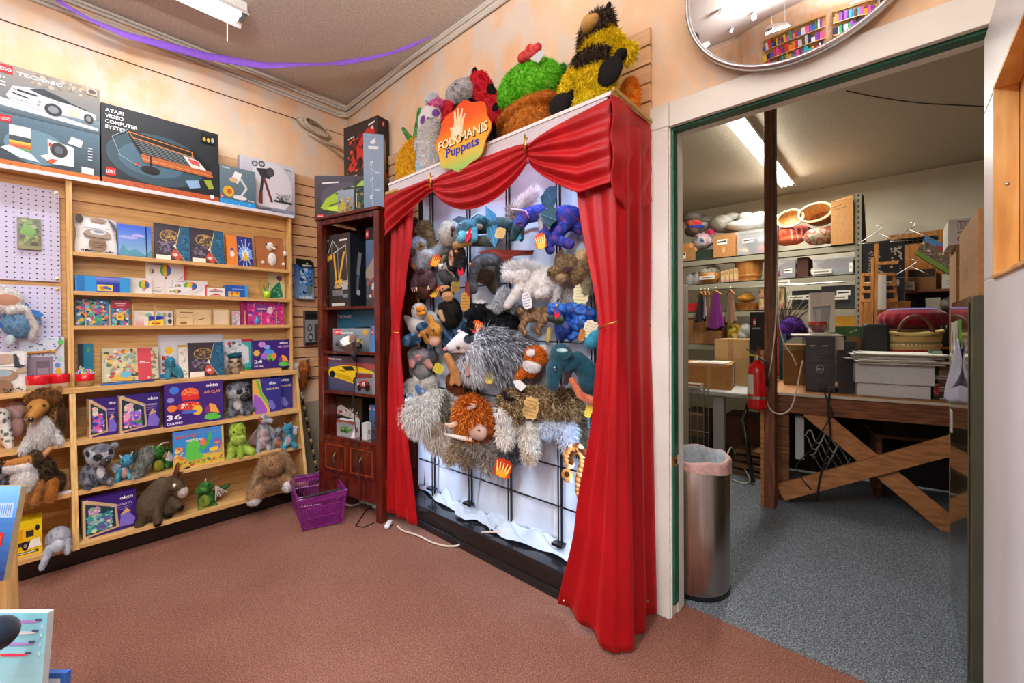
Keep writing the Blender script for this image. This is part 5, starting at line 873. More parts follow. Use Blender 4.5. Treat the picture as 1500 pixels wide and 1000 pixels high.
cset('toy_box', 'tall dark box picturing a yellow crawler crane on the top cabinet shelf', 476, 514, 346, zA, .06, '22262c', crane, .13, '1b222b', [('l', .5, .45, .62, .75, .06, '8a9098'), ('l', .5, .45, .42, .2, .04, '6a7078'), ('e', .5, .2, .12, .04, 'c8c8c8'), ('r', .3, .3, .32, .7, '3a444e'), ('r', .62, .3, .64, .7, '3a444e')])
cset('toy_box', 'box with a grey vehicle picture at the right of the crane box', 537, 560, 334, zA, .09, '2a3a50', [('g', 0, 0, 1, 1, '3a3434', '4a6a90'), ('r', 0, .84, 1, 1, '1c2028')] + LOGO(.02, .87, .1, 1.6) + [('t', .5, .88, .05, 'TECHNIC', W, .5), ('s', 50, 0, .05, 1, .6, .02, .05, '8a8478 c8c0b0 3a3a3c b04030 5a5e62'), ('p', [(0, .45), (.5, .62), (1, .5), (1, .4), (0, .36)], '8a7a70')], .1)
tech = [('g', 0, 0, 1, 1, '35485a', '2a7898'), ('p', [(0, .5), (1, .62), (1, .52), (0, .42)], '8aa0ac'), ('p', [(.3, .42), (.5, .56), (.8, .6), (1, .5), (1, .36), (.4, .34)], '16282c'), ('p', [(.8, .46), (1, .52), (1, .4)], '20a890')] + LOGO(.02, .78, .16, .9) + [('t', .17, .82, .1, 'TECHNIC', W, .3)]
cset('toy_box', 'wide blue box at the back of the second cabinet shelf', 484, 556, 456, zB1, .14, '2a4458', tech, .08)
veh = lambda c: [('g', 0, 0, 1, 1, '4a5660', '8a98a4')] + LOGO(.03, .72, .22, .9) + [('t', .22, .76, .12, 'TECHNIC', W, .34), ('p', [(.2, .28), (.3, .56), (.6, .64), (.82, .5), (.84, .28)], c), ('s', 22, .2, .24, .86, .6, .03, .06, '22262a c8b850 e0e0e0 '+c), ('e', .34, .26, .1, .14, '181a1c'), ('e', .72, .26, .1, .14, '181a1c'), ('r', .84, .74, .96, .94, 'c8a040')]
cset('toy_box', 'small box with a yellow off-road vehicle in front of the wide blue box', 488, 541, 481, zB1, .03, '8a98a4', veh('b8a03a'), .06)
cset('toy_box', 'narrow blue box beside the off-road vehicle box on the second cabinet shelf', 543, 556, 480, zB1, .05, '3a78b8', [('r', 0, 0, 1, 1, '4a8ac8')] + LOGO(.05, .7, .25, .9), .06)
yel = [('g', 0, 0, 1, 1, '3c4660', '6a5a78'), ('p', [(0, .84), (1, .76), (1, 1), (0, 1)], '5a4654'), ('p', [(.3, .74), (.7, .84), (1, .78), (1, .66), (.5, .66)], '9a4a48'), ('p', [(.1, .54), (.18, .66), (.4, .74), (.66, .72), (.9, .6), (.96, .4), (.86, .22), (.62, .2), (.4, .3), (.14, .4)], 'e8c81e'), ('p', [(.36, .7), (.54, .72), (.6, .6), (.44, .58)], '2c2a30'), ('p', [(.2, .52), (.5, .42), (.58, .26), (.3, .36)], 'caa814'), ('e', .2, .46, .05, .1, '1a1a1e'), ('e', .62, .3, .06, .13, '1a1a1e'), ('e', .62, .3, .035, .08, '707078'), ('p', [(.8, .3), (.94, .36), (.9, .24)], '3a3428'), ('l', .3, .6, .42, .56, .02, '3a3010')] + LOGO(.02, .85, .13, 1.1) + [('t', .15, .88, .07, 'TECHNIC', W, .22), ('r', .02, .1, .1, .16, 'd8dce0')]
cset('toy_box', 'wide box picturing a bright yellow sports car on the third cabinet shelf', 471, 556, 520, zB, .05, '3a3f55', yel, .07)
q = cpx(520, 575, .0)
f1 = [('g', 0, 0, 1, 1, '5a5e64', '8a8e94'), ('p', [(0, .7), (1, .8), (1, 1), (0, 1)], '7a3a34'), ('p', [(.1, .3), (.3, .6), (.7, .66), (.9, .4), (.6, .2)], 'b03028'), ('s', 24, .1, .15, .9, .65, .04, .08, '1c1c1e c83a30 d8d8d8'), ('e', .24, .26, .12, .16, '141414'), ('e', .72, .3, .14, .18, '141414')]
cset('toy_box', 'small grey box with a red racing car in front of the yellow car box', 520, 545, 546, zB, .018, '9a9ea2', f1, .028, 'c8cccf')
dark = [('g', 0, 0, 1, 1, '16130f', '3a2e18'), ('p', [(.1, .9), (.6, .7), (1, .5), (1, .4), (.4, .5), (.1, .6)], '4a3c1c'), ('p', [(.06, .72), (.2, .9), (.3, .84), (.24, .68)], 'c03028'), ('p', [(.16, .6), (.4, .76), (.66, .62), (.9, .44), (.94, .34), (.6, .42), (.3, .48)], 'c8c4c0'), ('s', 26, .14, .4, .9, .7, .02, .05, '2a2624 c83028 8a8680 e0dcd8'), ('r', 0, 0, .34, .1, 'c01c1c')] + LOGO(.04, .14, .14, .8)
cset('toy_box', 'dark box with a red and white racing car on the lowest cabinet shelf', 479, 530, 578, zC, .13, '1a1612', dark, .08)
grn = [('g', 0, 0, 1, 1, '9aa0a4', '70787c'), ('p', [(.0, .8), (.5, .9), (1, .78), (1, 1), (0, 1)], '8a3a38'), ('p', [(.16, .26), (.26, .56), (.6, .66), (.86, .4), (.6, .24)], '4a7a34'), ('s', 26, .14, .2, .88, .6, .04, .07, '20241e 68984a 8ab068 1a1a1a'), ('p', [(.8, 0), (1, 0), (1, .6), (.9, .3)], 'e8e8e8')]
for i, (xl, xr, n) in enumerate(((493, 519, .03), (530, 537, .035))):
    u0, _ = cpx(xl, 620, n); u1, _ = cpx(xr, 620, n); z1 = cpx(495, 614, n)[1]
    carton('toy_box', ['pale box with a green quad bike, front one on the lowest cabinet shelf', 'pale box standing beside the quad bike box on the lowest cabinet shelf'][i], 'toy box', cw(u0, n, zC+.0005), CA, u1-u0, z1-zC, .045, 'd8dadc', grn if i == 0 else [('r', 0, 0, 1, 1, 'c8ccd0')], side='e2e4e6', sideart=[('r', .3, .35, .6, .6, 'b05a44'), ('r', .35, .3, .55, .4, '3a2a24')])
cset('toy_box', 'blue box picturing dark figures at the right of the lowest cabinet shelf', 540, 560, 593, zC, .07, '28507c', [('g', 0, 0, 1, 1, '2c3a4c', '3a6aa0'), ('s', 40, 0, .05, 1, .65, .03, .07, '1c2024 4a5058 8a8e94 2a3038')] + LOGO(.02, .84, .12, .7) + [('t', .3, .86, .06, 'TECHNIC', W, .5)], .05)
# on top of the cabinet
def tbox(label, xl, xr, yt, yb, P, a, col, art, dp, **k):
    A, w, h = rectP(xl, xr, yt, yb, P, a); return A, w, h
A0 = atp(461, 300, cw(.06, .16, 0), axes(-45)[2]); A0.z = zT+.0005; U, V, N = axes(-45)
w_ = (atp(566, 300, A0, N)-A0).dot(U); h_ = atp(461, 257, A0, N).z-A0.z
lime = [('g', 0, 0, 1, 1, '2c2a2c', '3c3644'), ('e', .44, .5, .36, .36, '4a4458'), ('p', [(.08, .3), (.16, .5), (.34, .68), (.58, .8), (.8, .78), (.86, .5), (.6, .24), (.2, .2)], '9aba1e'), ('p', [(.28, .6), (.46, .76), (.74, .74), (.6, .56)], '1c2014'), ('p', [(.16, .3), (.5, .4), (.56, .26), (.24, .2)], 'c4dc3a'), ('l', .2, .34, .48, .5, .03, '3a4810'), ('l', .12, .24, .5, .18, .03, '20240c'), ('l', .1, .83, .34, .86, .03, 'e8e8e8')] + LOGO(.04, .06, .1, .8)
carton('toy_box', 'dark box picturing a lime green sports car on top of the cabinet', 'toy box', A0, -45, w_, h_, .09, '262428', lime)
zG = A0.z+h_
A1 = atp(495, 295, cw(.10, .06, 0), axes(-62)[2]); A1.z = zT+.0005; U, V, N = axes(-62); w_ = (atp(519, 300, A1, N)-A1).dot(U); h_ = atp(495, 279, A1, N).z-A1.z
carton('toy_box', 'box with a misty forest picture in front of the lime green car box', 'toy box', A1, -62, w_, h_, .02, '4a5a60', [('g', 0, 0, 1, 1, '6a7076', '8a9cae'), ('s', 46, 0, .05, 1, .8, .03, .08, '4a5040 a8803a 8a6a4a c8ccd0 3a4a40 b89a50'), ('p', [(.0, .2), (.3, .8), (.5, .3)], 'b0a040')])
A2 = atp(519.5, 293, cw(.22, .045, 0), axes(-62)[2]); A2.z = zT+.0005; U, V, N = axes(-62); w_ = (atp(538, 300, A2, N)-A2).dot(U); h_ = atp(519.5, 263, A2, N).z-A2.z
carton('toy_box', 'small black box with a lime stripe beside the pale blue tall box', 'toy box', A2, -62, w_, h_, .03, '14181a', [('r', 0, 0, 1, 1, '14201c'), ('p', [(.1, .8), (.6, .96), (1, .9), (1, .8)], '9ab830'), ('s', 24, .1, .1, .9, .8, .03, .06, '2a4a38 8a7030 1c2a24 4a6a30'), ('l', .16, .2, .16, .6, .02, 'c8c8c8')] + LOGO(.0, .02, .09, 1.2))
red = [('g', 0, 0, 1, 1, '2e2624', '3a302e'), ('e', .56, .52, .34, .3, '6a201c'), ('r', 0, 0, 1, .07, 'c0241c'), ('p', [(.1, .2), (.2, .42), (.5, .72), (.7, .86), (.9, .86), (.94, .66), (.7, .48), (.4, .26)], 'c82a22'), ('s', 40, .1, .16, .94, .9, .02, .045, '1c1414 e04a3c d8d0cc 7a1814 2a2020'), ('e', .5, .34, .06, .1, '0e0c0c'), ('e', .9, .6, .05, .12, '0e0c0c'), ('e', .36, .5, .04, .1, '0e0c0c'), ('l', .74, .9, .92, .92, .03, 'e8e4e0'), ('r', .04, .12, .4, .16, 'd8d0cc'), ('l', .14, .78, .32, .8, .02, 'e0dcd8')] + LOGO(.02, .08, .06, .6)
PF1 = Vector((1.56, 3.02, 0)); A3 = atp(504, 251, PF1, axes(-80)[2]); A3.z = zG+.001; U, V, N = axes(-80); w_ = (atp(553.5, 200, A3, N)-A3).dot(U); h_ = atp(504, 188, A3, N).z-A3.z
carton('toy_box', 'big dark box picturing a red racing car, highest of the pile in the corner', 'toy box', A3, -80, w_, h_, .10, '262222', red, side='242224', sideart=[('r', 0, 0, 1, .14, 'b02018')] + LOGO(.42, .86, .09, .9*2.2) + [('r', .3, .2, .8, .24, '8a8684'), ('e', .7, .1, .18, .05, 'd82a20'), ('r', .3, .3, .9, .33, '5a5856')])
A4 = atp(533, 288, cw(.28, .0, 0), axes(-38)[2]); A4.z = zT+.0005; U, V, N = axes(-38); w_ = (atp(562, 240, A4, N)-A4).dot(U); h_ = atp(533, 195, A4, N).z-A4.z
carton('toy_box', 'tall narrow pale blue box standing on the front corner of the cabinet', 'toy box', A4, -38, w_, h_, .13, '5a7690', [('g', 0, 0, 1, 1, '5a7898', '7e98b6'), ('r', .24, .81, .74, .845, 'e8eef4'), ('p', [(.3, .88), (.44, .92), (.62, .96), (.56, .9), (.7, .92), (.5, .87)], 'e8eef4'), ('t', .3, .6, .06, '2', W), ('t', .34, .39, .06, '1', W), ('t', .3, .18, .06, '2', W), ('r', .42, .64, .46, .66, W), ('r', .42, .43, .46, .45, W), ('r', .42, .22, .46, .24, W), ('l', .3, .56, .66, .52, .004, 'c8d8e8'), ('r', .56, .5, .8, .52, 'b0c4d8'), ('r', .56, .29, .8, .31, 'b0c4d8'), ('r', .56, .08, .8, .1, 'b0c4d8'), ('l', .42, .05, .42, .58, .004, 'a8bcd0')], side='463a34', sideart=[('s', 40, 0, .3, 1, .85, .02, .05, '6a4a38 8a5a40 3a2e2a 5a6a4a'), ('r', 0, .0, 1, .2, '3a4a30')])
# clamp lamp hanging on the cabinet front
lp = at(511, 508, Y=2.60); lp = atp(511, 506, cw(.25, -.08, 0), cN); dv = (CO-lp).normalized(); ax_ = (dv*.5+Vector((-.55, .35, .75))*.75).normalized()
ax_ = Vector((-.35, -.1, .62)).normalized(); e1 = ax_.cross(Vector((0, 1, 0))).normalized(); e2 = ax_.cross(e1)
T = thing('clamp_lamp', 'aluminium clamp lamp with a black cord hanging on the cabinet front', 'lamp', lp)
b = MB(); b.lathe(lp, [(.020, -.05), (.026, -.045), (.034, -.02), (.052, .01), (.066, .035), (.068, .037), (.064, .034), (.05, .012)], 'c4bdb2', n=30, ex=e1, ey=e2, ez=ax_); b.build('shade', METAL, T, smooth=True)
b = MB(); b.cyl(lp-ax_*.05, lp-ax_*.10, .018, .015, '18181a', 16); b.cyl(lp-ax_*.10, lp-ax_*.115, .011, col='18181a', n=12); b.build('socket', RUB, T, smooth=True)
b = MB(); b.tube([lp-ax_*.03, cw(.30, -.05, lp.z-.01), cw(.33, .0, lp.z+.015), cw(.36, .004, lp.z+.01)], .003, 'b8b8b4'); cbox(b, .34, -.012, lp.z-.01, .39, .014, lp.z+.02, 'a8a8a4'); b.build('clamp', METAL, T)
e_ = lp-ax_*.115
b = MB(); cpts = [e_, e_+Vector((.005, .0, -.06)), atp(517, 580, cw(0, -.03, 0), cN), atp(523, 660, cw(0, -.03, 0), cN), atp(528, 715, cw(0, -.03, 0), cN), at(535, 738, Z=.05), at(545, 742, Z=.006), at(536, 747, Z=.005), at(521, 770, Z=.004), at(533, 772, Z=.004), at(553, 763, Z=.004)]
P = []
for i in range(len(cpts)-1):
    for k in range(5): P.append(cpts[i].lerp(cpts[i+1], k/5))
b.tube(P, .003, '161618'); b.build('cord', RUB, T, smooth=True)
# slatted wall goods
for i in range(4):
    y_ = 3.352-.012*i; x0 = at(431+2*i, 400, Y=y_).x; x1 = at(455+1.5*i, 400, Y=y_).x; zt, zb = at(440, 379+1.2*i, Y=y_).z, at(440, 436+.6*i, Y=y_).z
    T = thing('craft_pack', ['blue picture bag hanging on the slatted wall, rearmost of four', 'blue picture bag hanging on the slatted wall, second from the back', 'blue picture bag hanging on the slatted wall, third from the back', 'blue picture bag with a black header card hanging in front on the slatted wall'][i], 'hanging pack', ((x0+x1)/2, y_, zb), 0, 'hanging blue picture bags')
    b = MB(); b.box(x0, y_, zb, x1, y_+.006, zt-.04, '2a62a8'); b.art((x0, y_, zb), (1, 0, 0), (0, 0, 1), x1-x0, zt-.04-zb, [('g', 0, 0, 1, 1, '8ab0d0', '2458a0'), ('s', 40, 0, .05, 1, 1, .03, .09, '3a7ac8 1c4080 6aa0d8 a8c8e0 2a3a60'), ('e', .7, .3, .2, .16, '6a7a70'), ('s', 14, 0, 0, 1, .1, .02, .05, 'd8e4ec')]); b.build('bag', GLOSS, T)
    b = MB(); b.box(x0+.015, y_-.001, zt-.045, x1, y_+.007, zt, '121416'); b.art((x0+.015, y_-.001, zt-.045), (1, 0, 0), (0, 0, 1), x1-x0-.015, .045, [('e', .5, .72, .08, .16, 'b8d820'), ('r', .15, .3, .85, .5, 'c8ccd0'), ('r', .2, .12, .7, .2, '7a8088')]); b.build('header_card', PRINT, T)
x0, x1 = at(447, 470, Y=3.33).x, at(466, 470, Y=3.33).x; zt, zb = at(455, 455, Y=3.33).z, at(455, 505, Y=3.33).z
carton('gadget_pack', 'grey gadget box hanging on the slatted wall beside the cabinet', 'hanging pack', Vector((x0, 3.33, zb)), 0, x1-x0, zt-zb, .035, '5a5e60', [('r', 0, 0, 1, 1, '8a8e90'), ('r', 0, .74, 1, 1, '2a2c2e'), ('r', .1, .8, .9, .9, '141414'), ('e', .35, .5, .18, .1, '2c3032'), ('e', .35, .5, .11, .06, 'a0a4a6'), ('e', .4, .22, .2, .12, '2c3032'), ('e', .4, .22, .12, .07, 'a0a4a6'), ('r', .7, .1, 1, .6, '3a4044'), ('r', 0, 0, 1, .08, '1c1e20')])
# striped hobby stick with a fox head
T = thing('hobby_fox', 'orange fox head on a black and yellow striped stick leaning beside the bookcase', 'stick toy', (1.33, 3.2, 0))
p0, p1 = at(466, 697, Y=3.16), at(441, 574, Y=3.30); p0 = p0+(p0-p1)*.12; p0.z = max(p0.z, .01); b = MB(); n = 26
for i in range(n):
    q0, q1 = p0.lerp(p1, i/n), p0.lerp(p1, (i+1)/n); b.cyl(q0, q1, .009, col=['161412', 'b8a860'][i % 3 == 0] if i < n-2 else 'b8b4ac', n=10)
b.build('pole', GLOSS, T, smooth=True)
A = at(442, 555, Y=3.31); s_ = dep(A)/FOC
toW = lambda Q: np.array(A)+(np.asarray(Q, float)[:, 0:1]-442)*s_*np.array(PR)+(555-np.asarray(Q, float)[:, 1:2])*s_*np.array(Zv)-np.asarray(Q, float)[:, 2:3]*s_*np.array(PF)
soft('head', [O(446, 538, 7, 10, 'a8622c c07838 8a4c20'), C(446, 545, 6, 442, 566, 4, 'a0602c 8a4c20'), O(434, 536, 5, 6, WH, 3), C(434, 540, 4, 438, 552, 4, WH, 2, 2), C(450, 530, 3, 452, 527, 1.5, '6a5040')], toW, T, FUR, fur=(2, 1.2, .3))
# purple basket
Rm = [at(x, y, Z=.20) for x, y in ((424, 702), (488, 691), (507, 717), (437, 734))]
Fl, Fr = at(444, 777, Z=.004), at(500, 765, Z=.004); e1 = (Fr-Fl).normalized(); e2 = Vector((-e1.y, e1.x, 0)); rw = (Rm[0]-Rm[3]).length
Bs = [Fl+(Rm[0]-Rm[3])*.86, Fr+(Rm[1]-Rm[2])*.86, Fr, Fl]; cR = sum(Rm, Vector())/4
T = thing('shopping_basket', 'purple plastic shopping basket on the carpet between the bookcase and the cabinet', 'basket', (Fl+Fr)/2+e2*rw*.4)
PU = '76206c'; b = MB()
b.add([p+Zv*.004 for p in Bs]+[p for p in Bs], [(0, 1, 2, 3), (7, 6, 5, 4), (0, 4, 5, 1), (1, 5, 6, 2), (2, 6, 7, 3), (3, 7, 4, 0)], PU)
for i in range(4):
    j = (i+1) % 4; n = 22 if i % 2 == 0 else 15; a0, a1, c0, c1 = Bs[i], Bs[j], Rm[i], Rm[j]
    for k in range(n+1): f = k/n; b.tube([a0.lerp(a1, f), c0.lerp(c1, f)], .0026, PU, n=4)
    for f in (.03, .34, .66): b.tube([a0.lerp(c0, f), a1.lerp(c1, f)], .004, PU, n=5)
    q = [a0.lerp(c0, .84), a1.lerp(c1, .84), c1, c0]; b.poly(q, (sum(q, Vector())/4-(cR)).normalized()*.004, PU)
    b.tube([a0, c0], .007, PU, n=6)
b.build('body', GLOSS, T)
b = MB(); b.tube(Rm+[Rm[0]], .009, PU, n=8); b.build('rim', GLOSS, T)
b = MB(); m0, m1 = Rm[3].lerp(Rm[2], .25), Rm[3].lerp(Rm[2], .75); b.tube([Rm[3].lerp(Rm[2], .06)+Zv*.012, m0+Zv*.014, m1+Zv*.014, Rm[2].lerp(Rm[3], .06)+Zv*.012], [.004, .007, .007, .004], '1c1a1e', n=8); b.build('handle', RUB, T)
b = MB(); b.tube([Rm[0].lerp(Rm[1], .06)+Zv*.012, Rm[0].lerp(Rm[1], .94)+Zv*.012], .004, '4a1a48', n=8); b.build('handle', RUB, T)
# cables on the carpet
cable('white extension cable looping from behind the purple basket', [at(488, 730, Z=.012), at(505, 724, Z=.012), at(520, 726, Z=.01), at(530, 733, Z=.01), at(524, 738, Z=.01), at(512, 740, Z=.01), at(500, 736, Z=.01)], .006, 'cfcdc4')
cable('grey cable curling up behind the purple basket', [at(500, 722, Z=.01), at(510, 716, Z=.04), at(512, 708, Z=.06), at(505, 702, Z=.05), at(498, 700, Z=.02)], .006, 'a8a8a0')
b = MB(); q0, q1 = at(530, 731, Z=.01), at(553, 741, Z=.01); b.bar(q0, q1, .05, .02, 'd8d6cc'); b.build('power_strip', MATTE, bev=.004, tag=('white power strip on the carpet beside the left curtain', 'power strip'))
b = MB(); q0, q1 = at(566, 772, Z=.018), at(572, 763, Z=.018); b.bar(q0, q1, .03, .022, 'e8e8ea'); b.build('plug', MATTE, bev=.008, tag=('white plug poking out under the left curtain', 'plug'))
# ================================================================= puppet stage
SX, SY0, SY1, SZ = 1.405, .78, 2.26, 2.05
def proj(p):
    d = Vector(p)-CO; z = d.dot(CF); return 750+FOC*d.dot(CR)/z, CY+FOC*d.dot(CD)/z
T = thing('puppet_stage', 'puppet display stand with a black base, white top board and black rod grid', 'display stand', (1.55, (SY0+SY1)/2, 0))
b = MB(); b.box(SX+.006, SY0+.004, SZ-.02, 1.69, SY1, SZ, 'd6d4d2'); b.box(SX, SY0, SZ-.072, SX+.018, SY1, SZ-.012, 'c9c6cc'); b.box(SX-.004, SY0-.004, SZ-.012, SX+.02, SY1, SZ+.002, 'eceaea'); b.box(SX, SY0, SZ-.07, 1.69, SY0+.014, SZ, 'd0cdd0'); b.build('top_board', MATTE, T, bev=.001)
b = MB(); b.box(1.51, SY0+.02, .03, 1.69, 2.33, .118, '131416'); b.box(1.503, SY0+.02, .105, 1.69, 2.33, .128, '1b1d20'); b.box(1.50, SY0+.02, 0, 1.52, 2.33, .04, '1a1b1e'); b.build('base', GLOSS, T, bev=.003)
for y in (SY0+.03, 2.30):
    b = MB(); b.box(1.66, y-.02, .12, 1.69, y+.02, SZ-.02, '1a1a1c'); b.build('upright', GLOSS, T)
ys = [at(x, y, X=1.64).y for x, y in ((600, 600), (636, 690), (690, 695), (748, 720), (822, 740), (872, 700))]
for y in ys: b = MB(); b.cyl((1.645, y, .13), (1.645, y, SZ-.02), .0065, col='15161a', n=8); b.cyl((1.634, y+.012, .13), (1.634, y+.012, SZ-.02), .004, col='1c1d22', n=8); b.build('rod', GLOSS, T)
for z in (.34, .53, .82, 1.12, 1.42, 1.72): b = MB(); b.cyl((1.638, SY0+.04, z), (1.638, 2.3, z), .0045, col='15161a', n=8); b.build('rod', GLOSS, T)
for i, y in enumerate(ys[1:5]): z = at((636, 690, 748, 822)[i], (718, 740, 782, 800)[i], X=1.62).z; b = MB(); b.box(1.60, y-.03, max(z, .131), 1.64, y+.03, max(z, .131)+.012, '15161a'); b.build('foot', GLOSS, T)
# white backcloth, crumpled over the base
rr = np.random.default_rng(3); ph = rr.random(12)*6
def back(u, v):
    y = SY0+.02+(2.33-SY0-.02)*u
    if v < .8: z = SZ-.03-(SZ-.16)*(v/.8); x = 1.672-.012*math.sin(14*u*PI+math.sin(3*z+ph[0])*1.5)*min(1, v*3)-.008*math.sin(31*u+ph[1]+4*z)
    else:
        t = (v-.8)/.2; z = .15-.02*t+.035*abs(math.sin(23*u+ph[2]+4*t))*(1-t*.6)+.02*math.sin(51*u+ph[3])*(1-t); x = 1.672-(.03+.10*(1-u))*t-.02*math.sin(17*u+ph[4])*t
    if v > .45: x -= .03*max(0, (v-.45)/.35)**2*(.6+.4*math.sin(9*u+ph[5])) if v < .8 else .03*(.6+.4*math.sin(9*u+ph[5]))
    return (max(1.53, x), y, max(z, .134))
b = MB(); b.grid(back, 150, 90, 'e0e4ea'); b.build('backcloth', SHEET, smooth=True, tag=('pale white backcloth hanging behind the puppets and crumpled on the black base', 'cloth'))
b = MB()
b.grid(lambda u, v: (1.56-.02*math.sin(7*u)+.06*v, 1.86-.30*u+.01*math.sin(11*v), .134+.012*abs(math.sin(9*u+5*v))+.01*v), 20, 6, 'e4e2dc'); b.build('paper_scrap', SHEET, smooth=True, solid=.001, tag=('crumpled white paper strip lying on the black base', 'paper'))
# curtain pieces
def swag(fn_top, Ya, Yb, D, nf, xb, folds=.018):
    b = MB()
    def f(u, v):
        y = Ya+(Yb-Ya)*u; d = D(u); open_ = (4*u*(1-u))**.6 if nf > 0 else 1
        w = .5-.5*math.cos(2*PI*v*abs(nf)+.6*math.sin(3*u)); z = fn_top(u)-d*(v**.9)-.0*v
        return (SX-.008-folds*w*(.25+.75*open_)-xb*open_*math.sin(PI*min(v*1.1, 1))*.6, y, z)
    b.grid(f, 40, 48, 'c0101a'); return b
V = thing('valance', 'red swagged valance with gold cords along the top of the puppet stage', 'curtain', (SX, 1.5, 1.9))
top = lambda u: 1.985-.006*math.sin(PI*u)
ga, gb, gc, gd = 2.262, 1.81, 1.163, .772
swag(lambda u: 1.985-.02*(u > .9)*(u-.9)*10, ga+.03, gb, lambda u: .055+.19*max(0, 1-u)**.8, 3.5, .02).build('swag', VELVET, V, smooth=True, solid=.002)
swag(lambda u: 1.985-.02*(abs(u-.5)*2)**8, gb, gc, lambda u: .05+.175*(4*u*(1-u))**.65, 4, .035).build('swag', VELVET, V, smooth=True, solid=.002)
swag(lambda u: 1.985+.04*u-.02*(1-u)**8, gc, gd, lambda u: .05+.26*min(1, u*1.5)**.62, 4.5, .035, .022).build('swag', VELVET, V, smooth=True, solid=.002)
b = MB()
b.grid(lambda u, v: (SX-.02+(1.70-SX+.02)*u, SY0-.012-.010*(.5-.5*math.cos(2*PI*(v*2.4+u*1.1)))-.006*math.sin(u*9), 2.03-.05*u*0-(.36+.05*math.sin(u*4))*v), 26, 40, 'c0101a'); b.build('side_swag', VELVET, V, smooth=True, solid=.002)
for y, z in ((gb, 1.95), (gc, 1.955)):
    b = MB(); b.ell((SX-.03, y, z), (.008, .010, .010), 'b08a3a'); b.tube([(SX-.034, y, z+.045), (SX-.034, y-.004, z+.01), (SX-.036, y, z-.03)], .004, 'c9a24a', n=6); b.tube([(SX-.03, y-.012, z+.03), (SX-.036, y+.008, z-.0)], .003, 'a8823a', n=6); b.build('gold_cord', METAL, V, smooth=True)
def trim(p, q, w):
    b = MB(); b.bar(p, q, .012, .014, 'b8934a'); p, q = Vector(p), Vector(q); n = int((q-p).length/.006)
    for i in range(n): c = p.lerp(q, (i+.5)/n); b.tube([c, c-Zv*w*random.uniform(.7, 1.1)+Vector((-.003, -.003, 0))], .0016, random.choice(['c09a50', 'a8823a', 'd4b46a']), n=4)
    b.build('gold_fringe', CLOTH, V)
trim((SX-.012, SY0-.018, SZ+.0), (1.70, SY0-.022, SZ-.012), .018); trim((SX-.014, SY1+.01, SZ-.058), (SX-.014, SY1-.11, SZ-.062), .016)
def interp(tab, z):
    for (z0, a), (z1, c) in zip(tab, tab[1:]):
        if z0 >= z >= z1:
            t = (z0-z)/(z0-z1); t = t*t*(3-2*t)*.5+t*.5; return a+(c-a)*t
    return tab[-1][1] if z < tab[-1][0] else tab[0][1]
RIN = [(2.0, .95), (1.73, .935), (1.19, .842), (.87, .868), (.43, .945), (.0, 1.04)]
def drapeR(u, v):
    zb = .015+.05*max(0, 1-u/.5) if u < .5 else .012; z = 1.97+(zb-1.97)*v; yi = interp(RIN, z); lo = max(0, min(1, (1.1-z)/1.1)); tie = math.exp(-((z-1.19)/.16)**2)
    am = (.010+.014*lo)*(1-.5*tie)
    if u < .5:
        t = u/.5; y = yi+(SY0-.012-yi)*t; x = 1.425-.05*lo*t**1.5-.0*t-am*(.5+.5*math.cos(2*PI*t*2.3+.5))
        y += .03*lo*t*(t-1)
    else:
        t = (u-.5)/.5; x0 = 1.425-.05*lo; x = x0+(1.69-x0)*t; y = SY0-.012-am*1.3*(.5-.5*math.cos(2*PI*t*2.5))-.022*lo*math.sin(PI*min(1, t*1.2+.1))
    return (x, y, z)
D = thing('curtain', 'long red curtain wrapped round the right corner of the puppet stage down to the floor', 'curtain', (1.45, .85, 0))
b = MB(); b.grid(drapeR, 90, 70, 'c0101a'); b.build('drape', VELVET, D, smooth=True, solid=.0025)
b = MB(); b.tube([at(878, 481, X=1.41), at(888, 476, X=1.39), at(900, 472, X=1.39), at(905, 470, X=1.40)], .003, 'c8a048', n=6); b.build('tie_cord', METAL, D, smooth=True)
b = MB()
for p in (at(826, 880, X=1.40), at(948, 880, Y=.735)): b.ell(p, .006, 'e4d8a8', n=1)
b.build('pin', METAL, D)
LOUT = [(2.0, 2.30), (1.75, 2.30), (1.19, 2.285), (.7, 2.34), (.0, 2.40)]; LIN = [(2.0, 2.03), (1.75, 2.05), (1.45, 2.12), (1.19, 2.19), (.8, 2.15), (.0, 2.02)]
def drapeL(u, v):
    z = 1.97+(.065-1.97)*v; a, c = interp(LOUT, z), interp(LIN, z); tie = math.exp(-((z-1.19)/.15)**2); am = .020*(1-.6*tie)
    x = 1.425-am*(.5+.5*math.cos(2*PI*u*3.4+.8+.6*math.sin(z*2)))
    if u < .12: x += (.12-u)*.7
    return (x, a+(c-a)*u, z)
D = thing('curtain', 'long red curtain on the left of the puppet stage beside the dark cabinet', 'curtain', (1.42, 2.2, .05))
b = MB(); b.grid(drapeL, 70, 60, 'c0101a'); b.build('drape', VELVET, D, smooth=True, solid=.0025)
b = MB(); b.tube([at(567, 488, X=1.40), at(575, 486.5, X=1.385), at(584, 487, X=1.40)], .003, 'c8a048', n=6); b.build('tie_cord', METAL, D, smooth=True)
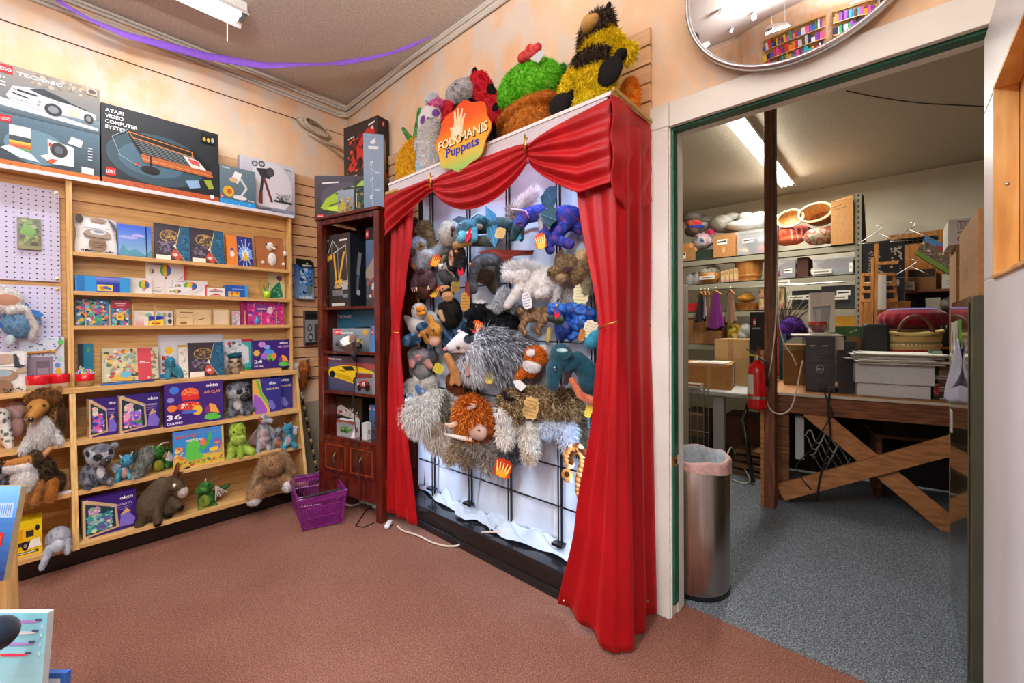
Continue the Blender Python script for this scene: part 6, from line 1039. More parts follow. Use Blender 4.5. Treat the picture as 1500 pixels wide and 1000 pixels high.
# light inside the stage top
L = thing('stage_lamp', 'cool white lamp strips hidden behind the valance and curtains of the stage', 'lamp', (1.47, 1.5, SZ-.03)); b = MB(); b.box(1.455, .95, SZ-.045, 1.485, 2.1, SZ-.022, 'e0e0e0'); b.build('housing', MATTE, L); b = MB(); b.cyl((1.47, .97, SZ-.05), (1.47, 2.08, SZ-.05), .008, col='ffffff', n=10); b.build('tube', COOLT, L, smooth=True)
area('stage_light', (1.465, 1.52, SZ-.065), (0, .45, 0), .03, 1.1, 9, 'bcd8ff')
for y, sg in ((.81, 1), (2.285, -1)):
    b = MB(); b.box(1.45, y-.01, .15, 1.47, y+.01, .8, 'e0e0e0'); b.build('housing', MATTE, L); b = MB(); b.cyl((1.46, y+sg*.014, .17), (1.46, y+sg*.014, .78), .006, col='ffffff', n=8); b.build('tube', COOLT, L, smooth=True)
    area('stage_light', (1.465, y+sg*.03, .46), Vector((.45, sg*.9, -.15)).to_track_quat('-Z', 'Y').to_euler(), .03, .6, 4, 'bcd8ff')
cable('white cord running from the black base over its edge to the carpet', [at(765, 776, Z=.14), at(735, 779, Z=.14), at(712, 779, Z=.14), at(700, 783, Z=.10), at(680, 795, Z=.03), at(660, 800, Z=.008), at(635, 795, Z=.008), at(612, 784, Z=.008), at(590, 777, Z=.008), at(582, 770, Z=.008)], .0055, 'cbb9a6')
# round scalloped sign
xs = 1.372; c = at(676, 199, X=xs); ry = (at(637, 199, X=xs).y-at(714, 199, X=xs).y)/2; rz = (at(676, 151, X=xs).z-at(680, 247, X=xs).z)/2; c.z = (at(676, 151, X=xs).z+at(680, 247, X=xs).z)/2
out = [(math.cos(t)*(1+.05*math.cos(8*t+.6)), math.sin(t)*(1+.05*math.cos(8*t+.6))) for t in np.linspace(0, 2*PI, 121)[:-1]]
P3 = lambda a, z, o=0: (xs-o, c.y-a*ry, c.z+z*rz)
T = thing('shop_sign', 'scalloped orange and green sign with a cream hand on the front of the stage top', 'sign', (xs, c.y, c.z-rz))
b = MB(); b.poly([P3(a, z) for a, z in out], (.006, 0, 0), 'e8842a')
st = [(1.05, 'e2542f'), (.45, 'e6632f'), (.1, 'e98a33'), (-.2, 'eaa83c'), (-.5, 'd3b24f'), (-.78, 'a9b95e'), (-1.05, '7fb46c')]
def gcol(z):
    for (z0, c0), (z1, c1) in zip(st, st[1:]):
        if z0 >= z >= z1: t = (z0-z)/(z0-z1); return tuple(p+(q-p)*t for p, q in zip(lin(c0), lin(c1)))
    return lin(st[-1][1])
N_ = 46
for i in range(N_):
    z0, z1 = -1.04+2.08*i/N_, -1.04+2.08*(i+1)/N_
    def ext(z):
        xs_ = [p[0]+(q[0]-p[0])*(z-p[1])/(q[1]-p[1]) for p, q in zip(out, out[1:]+out[:1]) if (p[1]-z)*(q[1]-z) <= 0 and p[1] != q[1]]
        return (min(xs_), max(xs_)) if xs_ else (0, 0)
    (a0, a1), (b0, b1) = ext(z0), ext(z1); b.add([P3(a0, z0, .0004), P3(a1, z0, .0004), P3(b1, z1, .0004), P3(b0, z1, .0004)], [(0, 1, 2, 3)], gcol((z0+z1)/2))
O_ = Vector(P3(-1, -1, .0006)); U_, V_ = Vector((0, -1, 0)), Zv
b.art(O_, U_, V_, 2*ry, 2*rz, [('p', [(.30, .52), (.30, .64), (.27, .72), (.33, .70), (.36, .74), (.36, .92), (.39, .93), (.41, .78), (.43, .95), (.46, .95), (.46, .78), (.51, .92), (.535, .91), (.51, .76), (.56, .83), (.58, .81), (.54, .70), (.52, .55), (.48, .5), (.36, .5)], 'f1dcae'), ('e', .42, .62, .08, .07, 'f6ead0'),
    ('t', .055, .415, .19, 'FOLKMANIS', '3a1c18', .93), ('t', .042, .43, .19, 'FOLKMANIS', 'f6e6b4', .93), ('t', .2, .27, .19, 'Puppets', '3b3fa0', .62)], N=(-1, 0, 0), e=.0003)
b.build('sign_board', vc('sign_paint', rough=.9, spec=.08), T)

# ================================================================= big plush toys on the stage top
def ontop(x, X): p = at(x, 200, X=X); p.z = SZ+.001; return (x, proj(p)[1])
def topplush(name, label, x, X, P, **k): return _pl0(name, label, 'plush toy', ontop(x, X), dict(X=X), P, wall='R', **k)
YEL, ORG = 'f4bc24 fccc40 dc9c14', 'ff9420 ffae48 ec7c10'
e_ = ontop(603, 1.53)[1]
topplush('plush_pineapple', 'yellow pineapple toy with green leaves, first from the left on the stage top', 603, 1.53, [O(606, 238, 25, 34, YEL, 0, 20, 12), O(606, 258, 24, e_-258, YEL, 0, 18)], fur=(3.4, 1.4, .2, .9, .7, (0, 0), .35),
    parts=[('leaf', 'soft', [C(605, 210, 5, 591, 186, 2.5, '4a8a4a 5f9f5a 3a7a40')], (.8, 1, 0)), ('leaf', 'soft', [C(609, 208, 5, 615, 166, 3, '4a9a50 5fae60 3a8040', 1, 4)], (.8, 1, 0)), ('leaf', 'soft', [C(612, 208, 5, 624, 186, 2.5, '4a8a4a 5f9f5a', -4, -8)], (.8, 1, 0))])
PA = 'e8e4e8 f2e0ea d8ecf0 e8f0d8 f0e8f4'; e_ = ontop(632, 1.47)[1]
topplush('plush_ghost', 'pastel skull-faced toy with a pink cap, second from the left on the stage top', 632, 1.47, [O(630, 178, 18, 24, '_f0eef2', 2, 14), C(630, 185, 17, 628, 235, 17, PA, 0, 0), O(630, e_-14, 18, 14, PA, 0), O(638, 160, 15, 9, 'e070a8 f088b8 d0589a', 1, 13), O(633, 148, 9.5, 8, 'd0e4ec e8eef4 c0d8e8', 2), O(613, 208, 5, 8, 'c8d8e4 e8ecf0', 2), C(618, 215, 7, 617, e_-8, 7, 'bcd8ec d0e4f0', 3, 3)],
    paint=[(620, 179, 4, 6.5, '_7a4aa0'), (639, 174, 5.5, 6.5, '_7a4aa0'), (628, 180, 2, 2, '_7a4aa0')], fur=(2.8, 1.4, .2, .9, .6, (0, 0), .1))
BK = '1c1a1c 2a282a 121012'; RD = 'c81828 d83040 a80e1c'; e_ = ontop(688, 1.55)[1]
topplush('plush_ladybug', 'black and red ladybug toy with a grey face leaning behind the round sign', 688, 1.55, [O(684, 195, 42, 55, BK, -4, 26), O(692, e_-22, 40, 24, BK, 0, 24), O(676, 136, 23, 17, 'b4b4b6 c8c8ca 9c9c9e', 8, 16), C(700, 130, 16, 728, 182, 15, RD, 6, 8), C(658, 150, 10, 650, 190, 8, RD, 4, 4), C(695, 122, 3.5, 696, 110, 3.5, BK, 8, 8)],
    paint=[(668, 130, 3, 1.6, '_201e20'), (680, 122, 3.4, 1.8, '_201e20'), (720, 150, 8, 10, '_1a181a'), (724, 178, 5, 6, '_1a181a')], fur=(2.6, 1.4, .15, .8, .6, (0, 0), .35))
GC = '5abf1e 76d83a 48a814 8ae04a'; PT = 'c4742a d08438 b4661e'; e_ = ontop(768, 1.55)[1]
topplush('plush_cactus', 'green cactus toy in an orange pot with a coral flower', 768, 1.55, [O(775, 130, 47, 36, GC, -2, 33), O(772, 166, 46, 14, PT, 0, 36, -9), C(772, 184, 38, 772, e_-30, 33, PT, -3, -3), O(822, 118, 6, 8, '3a8a2a', -4)],
    eyes=[(761, 119, 2)], paint=[(749, 127, 3, 1.4, '_1c4010')], fur=(3.2, 1.5, .2, .9, .7, (0, 0), .35),
    parts=[('flower', 'soft', [O(776, 98, 15, 9, 'd84848 e86058 c83a40', 22, 10), O(766, 100, 7, 7, 'd84848 e86058', 26), O(786, 94, 7, 7, 'e86058 c83a40', 24), O(776, 92, 6, 6, 'f07868 d84848', 26)], (.8, 1, 0)), ('foil_tag', 'poly', [(776, 112, 36), (790, 105, 36), (798, 109, 36), (788, 121, 36)], .8, 'c8d4d8', None, (), GLOSS)])
YB = 'f6da18 ffe640 e4c20c'; BB = '4a3e36 5e5046 362d26'; e_ = ontop(866, 1.50)[1]
root = topplush('plush_bear', 'bear toy in a fluffy yellow and black bee suit sitting on the stage top', 866, 1.50, [O(876, 46, 24, 20, BB, 2, 18), C(868, 44, 10, 862, 46, 11, '_d0a868', 16, 18), O(879, 80, 33, 24, YB, 0, 22), O(870, 95, 34, 22, '43382f 574a40 352c25', 2, 23), O(868, 122, 36, 24, YB, 2, 24), O(866, e_-18, 36, 20, YB, 0, 22), C(838, 110, 10, 828, 130, 9, YB, 10, 14), C(898, 95, 13, 916, 104, 12, YB, 6, 12), C(834, 138, 9, 830, 148, 8, '_1c1a1a', 12, 16), O(820, 151, 18, 16, '_211f20', 22, 9, -20), O(892, 126, 17, 20, '_211f20', 22, 9, 20), C(905, 105, 7, 908, 108, 8, '_1c1a1a', 18, 20), O(892, 20, 4, 5, '_2a2420', 0), C(856, 56, 8, 852, 66, 5, BB, 6, 6)],
    paint=[(865, 36, 8, 4.5, '_a8642a')], fur=(7, 1.1, .35, 1.1, .6, (0, 0), .35))
e_ = ontop(924, 1.62)[1]
topplush('plush_monster', 'fluffy orange toy half hidden behind the bee bear at the end of the stage top', 924, 1.62, [O(922, 140, 16, 26, ORG, 0, 14), O(922, e_-12, 15, 14, ORG, 0)], fur=(3.2, 1.3, .3))
b = MB(); q = at(930, 81, X=1.699); b.box(1.6985, q.y-.02, q.z-.02, 1.70, q.y+.02, q.z+.022, 'c8c8cc'); b.build('info_sticker', PRINT, tag=('small grey sticker on the slatted board behind the bee bear', 'sticker'))
# ================================================================= hand puppets on the rod grid
def pup(name, label, anc, X, P, **k):
    k.setdefault('wall', 'R'); return _pl0(name, label, 'puppet', anc, dict(X=X), P, **k)
CT = 'd8b878 c8a868'
pup('squirrel_puppet', 'grey squirrel puppet with a bushy brown tail at the top left of the stage', (617, 395), 1.58, [O(612, 362, 12, 13, 'b4b8bc c8ccd0 989ca0', 6), O(618, 382, 15, 16, 'c0c4c8 d8dade a4a8ae', 0), C(628, 378, 9, 645, 366, 8, 'aab0b6 c0c4c8', -2, -6), C(630, 356, 8, 622, 334, 12, '8a7450 6e5a3a a08a62', -8, -10), C(630, 356, 8, 642, 372, 8, '8a7450 a08a62', -8, -8), O(613, 351, 2.5, 5, 'c8b098', 6, 2), C(622, 374, 5, 630, 376, 5, 'd0d4d8', 14, 16)],
    eyes=[(617, 363, 2.2)], paint=[(617, 364, 5, 6, 'b09468 9a8058'), (614, 373, 4, 4, 'e4e4e4')], fur=(3.2, 1.4, .2), parts=[('swing_tag', 'tag', 637, 386, 13, 17, RY, 20), ('swing_tag', 'tag', 607, 390, 6, 7, 'e0b868 c08040')])
pup('seal_puppet', 'cream fuzzy seal puppet beside the teal dragon at the top of the stage', (654, 362), 1.60, [O(655, 342, 13, 19, 'b8ae9a c8bfae a39a86', 0, 12), O(660, 341, 6, 8, 'c0b6a2', 8)], nose=[(663, 339, 4, 4, '5a4238'), ], paint=[(662, 346, 1.2, 4, '4a3a30')], fur=(1.6, 1.4, .1))
TL = '2a5a66 3c7480 204a54'
pup('dragon_puppet', 'teal two-horned dragon puppet with a red mouth and a raised blue wing', (700, 356), 1.57, [O(684, 336, 17, 15, TL, 8, 14), C(678, 346, 8, 676, 350, 7, '5aa6b8 6ab8c8', 16, 18), C(692, 342, 8, 694, 352, 6, '4c96a8 5aa6b8', 14, 16), O(700, 326, 16, 10, TL, 0), C(700, 330, 12, 742, 332, 11, '2f5c66 3f6c72 4a5a48', -6, -8), C(694, 352, 8, 722, 354, 9, '4a5450 5a645c 6a6450', -2, -4), C(668, 358, 6, 688, 356, 5, 'a07a34 b88a40', 12, 12), C(697, 335, 4, 704, 336, 4, '7a6a58 8a7a66', 12, 12)],
    eyes=[(675, 330, 2.2)], paint=[(672, 345, 2, 2.4, '24505c')], parts=[('tongue', 'poly', [(687, 335, 20), (692, 340, 22), (690, 352, 22), (684, 358, 22), (680, 352, 21)], 1.2, 'c01c34'), ('ear', 'poly', [(676, 330, 12), (662, 318, 8), (668, 316, 8), (672, 314, 8), (682, 318, 8), (684, 326, 12)], 2, '2a3a44'), ('tooth', 'tube', [(685, 342, 21), (684, 346, 22)], [1.2, .4], 'e8e4dc'), ('tooth', 'tube', [(692, 342, 21), (690, 345, 22)], [1.2, .4], 'e8e4dc'),
    ('wing', 'poly', [(711, 303, 0), (726, 318, 2), (729, 356, 6), (724, 366, 6), (714, 350, 4)], 1.5, '3a7c98', '5c9cb4'), ('swing_tag', 'tag', 731, 349, 14, 15, CT, 15), ('horn', 'tube', [(690, 322, 10), (700, 314, 4), (712, 320, 0)], [2, 1.6, .6], '8ab4bc')], fur=(.9, 1, .1), mat=CLOTH)
PU_ = '2f42a8 4454b4 263894 5a48a0 744a90'
pup('dragon_puppet', 'purple and blue dragon puppet with a cream mane and dark teal wings', (820, 356), 1.57, [C(788, 308, 13, 768, 312, 12, PU_, 4, 12), C(764, 316, 12, 758, 326, 10, PU_, 12, 16), C(756, 330, 9, 750, 344, 6, '_2e4650 24383f', 18, 20), C(762, 332, 6, 762, 346, 4.5, '_2c424c 3a5460', 14, 14), O(824, 322, 30, 20, PU_, 0, 20), C(800, 320, 12, 798, 345, 10, PU_, 6, 10), C(826, 334, 11, 812, 352, 8, PU_, 10, 14), C(812, 352, 8, 834, 362, 7, PU_, 14, 14), C(798, 340, 9, 806, 366, 7, PU_, 10, 8), C(842, 332, 10, 850, 338, 10, PU_)],
    paint=[(790, 328, 6, 10, 'c8c0c0 b0a8b4'), (759, 325, 5, 2.2, '2a1c40')], parts=[('mane', 'soft', [C(754, 302, 4, 772, 286, 5, 'e8dcd4 f4ece4 d8ccc8', 4, 0), C(772, 288, 5, 782, 276, 3, 'e8dcd4 e0d4dc', 0, -3), C(750, 310, 3, 744, 296, 2, '3a3440 d8ccc8', 6, 4)], (11, 2.2, -.6, .5, .4)), ('wing', 'poly', [(800, 272, -2), (806, 270, 0), (816, 273, 2), (817, 285, 2), (812, 304, 4), (802, 304, 4), (794, 296, 0), (791, 284, -2)], 1.6, '24404e', '3c5c6c', (2, 3, 4)), ('wing', 'poly', [(790, 314, 22), (806, 306, 20), (818, 310, 20), (814, 318, 22), (816, 328, 24), (808, 333, 24), (806, 340, 24), (796, 330, 24)], 1.6, '2c4c58', '5a7c84', (4, 6, 7)),
    ('horn', 'tube', [(746, 299, 16), (758, 304, 22), (770, 308, 24), (775, 318, 22)], [.8, 1.8, 1.6, .8], 'b090b0'), ('mouth_lining', 'poly', [(752, 343, 21), (760, 338, 20), (763, 346, 19), (754, 351, 20)], 1.5, '3a98b8', None, (), SATIN), ('swing_tag', 'tag', 792, 354, 17, 24, 'd8581c f0c84a f8e8a0', -10)], fur=(.9, 1.2, .1))
BR = '7a6448 8f7858 66523a a08a6a'
pup('wolf_pup_puppet', 'brown wolf pup puppet with a big ear beside the right curtain', (842, 414), 1.57, [O(830, 388, 18, 15, BR, 6), C(820, 394, 9, 808, 398, 7, BR, 10, 12), O(848, 398, 16, 20, BR, 0), O(822, 406, 9, 7, 'a89270 bca684', 10), C(856, 400, 8, 858, 428, 8, '8a8068 a09880', 4, 2), O(852, 378, 9, 10, 'c8a878 d8ba8c', 4)],
    paint=[(830, 396, 7, 4, '6a5058')], parts=[('ear', 'poly', [(811, 382, 12), (814, 370, 8), (824, 363, 6), (828, 374, 8), (824, 382, 12)], 3, '4f3c2e'), ('swing_tag', 'tag', 851, 431, 22, 28, 'd8dcae c8b890', 5), ('nose', 'soft', [O(806, 399, 3, 3, '1c1816', 16)], None)], fur=(2.6, 1.4, .2))
WT = 'e4e2de f2f0ee d4d2ce'
pup('unicorn_puppet', 'white pony puppet with a spiky pale mane in the middle of the stage', (785, 440), 1.57, [O(792, 415, 26, 24, WT, 0, 20), C(768, 404, 14, 744, 402, 9, WT, 6, 12), C(764, 418, 8, 743, 446, 5, WT, 10, 16), C(776, 420, 9, 772, 440, 5, WT, 10, 14), C(798, 428, 9, 788, 432, 5, WT, 12, 16), C(812, 420, 12, 812, 440, 7, WT, 0, 0)],
    parts=[('mane', 'soft', [C(745, 394, 5, 770, 392, 6, WT, 8, 4), C(756, 396, 6, 786, 400, 6, WT, 8, 2)], (9, 2.2, -.35, .5, .5)), ('tail', 'soft', [C(828, 420, 8, 832, 440, 9, 'b8b4b0 d0ccc8 a09c98', -4, -6)], (5, 2, .8)), ('swing_tag', 'tag', 772, 441, 13, 24, 'e0e0e4 8a90a0', -12), ('tail', 'soft', [C(736, 425, 7, 726, 445, 6, 'c8ccd0 b0b4ba 8a8e94', -4, -4)], (7, 2, .7))], fur=(2.6, 1.3, .15))
DK = '26282e 34373e 1a1c20 3e4148'
pup('dragon_puppet', 'black leathery dragon puppet with a long rust coloured wing', (722, 410), 1.575, [O(712, 386, 24, 16, DK, 4, 18), C(700, 388, 13, 692, 412, 9, DK, 10, 14), C(692, 412, 9, 694, 425, 6, '33363d 4a4d55', 14, 16), O(728, 392, 16, 12, DK, 0), C(716, 400, 15, 726, 424, 9, '241e1a 2e2620', 8, 8)], eyes=[(689, 387, 3, '8a4a1a')],
    parts=[('wing', 'poly', [(700, 369, 8), (716, 366, 8), (780, 372, -2), (778, 378, -2), (752, 378, 2), (742, 386, 4), (728, 378, 8)], 1.6, '6e2416', '8e3a24', (2, 3, 4, 5)), ('curl', 'soft', [O(712, 406, 12, 11, '3a2618 52361f 2a1c12', 18, 6)], (3.4, 2.6, .1)), ('claw', 'tube', [(722, 412, 14), (728, 420, 14), (732, 424, 14)], [2.4, 2, .6], 'a8a4a8'), ('swing_tag', 'tag', 681, 441, 14, 27, 'b0843c 8a6428', 2), ('mouth_lining', 'poly', [(681, 410, 18), (686, 414, 20), (690, 436, 18), (680, 430, 16)], 1.4, '7a1a1a')], fur=None, mat=SATIN)
pup('horse_puppet', 'dark brown horned puppet with a speckled blaze and an open red mouth', (672, 408), 1.56, [O(668, 374, 14, 14, '2a241f 3a322a 1c1814', 8), C(662, 378, 9, 662, 392, 7, '33302c 1c1a18', 12, 16), C(676, 384, 9, 674, 398, 7, DK, 10, 12), C(652, 376, 4, 646, 384, 2.5, '7a6a50', 6, 8)], eyes=[(669, 372, 3.2, '9a5a1c')],
    paint=[(661, 380, 3.2, 12, 'b48a70 8a5a44 d0ac94')], parts=[('tongue', 'poly', [(671, 396, 18), (677, 392, 18), (679, 402, 19), (675, 407, 19), (671, 404, 19)], 1.4, 'c01830'), ('ear', 'poly', [(660, 366, 10), (652, 362, 8), (650, 366, 8), (658, 372, 12)], 1.6, '3a3028')], fur=(1.4, 1.2, .1))
pup('eagle_puppet', 'small grey eagle puppet with a white beak between the boar and the horned puppet', (656, 416), 1.56, [O(655, 402, 12, 13, '4a4e50 5e6264 3a3c3e', 2), O(652, 390, 9, 8, 'c8cacc dcdee0', 6), C(662, 402, 6, 668, 410, 5, '3a3c3e 5e6264', 8, 10)], eyes=[(655, 389, 1.4)], parts=[('beak', 'tube', [(650, 388, 14), (645, 392, 18), (646, 396, 18)], [3, 2.4, .8], 'd8cfc0'), ('claw', 'tube', [(656, 396, 14), (662, 402, 16), (666, 408, 16)], [1.6, 1.4, 1], 'c8b090'), ('swing_tag', 'tag', 667, 420, 12, 19, 'a8883e 8a6a2c 6a7a48', 12)], fur=(1.8, 1.4, .3))
MV = '5a4044 61474b 523a3e'
pup('boar_puppet', 'purple brown mole-like puppet with pale claws under the squirrel', (620, 434), 1.57, [O(621, 408, 17, 14, MV, 4), O(621, 426, 16, 12, '4a2c26 5e3a30', 0), C(608, 414, 7, 606, 424, 5, MV, 10, 14), C(634, 414, 7, 632, 422, 5, MV, 10, 14), O(618, 402, 6, 5, '3a2628', 14)], parts=[('claw', 'tube', [(604+3*i, 422, 17), (605+3*i, 428, 18)], [1.4, .5], 'e0c090') for i in range(3)]+[('claw', 'tube', [(628+3*i, 421, 16), (626+3*i, 427, 17)], [1.4, .5], 'e0c090') for i in range(2)]+[('swing_tag', 'tag', 636, 427, 15, 20, 'd8481c e8c83a f4e090', 18)], fur=(1.5, 1.3, .15))
pup('monkey_puppet', 'black monkey puppet with a tan face below the eagle', (658, 478), 1.575, [O(655, 426, 11, 11, '241e1a 30281f', 2), O(652, 423, 9, 5, '_c0946a', 9, 4), O(656, 434, 8.5, 8, '_c89c70', 9, 6), O(661, 460, 16, 24, '1c1a18 262320 121110', -2), C(648, 448, 6, 645, 462, 5, '1c1a18', 2, 6), C(645, 458, 4.5, 650, 468, 4, '_b89870', 8, 10)], eyes=[(649, 423, 1.4), (656, 423, 1.4)], paint=[(656, 436, 5, .8, '_7a5238')], fur=(1.6, 1.4, .2))
pup('skunk_puppet', 'black skunk puppet with a white stripe and a swing tag on its front', (715, 488), 1.575, [O(702, 455, 15, 15, '16171a 222428 0c0d0f', 8), C(692, 456, 8, 686, 460, 6, '16171a 222428', 14, 16), C(712, 464, 18, 742, 476, 18, '17181b 24262a 0c0d0f', 0, -4), O(692, 478, 9, 14, '121316 1e2024', 6)], eyes=[(698, 450, 2)], paint=[(706, 442, 14, 3, 'e4e4e4 f2f2f2', -1), (722, 450, 10, 3.6, 'dcdcdc', -1)], parts=[('tail', 'soft', [C(734, 446, 5, 752, 452, 6, 'c0c4c4 d8dcdc 3a3c40', 0, -4), C(752, 452, 6, 760, 458, 4, 'b0b4b4 5a5e62', -4, -5)], (6, 2, .3)), ('swing_tag', 'tag', 699, 479, 17, 19, 'e05a24 c82c20 f4d890', 25)], fur=(2.8, 1.4, .3))
pup('goose_puppet', 'white gosling puppet with an orange beak near the left curtain', (614, 486), 1.565, [O(614, 456, 11, 12, 'e0dfda eceae6 cfcdc8', 6), O(610, 476, 13, 13, 'e0dfda eceae6', 0), C(628, 466, 11, 640, 468, 8, 'b8c0c6 cdd4d8', -2, -4), C(600, 470, 6, 594, 464, 3, 'cfd0cc', -2, -3)], eyes=[(606, 452, 1.2), (621, 450, 1.2)], parts=[('beak', 'soft', [O(616, 453, 6.5, 4.5, 'd88a2c', 17, 5, -8), O(617, 459, 6.5, 4, 'e09c34', 17, 5, -8)], None), ('beak_gap', 'tube', [(611, 457, 21), (617, 456.5, 22.5), (622, 455, 21)], .6, '7a2a14')], fur=(1.3, 1.4, .1))
GL = '243a52 1c2c40 34506c 4a6a88'
pup('bat_puppet', 'tan bat-like puppet with glittering dark blue wings in the left half of the stage', (640, 508), 1.55, [O(637, 484, 11, 12, 'b07a34 c08a40 9a6828', 10), C(634, 474, 6, 630, 465, 5, 'b07a34 c08a40', 8, 6), O(637, 498, 9, 9, 'c89a78 b8845c', 12), C(626, 484, 4, 614, 492, 3, 'a8733a', 6, 10), C(626, 500, 4, 618, 486, 3, 'a8733a', 6, 10)], eyes=[(635, 483, 2.4, '4a2a10')],
    paint=[(636, 500, 6, 6, 'd8b09c')], parts=[('wing', 'soft', [O(602, 498, 16, 10, GL, 8, 5, -14), O(619, 480, 10, 9, GL, 0, 5)], None), ('wing', 'soft', [O(668, 478, 18, 12, GL, 0, 6, 25), O(660, 498, 14, 22, GL, -4, 6)], None)], fur=(.9, 1.2, .1))
pup('mole_puppet', 'grey mole puppet with pink nose and paws below the bat-like puppet', (616, 555), 1.575, [O(613, 520, 16, 13, '8a8a8c 9c9c9e 76767a', 6), C(613, 520, 7, 613, 524, 4, '_b89aa0', 14, 20), O(616, 542, 17, 16, '77777b 8a8a8e', -2), O(632, 522, 9, 12, '56565a', 0), C(604, 528, 6, 604, 534, 5, '_c08a84', 12, 16), C(626, 530, 6, 630, 534, 5, '_c08a84', 12, 16)], nose=[(613, 521, 3.5, 3.5, 'c87a78')], parts=[('swing_tag', 'tag', 641, 537, 14, 14, 'd8c84a a8983a', 30)], fur=(1.2, 1.3, .1))
GYF = '6f747c 9ea4ac 3c4048 c8ccd2 54585f'
pup('opossum_puppet', 'large shaggy grey opossum puppet with a white face in the middle of the stage', (715, 548), 1.53, [C(678, 500, 14, 660, 508, 7, '_dcdad8', 14, 24), C(676, 512, 7, 664, 514, 4, '_d4ccc8', 16, 22), O(700, 512, 22, 22, 'b8bcc2 d4d6da 8a8e96 e0e0e0', 6, 18), C(716, 510, 26, 752, 516, 24, GYF, 2, -2), C(720, 538, 12, 742, 540, 12, GYF, 2, 0), O(694, 536, 14, 18, 'c8cace dcdee2 a0a4aa', 6), C(686, 528, 5, 685, 548, 3.5, '_b88a80', 16, 20)],
    eyes=[(672, 508, 3.2)], nose=[(652, 511, 3.4, 3.4, 'c87888', 26)], paint=[(688, 496, 8, 7, '_2a2c30 3a3c40', -1), (670, 517, 8, 1, '_8a5048', -1)], parts=[('ear', 'poly', [(676, 490, 14), (668, 484, 10), (672, 482, 10), (682, 487, 12)], 1.6, 'c8b4b4'), ('swing_tag', 'tag', 716, 550, 14, 19, 'c8a83a e0d070 8aa040', 8)], fur=(15, 1.1, .35, 1.0, .4, (.9, .2), .4))
pup('kangaroo_puppet', 'tan clawed puppet leg hanging below the opossum puppet', (668, 566), 1.58, [C(656, 522, 6, 668, 548, 8, '_b8804c c08a58', 6, 8), C(668, 548, 8, 662, 560, 4, '_c08a58', 8, 12), C(668, 548, 8, 672, 560, 4, '_c08a58', 8, 12), O(668, 562, 16, 20, '5a2f18 6e3c20', -4, 8), O(690, 566, 14, 14, '1c1815 2a241f', -4, 8)], fur=(1, 1, .1))
RB = '6e5236 8a6a48 543c26 7c5e3e'
pup('dinosaur_puppet', 'small brown armoured lizard puppet under the white pony', (784, 486), 1.56, [C(768, 464, 9, 800, 464, 9, RB, 0, 0), O(762, 455, 7, 7, RB, 6), C(768, 472, 6, 763, 480, 5, RB, 6, 8), C(763, 480, 5, 769, 488, 4, RB, 8, 10), C(796, 470, 7, 786, 482, 5, RB, 6, 8), C(786, 482, 4.5, 790, 489, 4, RB, 8, 10), C(800, 462, 6, 814, 464, 4, '3f4a34', -2, -2)]+[O(774+7*i, 455-(i % 2)*2, 4, 5, '5a4a34 6e5a40', 2, 4) for i in range(5)], eyes=[(760, 453, 1.4)], mat=SATIN, fur=None)
SB = '0f4aa4 1a60bc 0a2f78 3078c8'
pup('dragon_puppet', 'sparkling royal blue dragon puppet with a red tongue by the right curtain', (835, 495), 1.55, [O(818, 455, 14, 12, SB, 8), C(808, 450, 7, 806, 456, 5, SB, 12, 16), C(820, 468, 9, 806, 466, 5, '2a3a34 1f2c28', 12, 14), C(836, 456, 14, 862, 462, 12, SB, 0, -4), O(848, 475, 12, 12, SB, 6), C(826, 480, 15, 822, 492, 8, '102a6c 1a3a88 0c1c50', 4, 6), C(836, 494, 6, 846, 488, 5, SB, 6, 6)], eyes=[(816, 447, 2, 'd8c030')],
    parts=[('tongue', 'poly', [(812, 455, 20), (818, 453, 21), (821, 462, 20), (814, 468, 20)], 1.5, 'c81c34'), ('horn', 'tube', [(816, 441, 6), (820, 437, 4)], [2, .6], '2a3a4a'), ('swing_tag', 'tag', 863, 482, 19, 25, 'e0dcc0 b8b490', 20), ('swing_tag', 'tag', 852, 490, 9, 17, 'c07a34 a05a20', 12), ('swing_tag', 'tag', 803, 490, 6, 22, '9a8a3a b8a84a', 8, 8)], mat=SATIN, fur=None)
RP = 'b85a1a d06c22 9c480e c87a34'
pup('fox_puppet', 'small bright orange and white red panda puppet behind the opossum', (778, 554), 1.55, [O(783, 522, 18, 16, RP, 4), O(774, 540, 18, 13, RP, 0), C(765, 545, 7, 760, 552, 6, RP, 8, 10), O(778, 516, 6, 5, 'ece8e4', 17), O(796, 512, 6, 8, 'dcd8d0', -4), O(779, 534, 13, 11, 'd8d4d0 e8e6e2', 10)], eyes=[(767, 519, 3)], nose=[(774, 520, 1.4, 1, '6a5a50')], fur=(2.2, 1.5, .2))
TS = '0f4252 124857 0d3c4a'
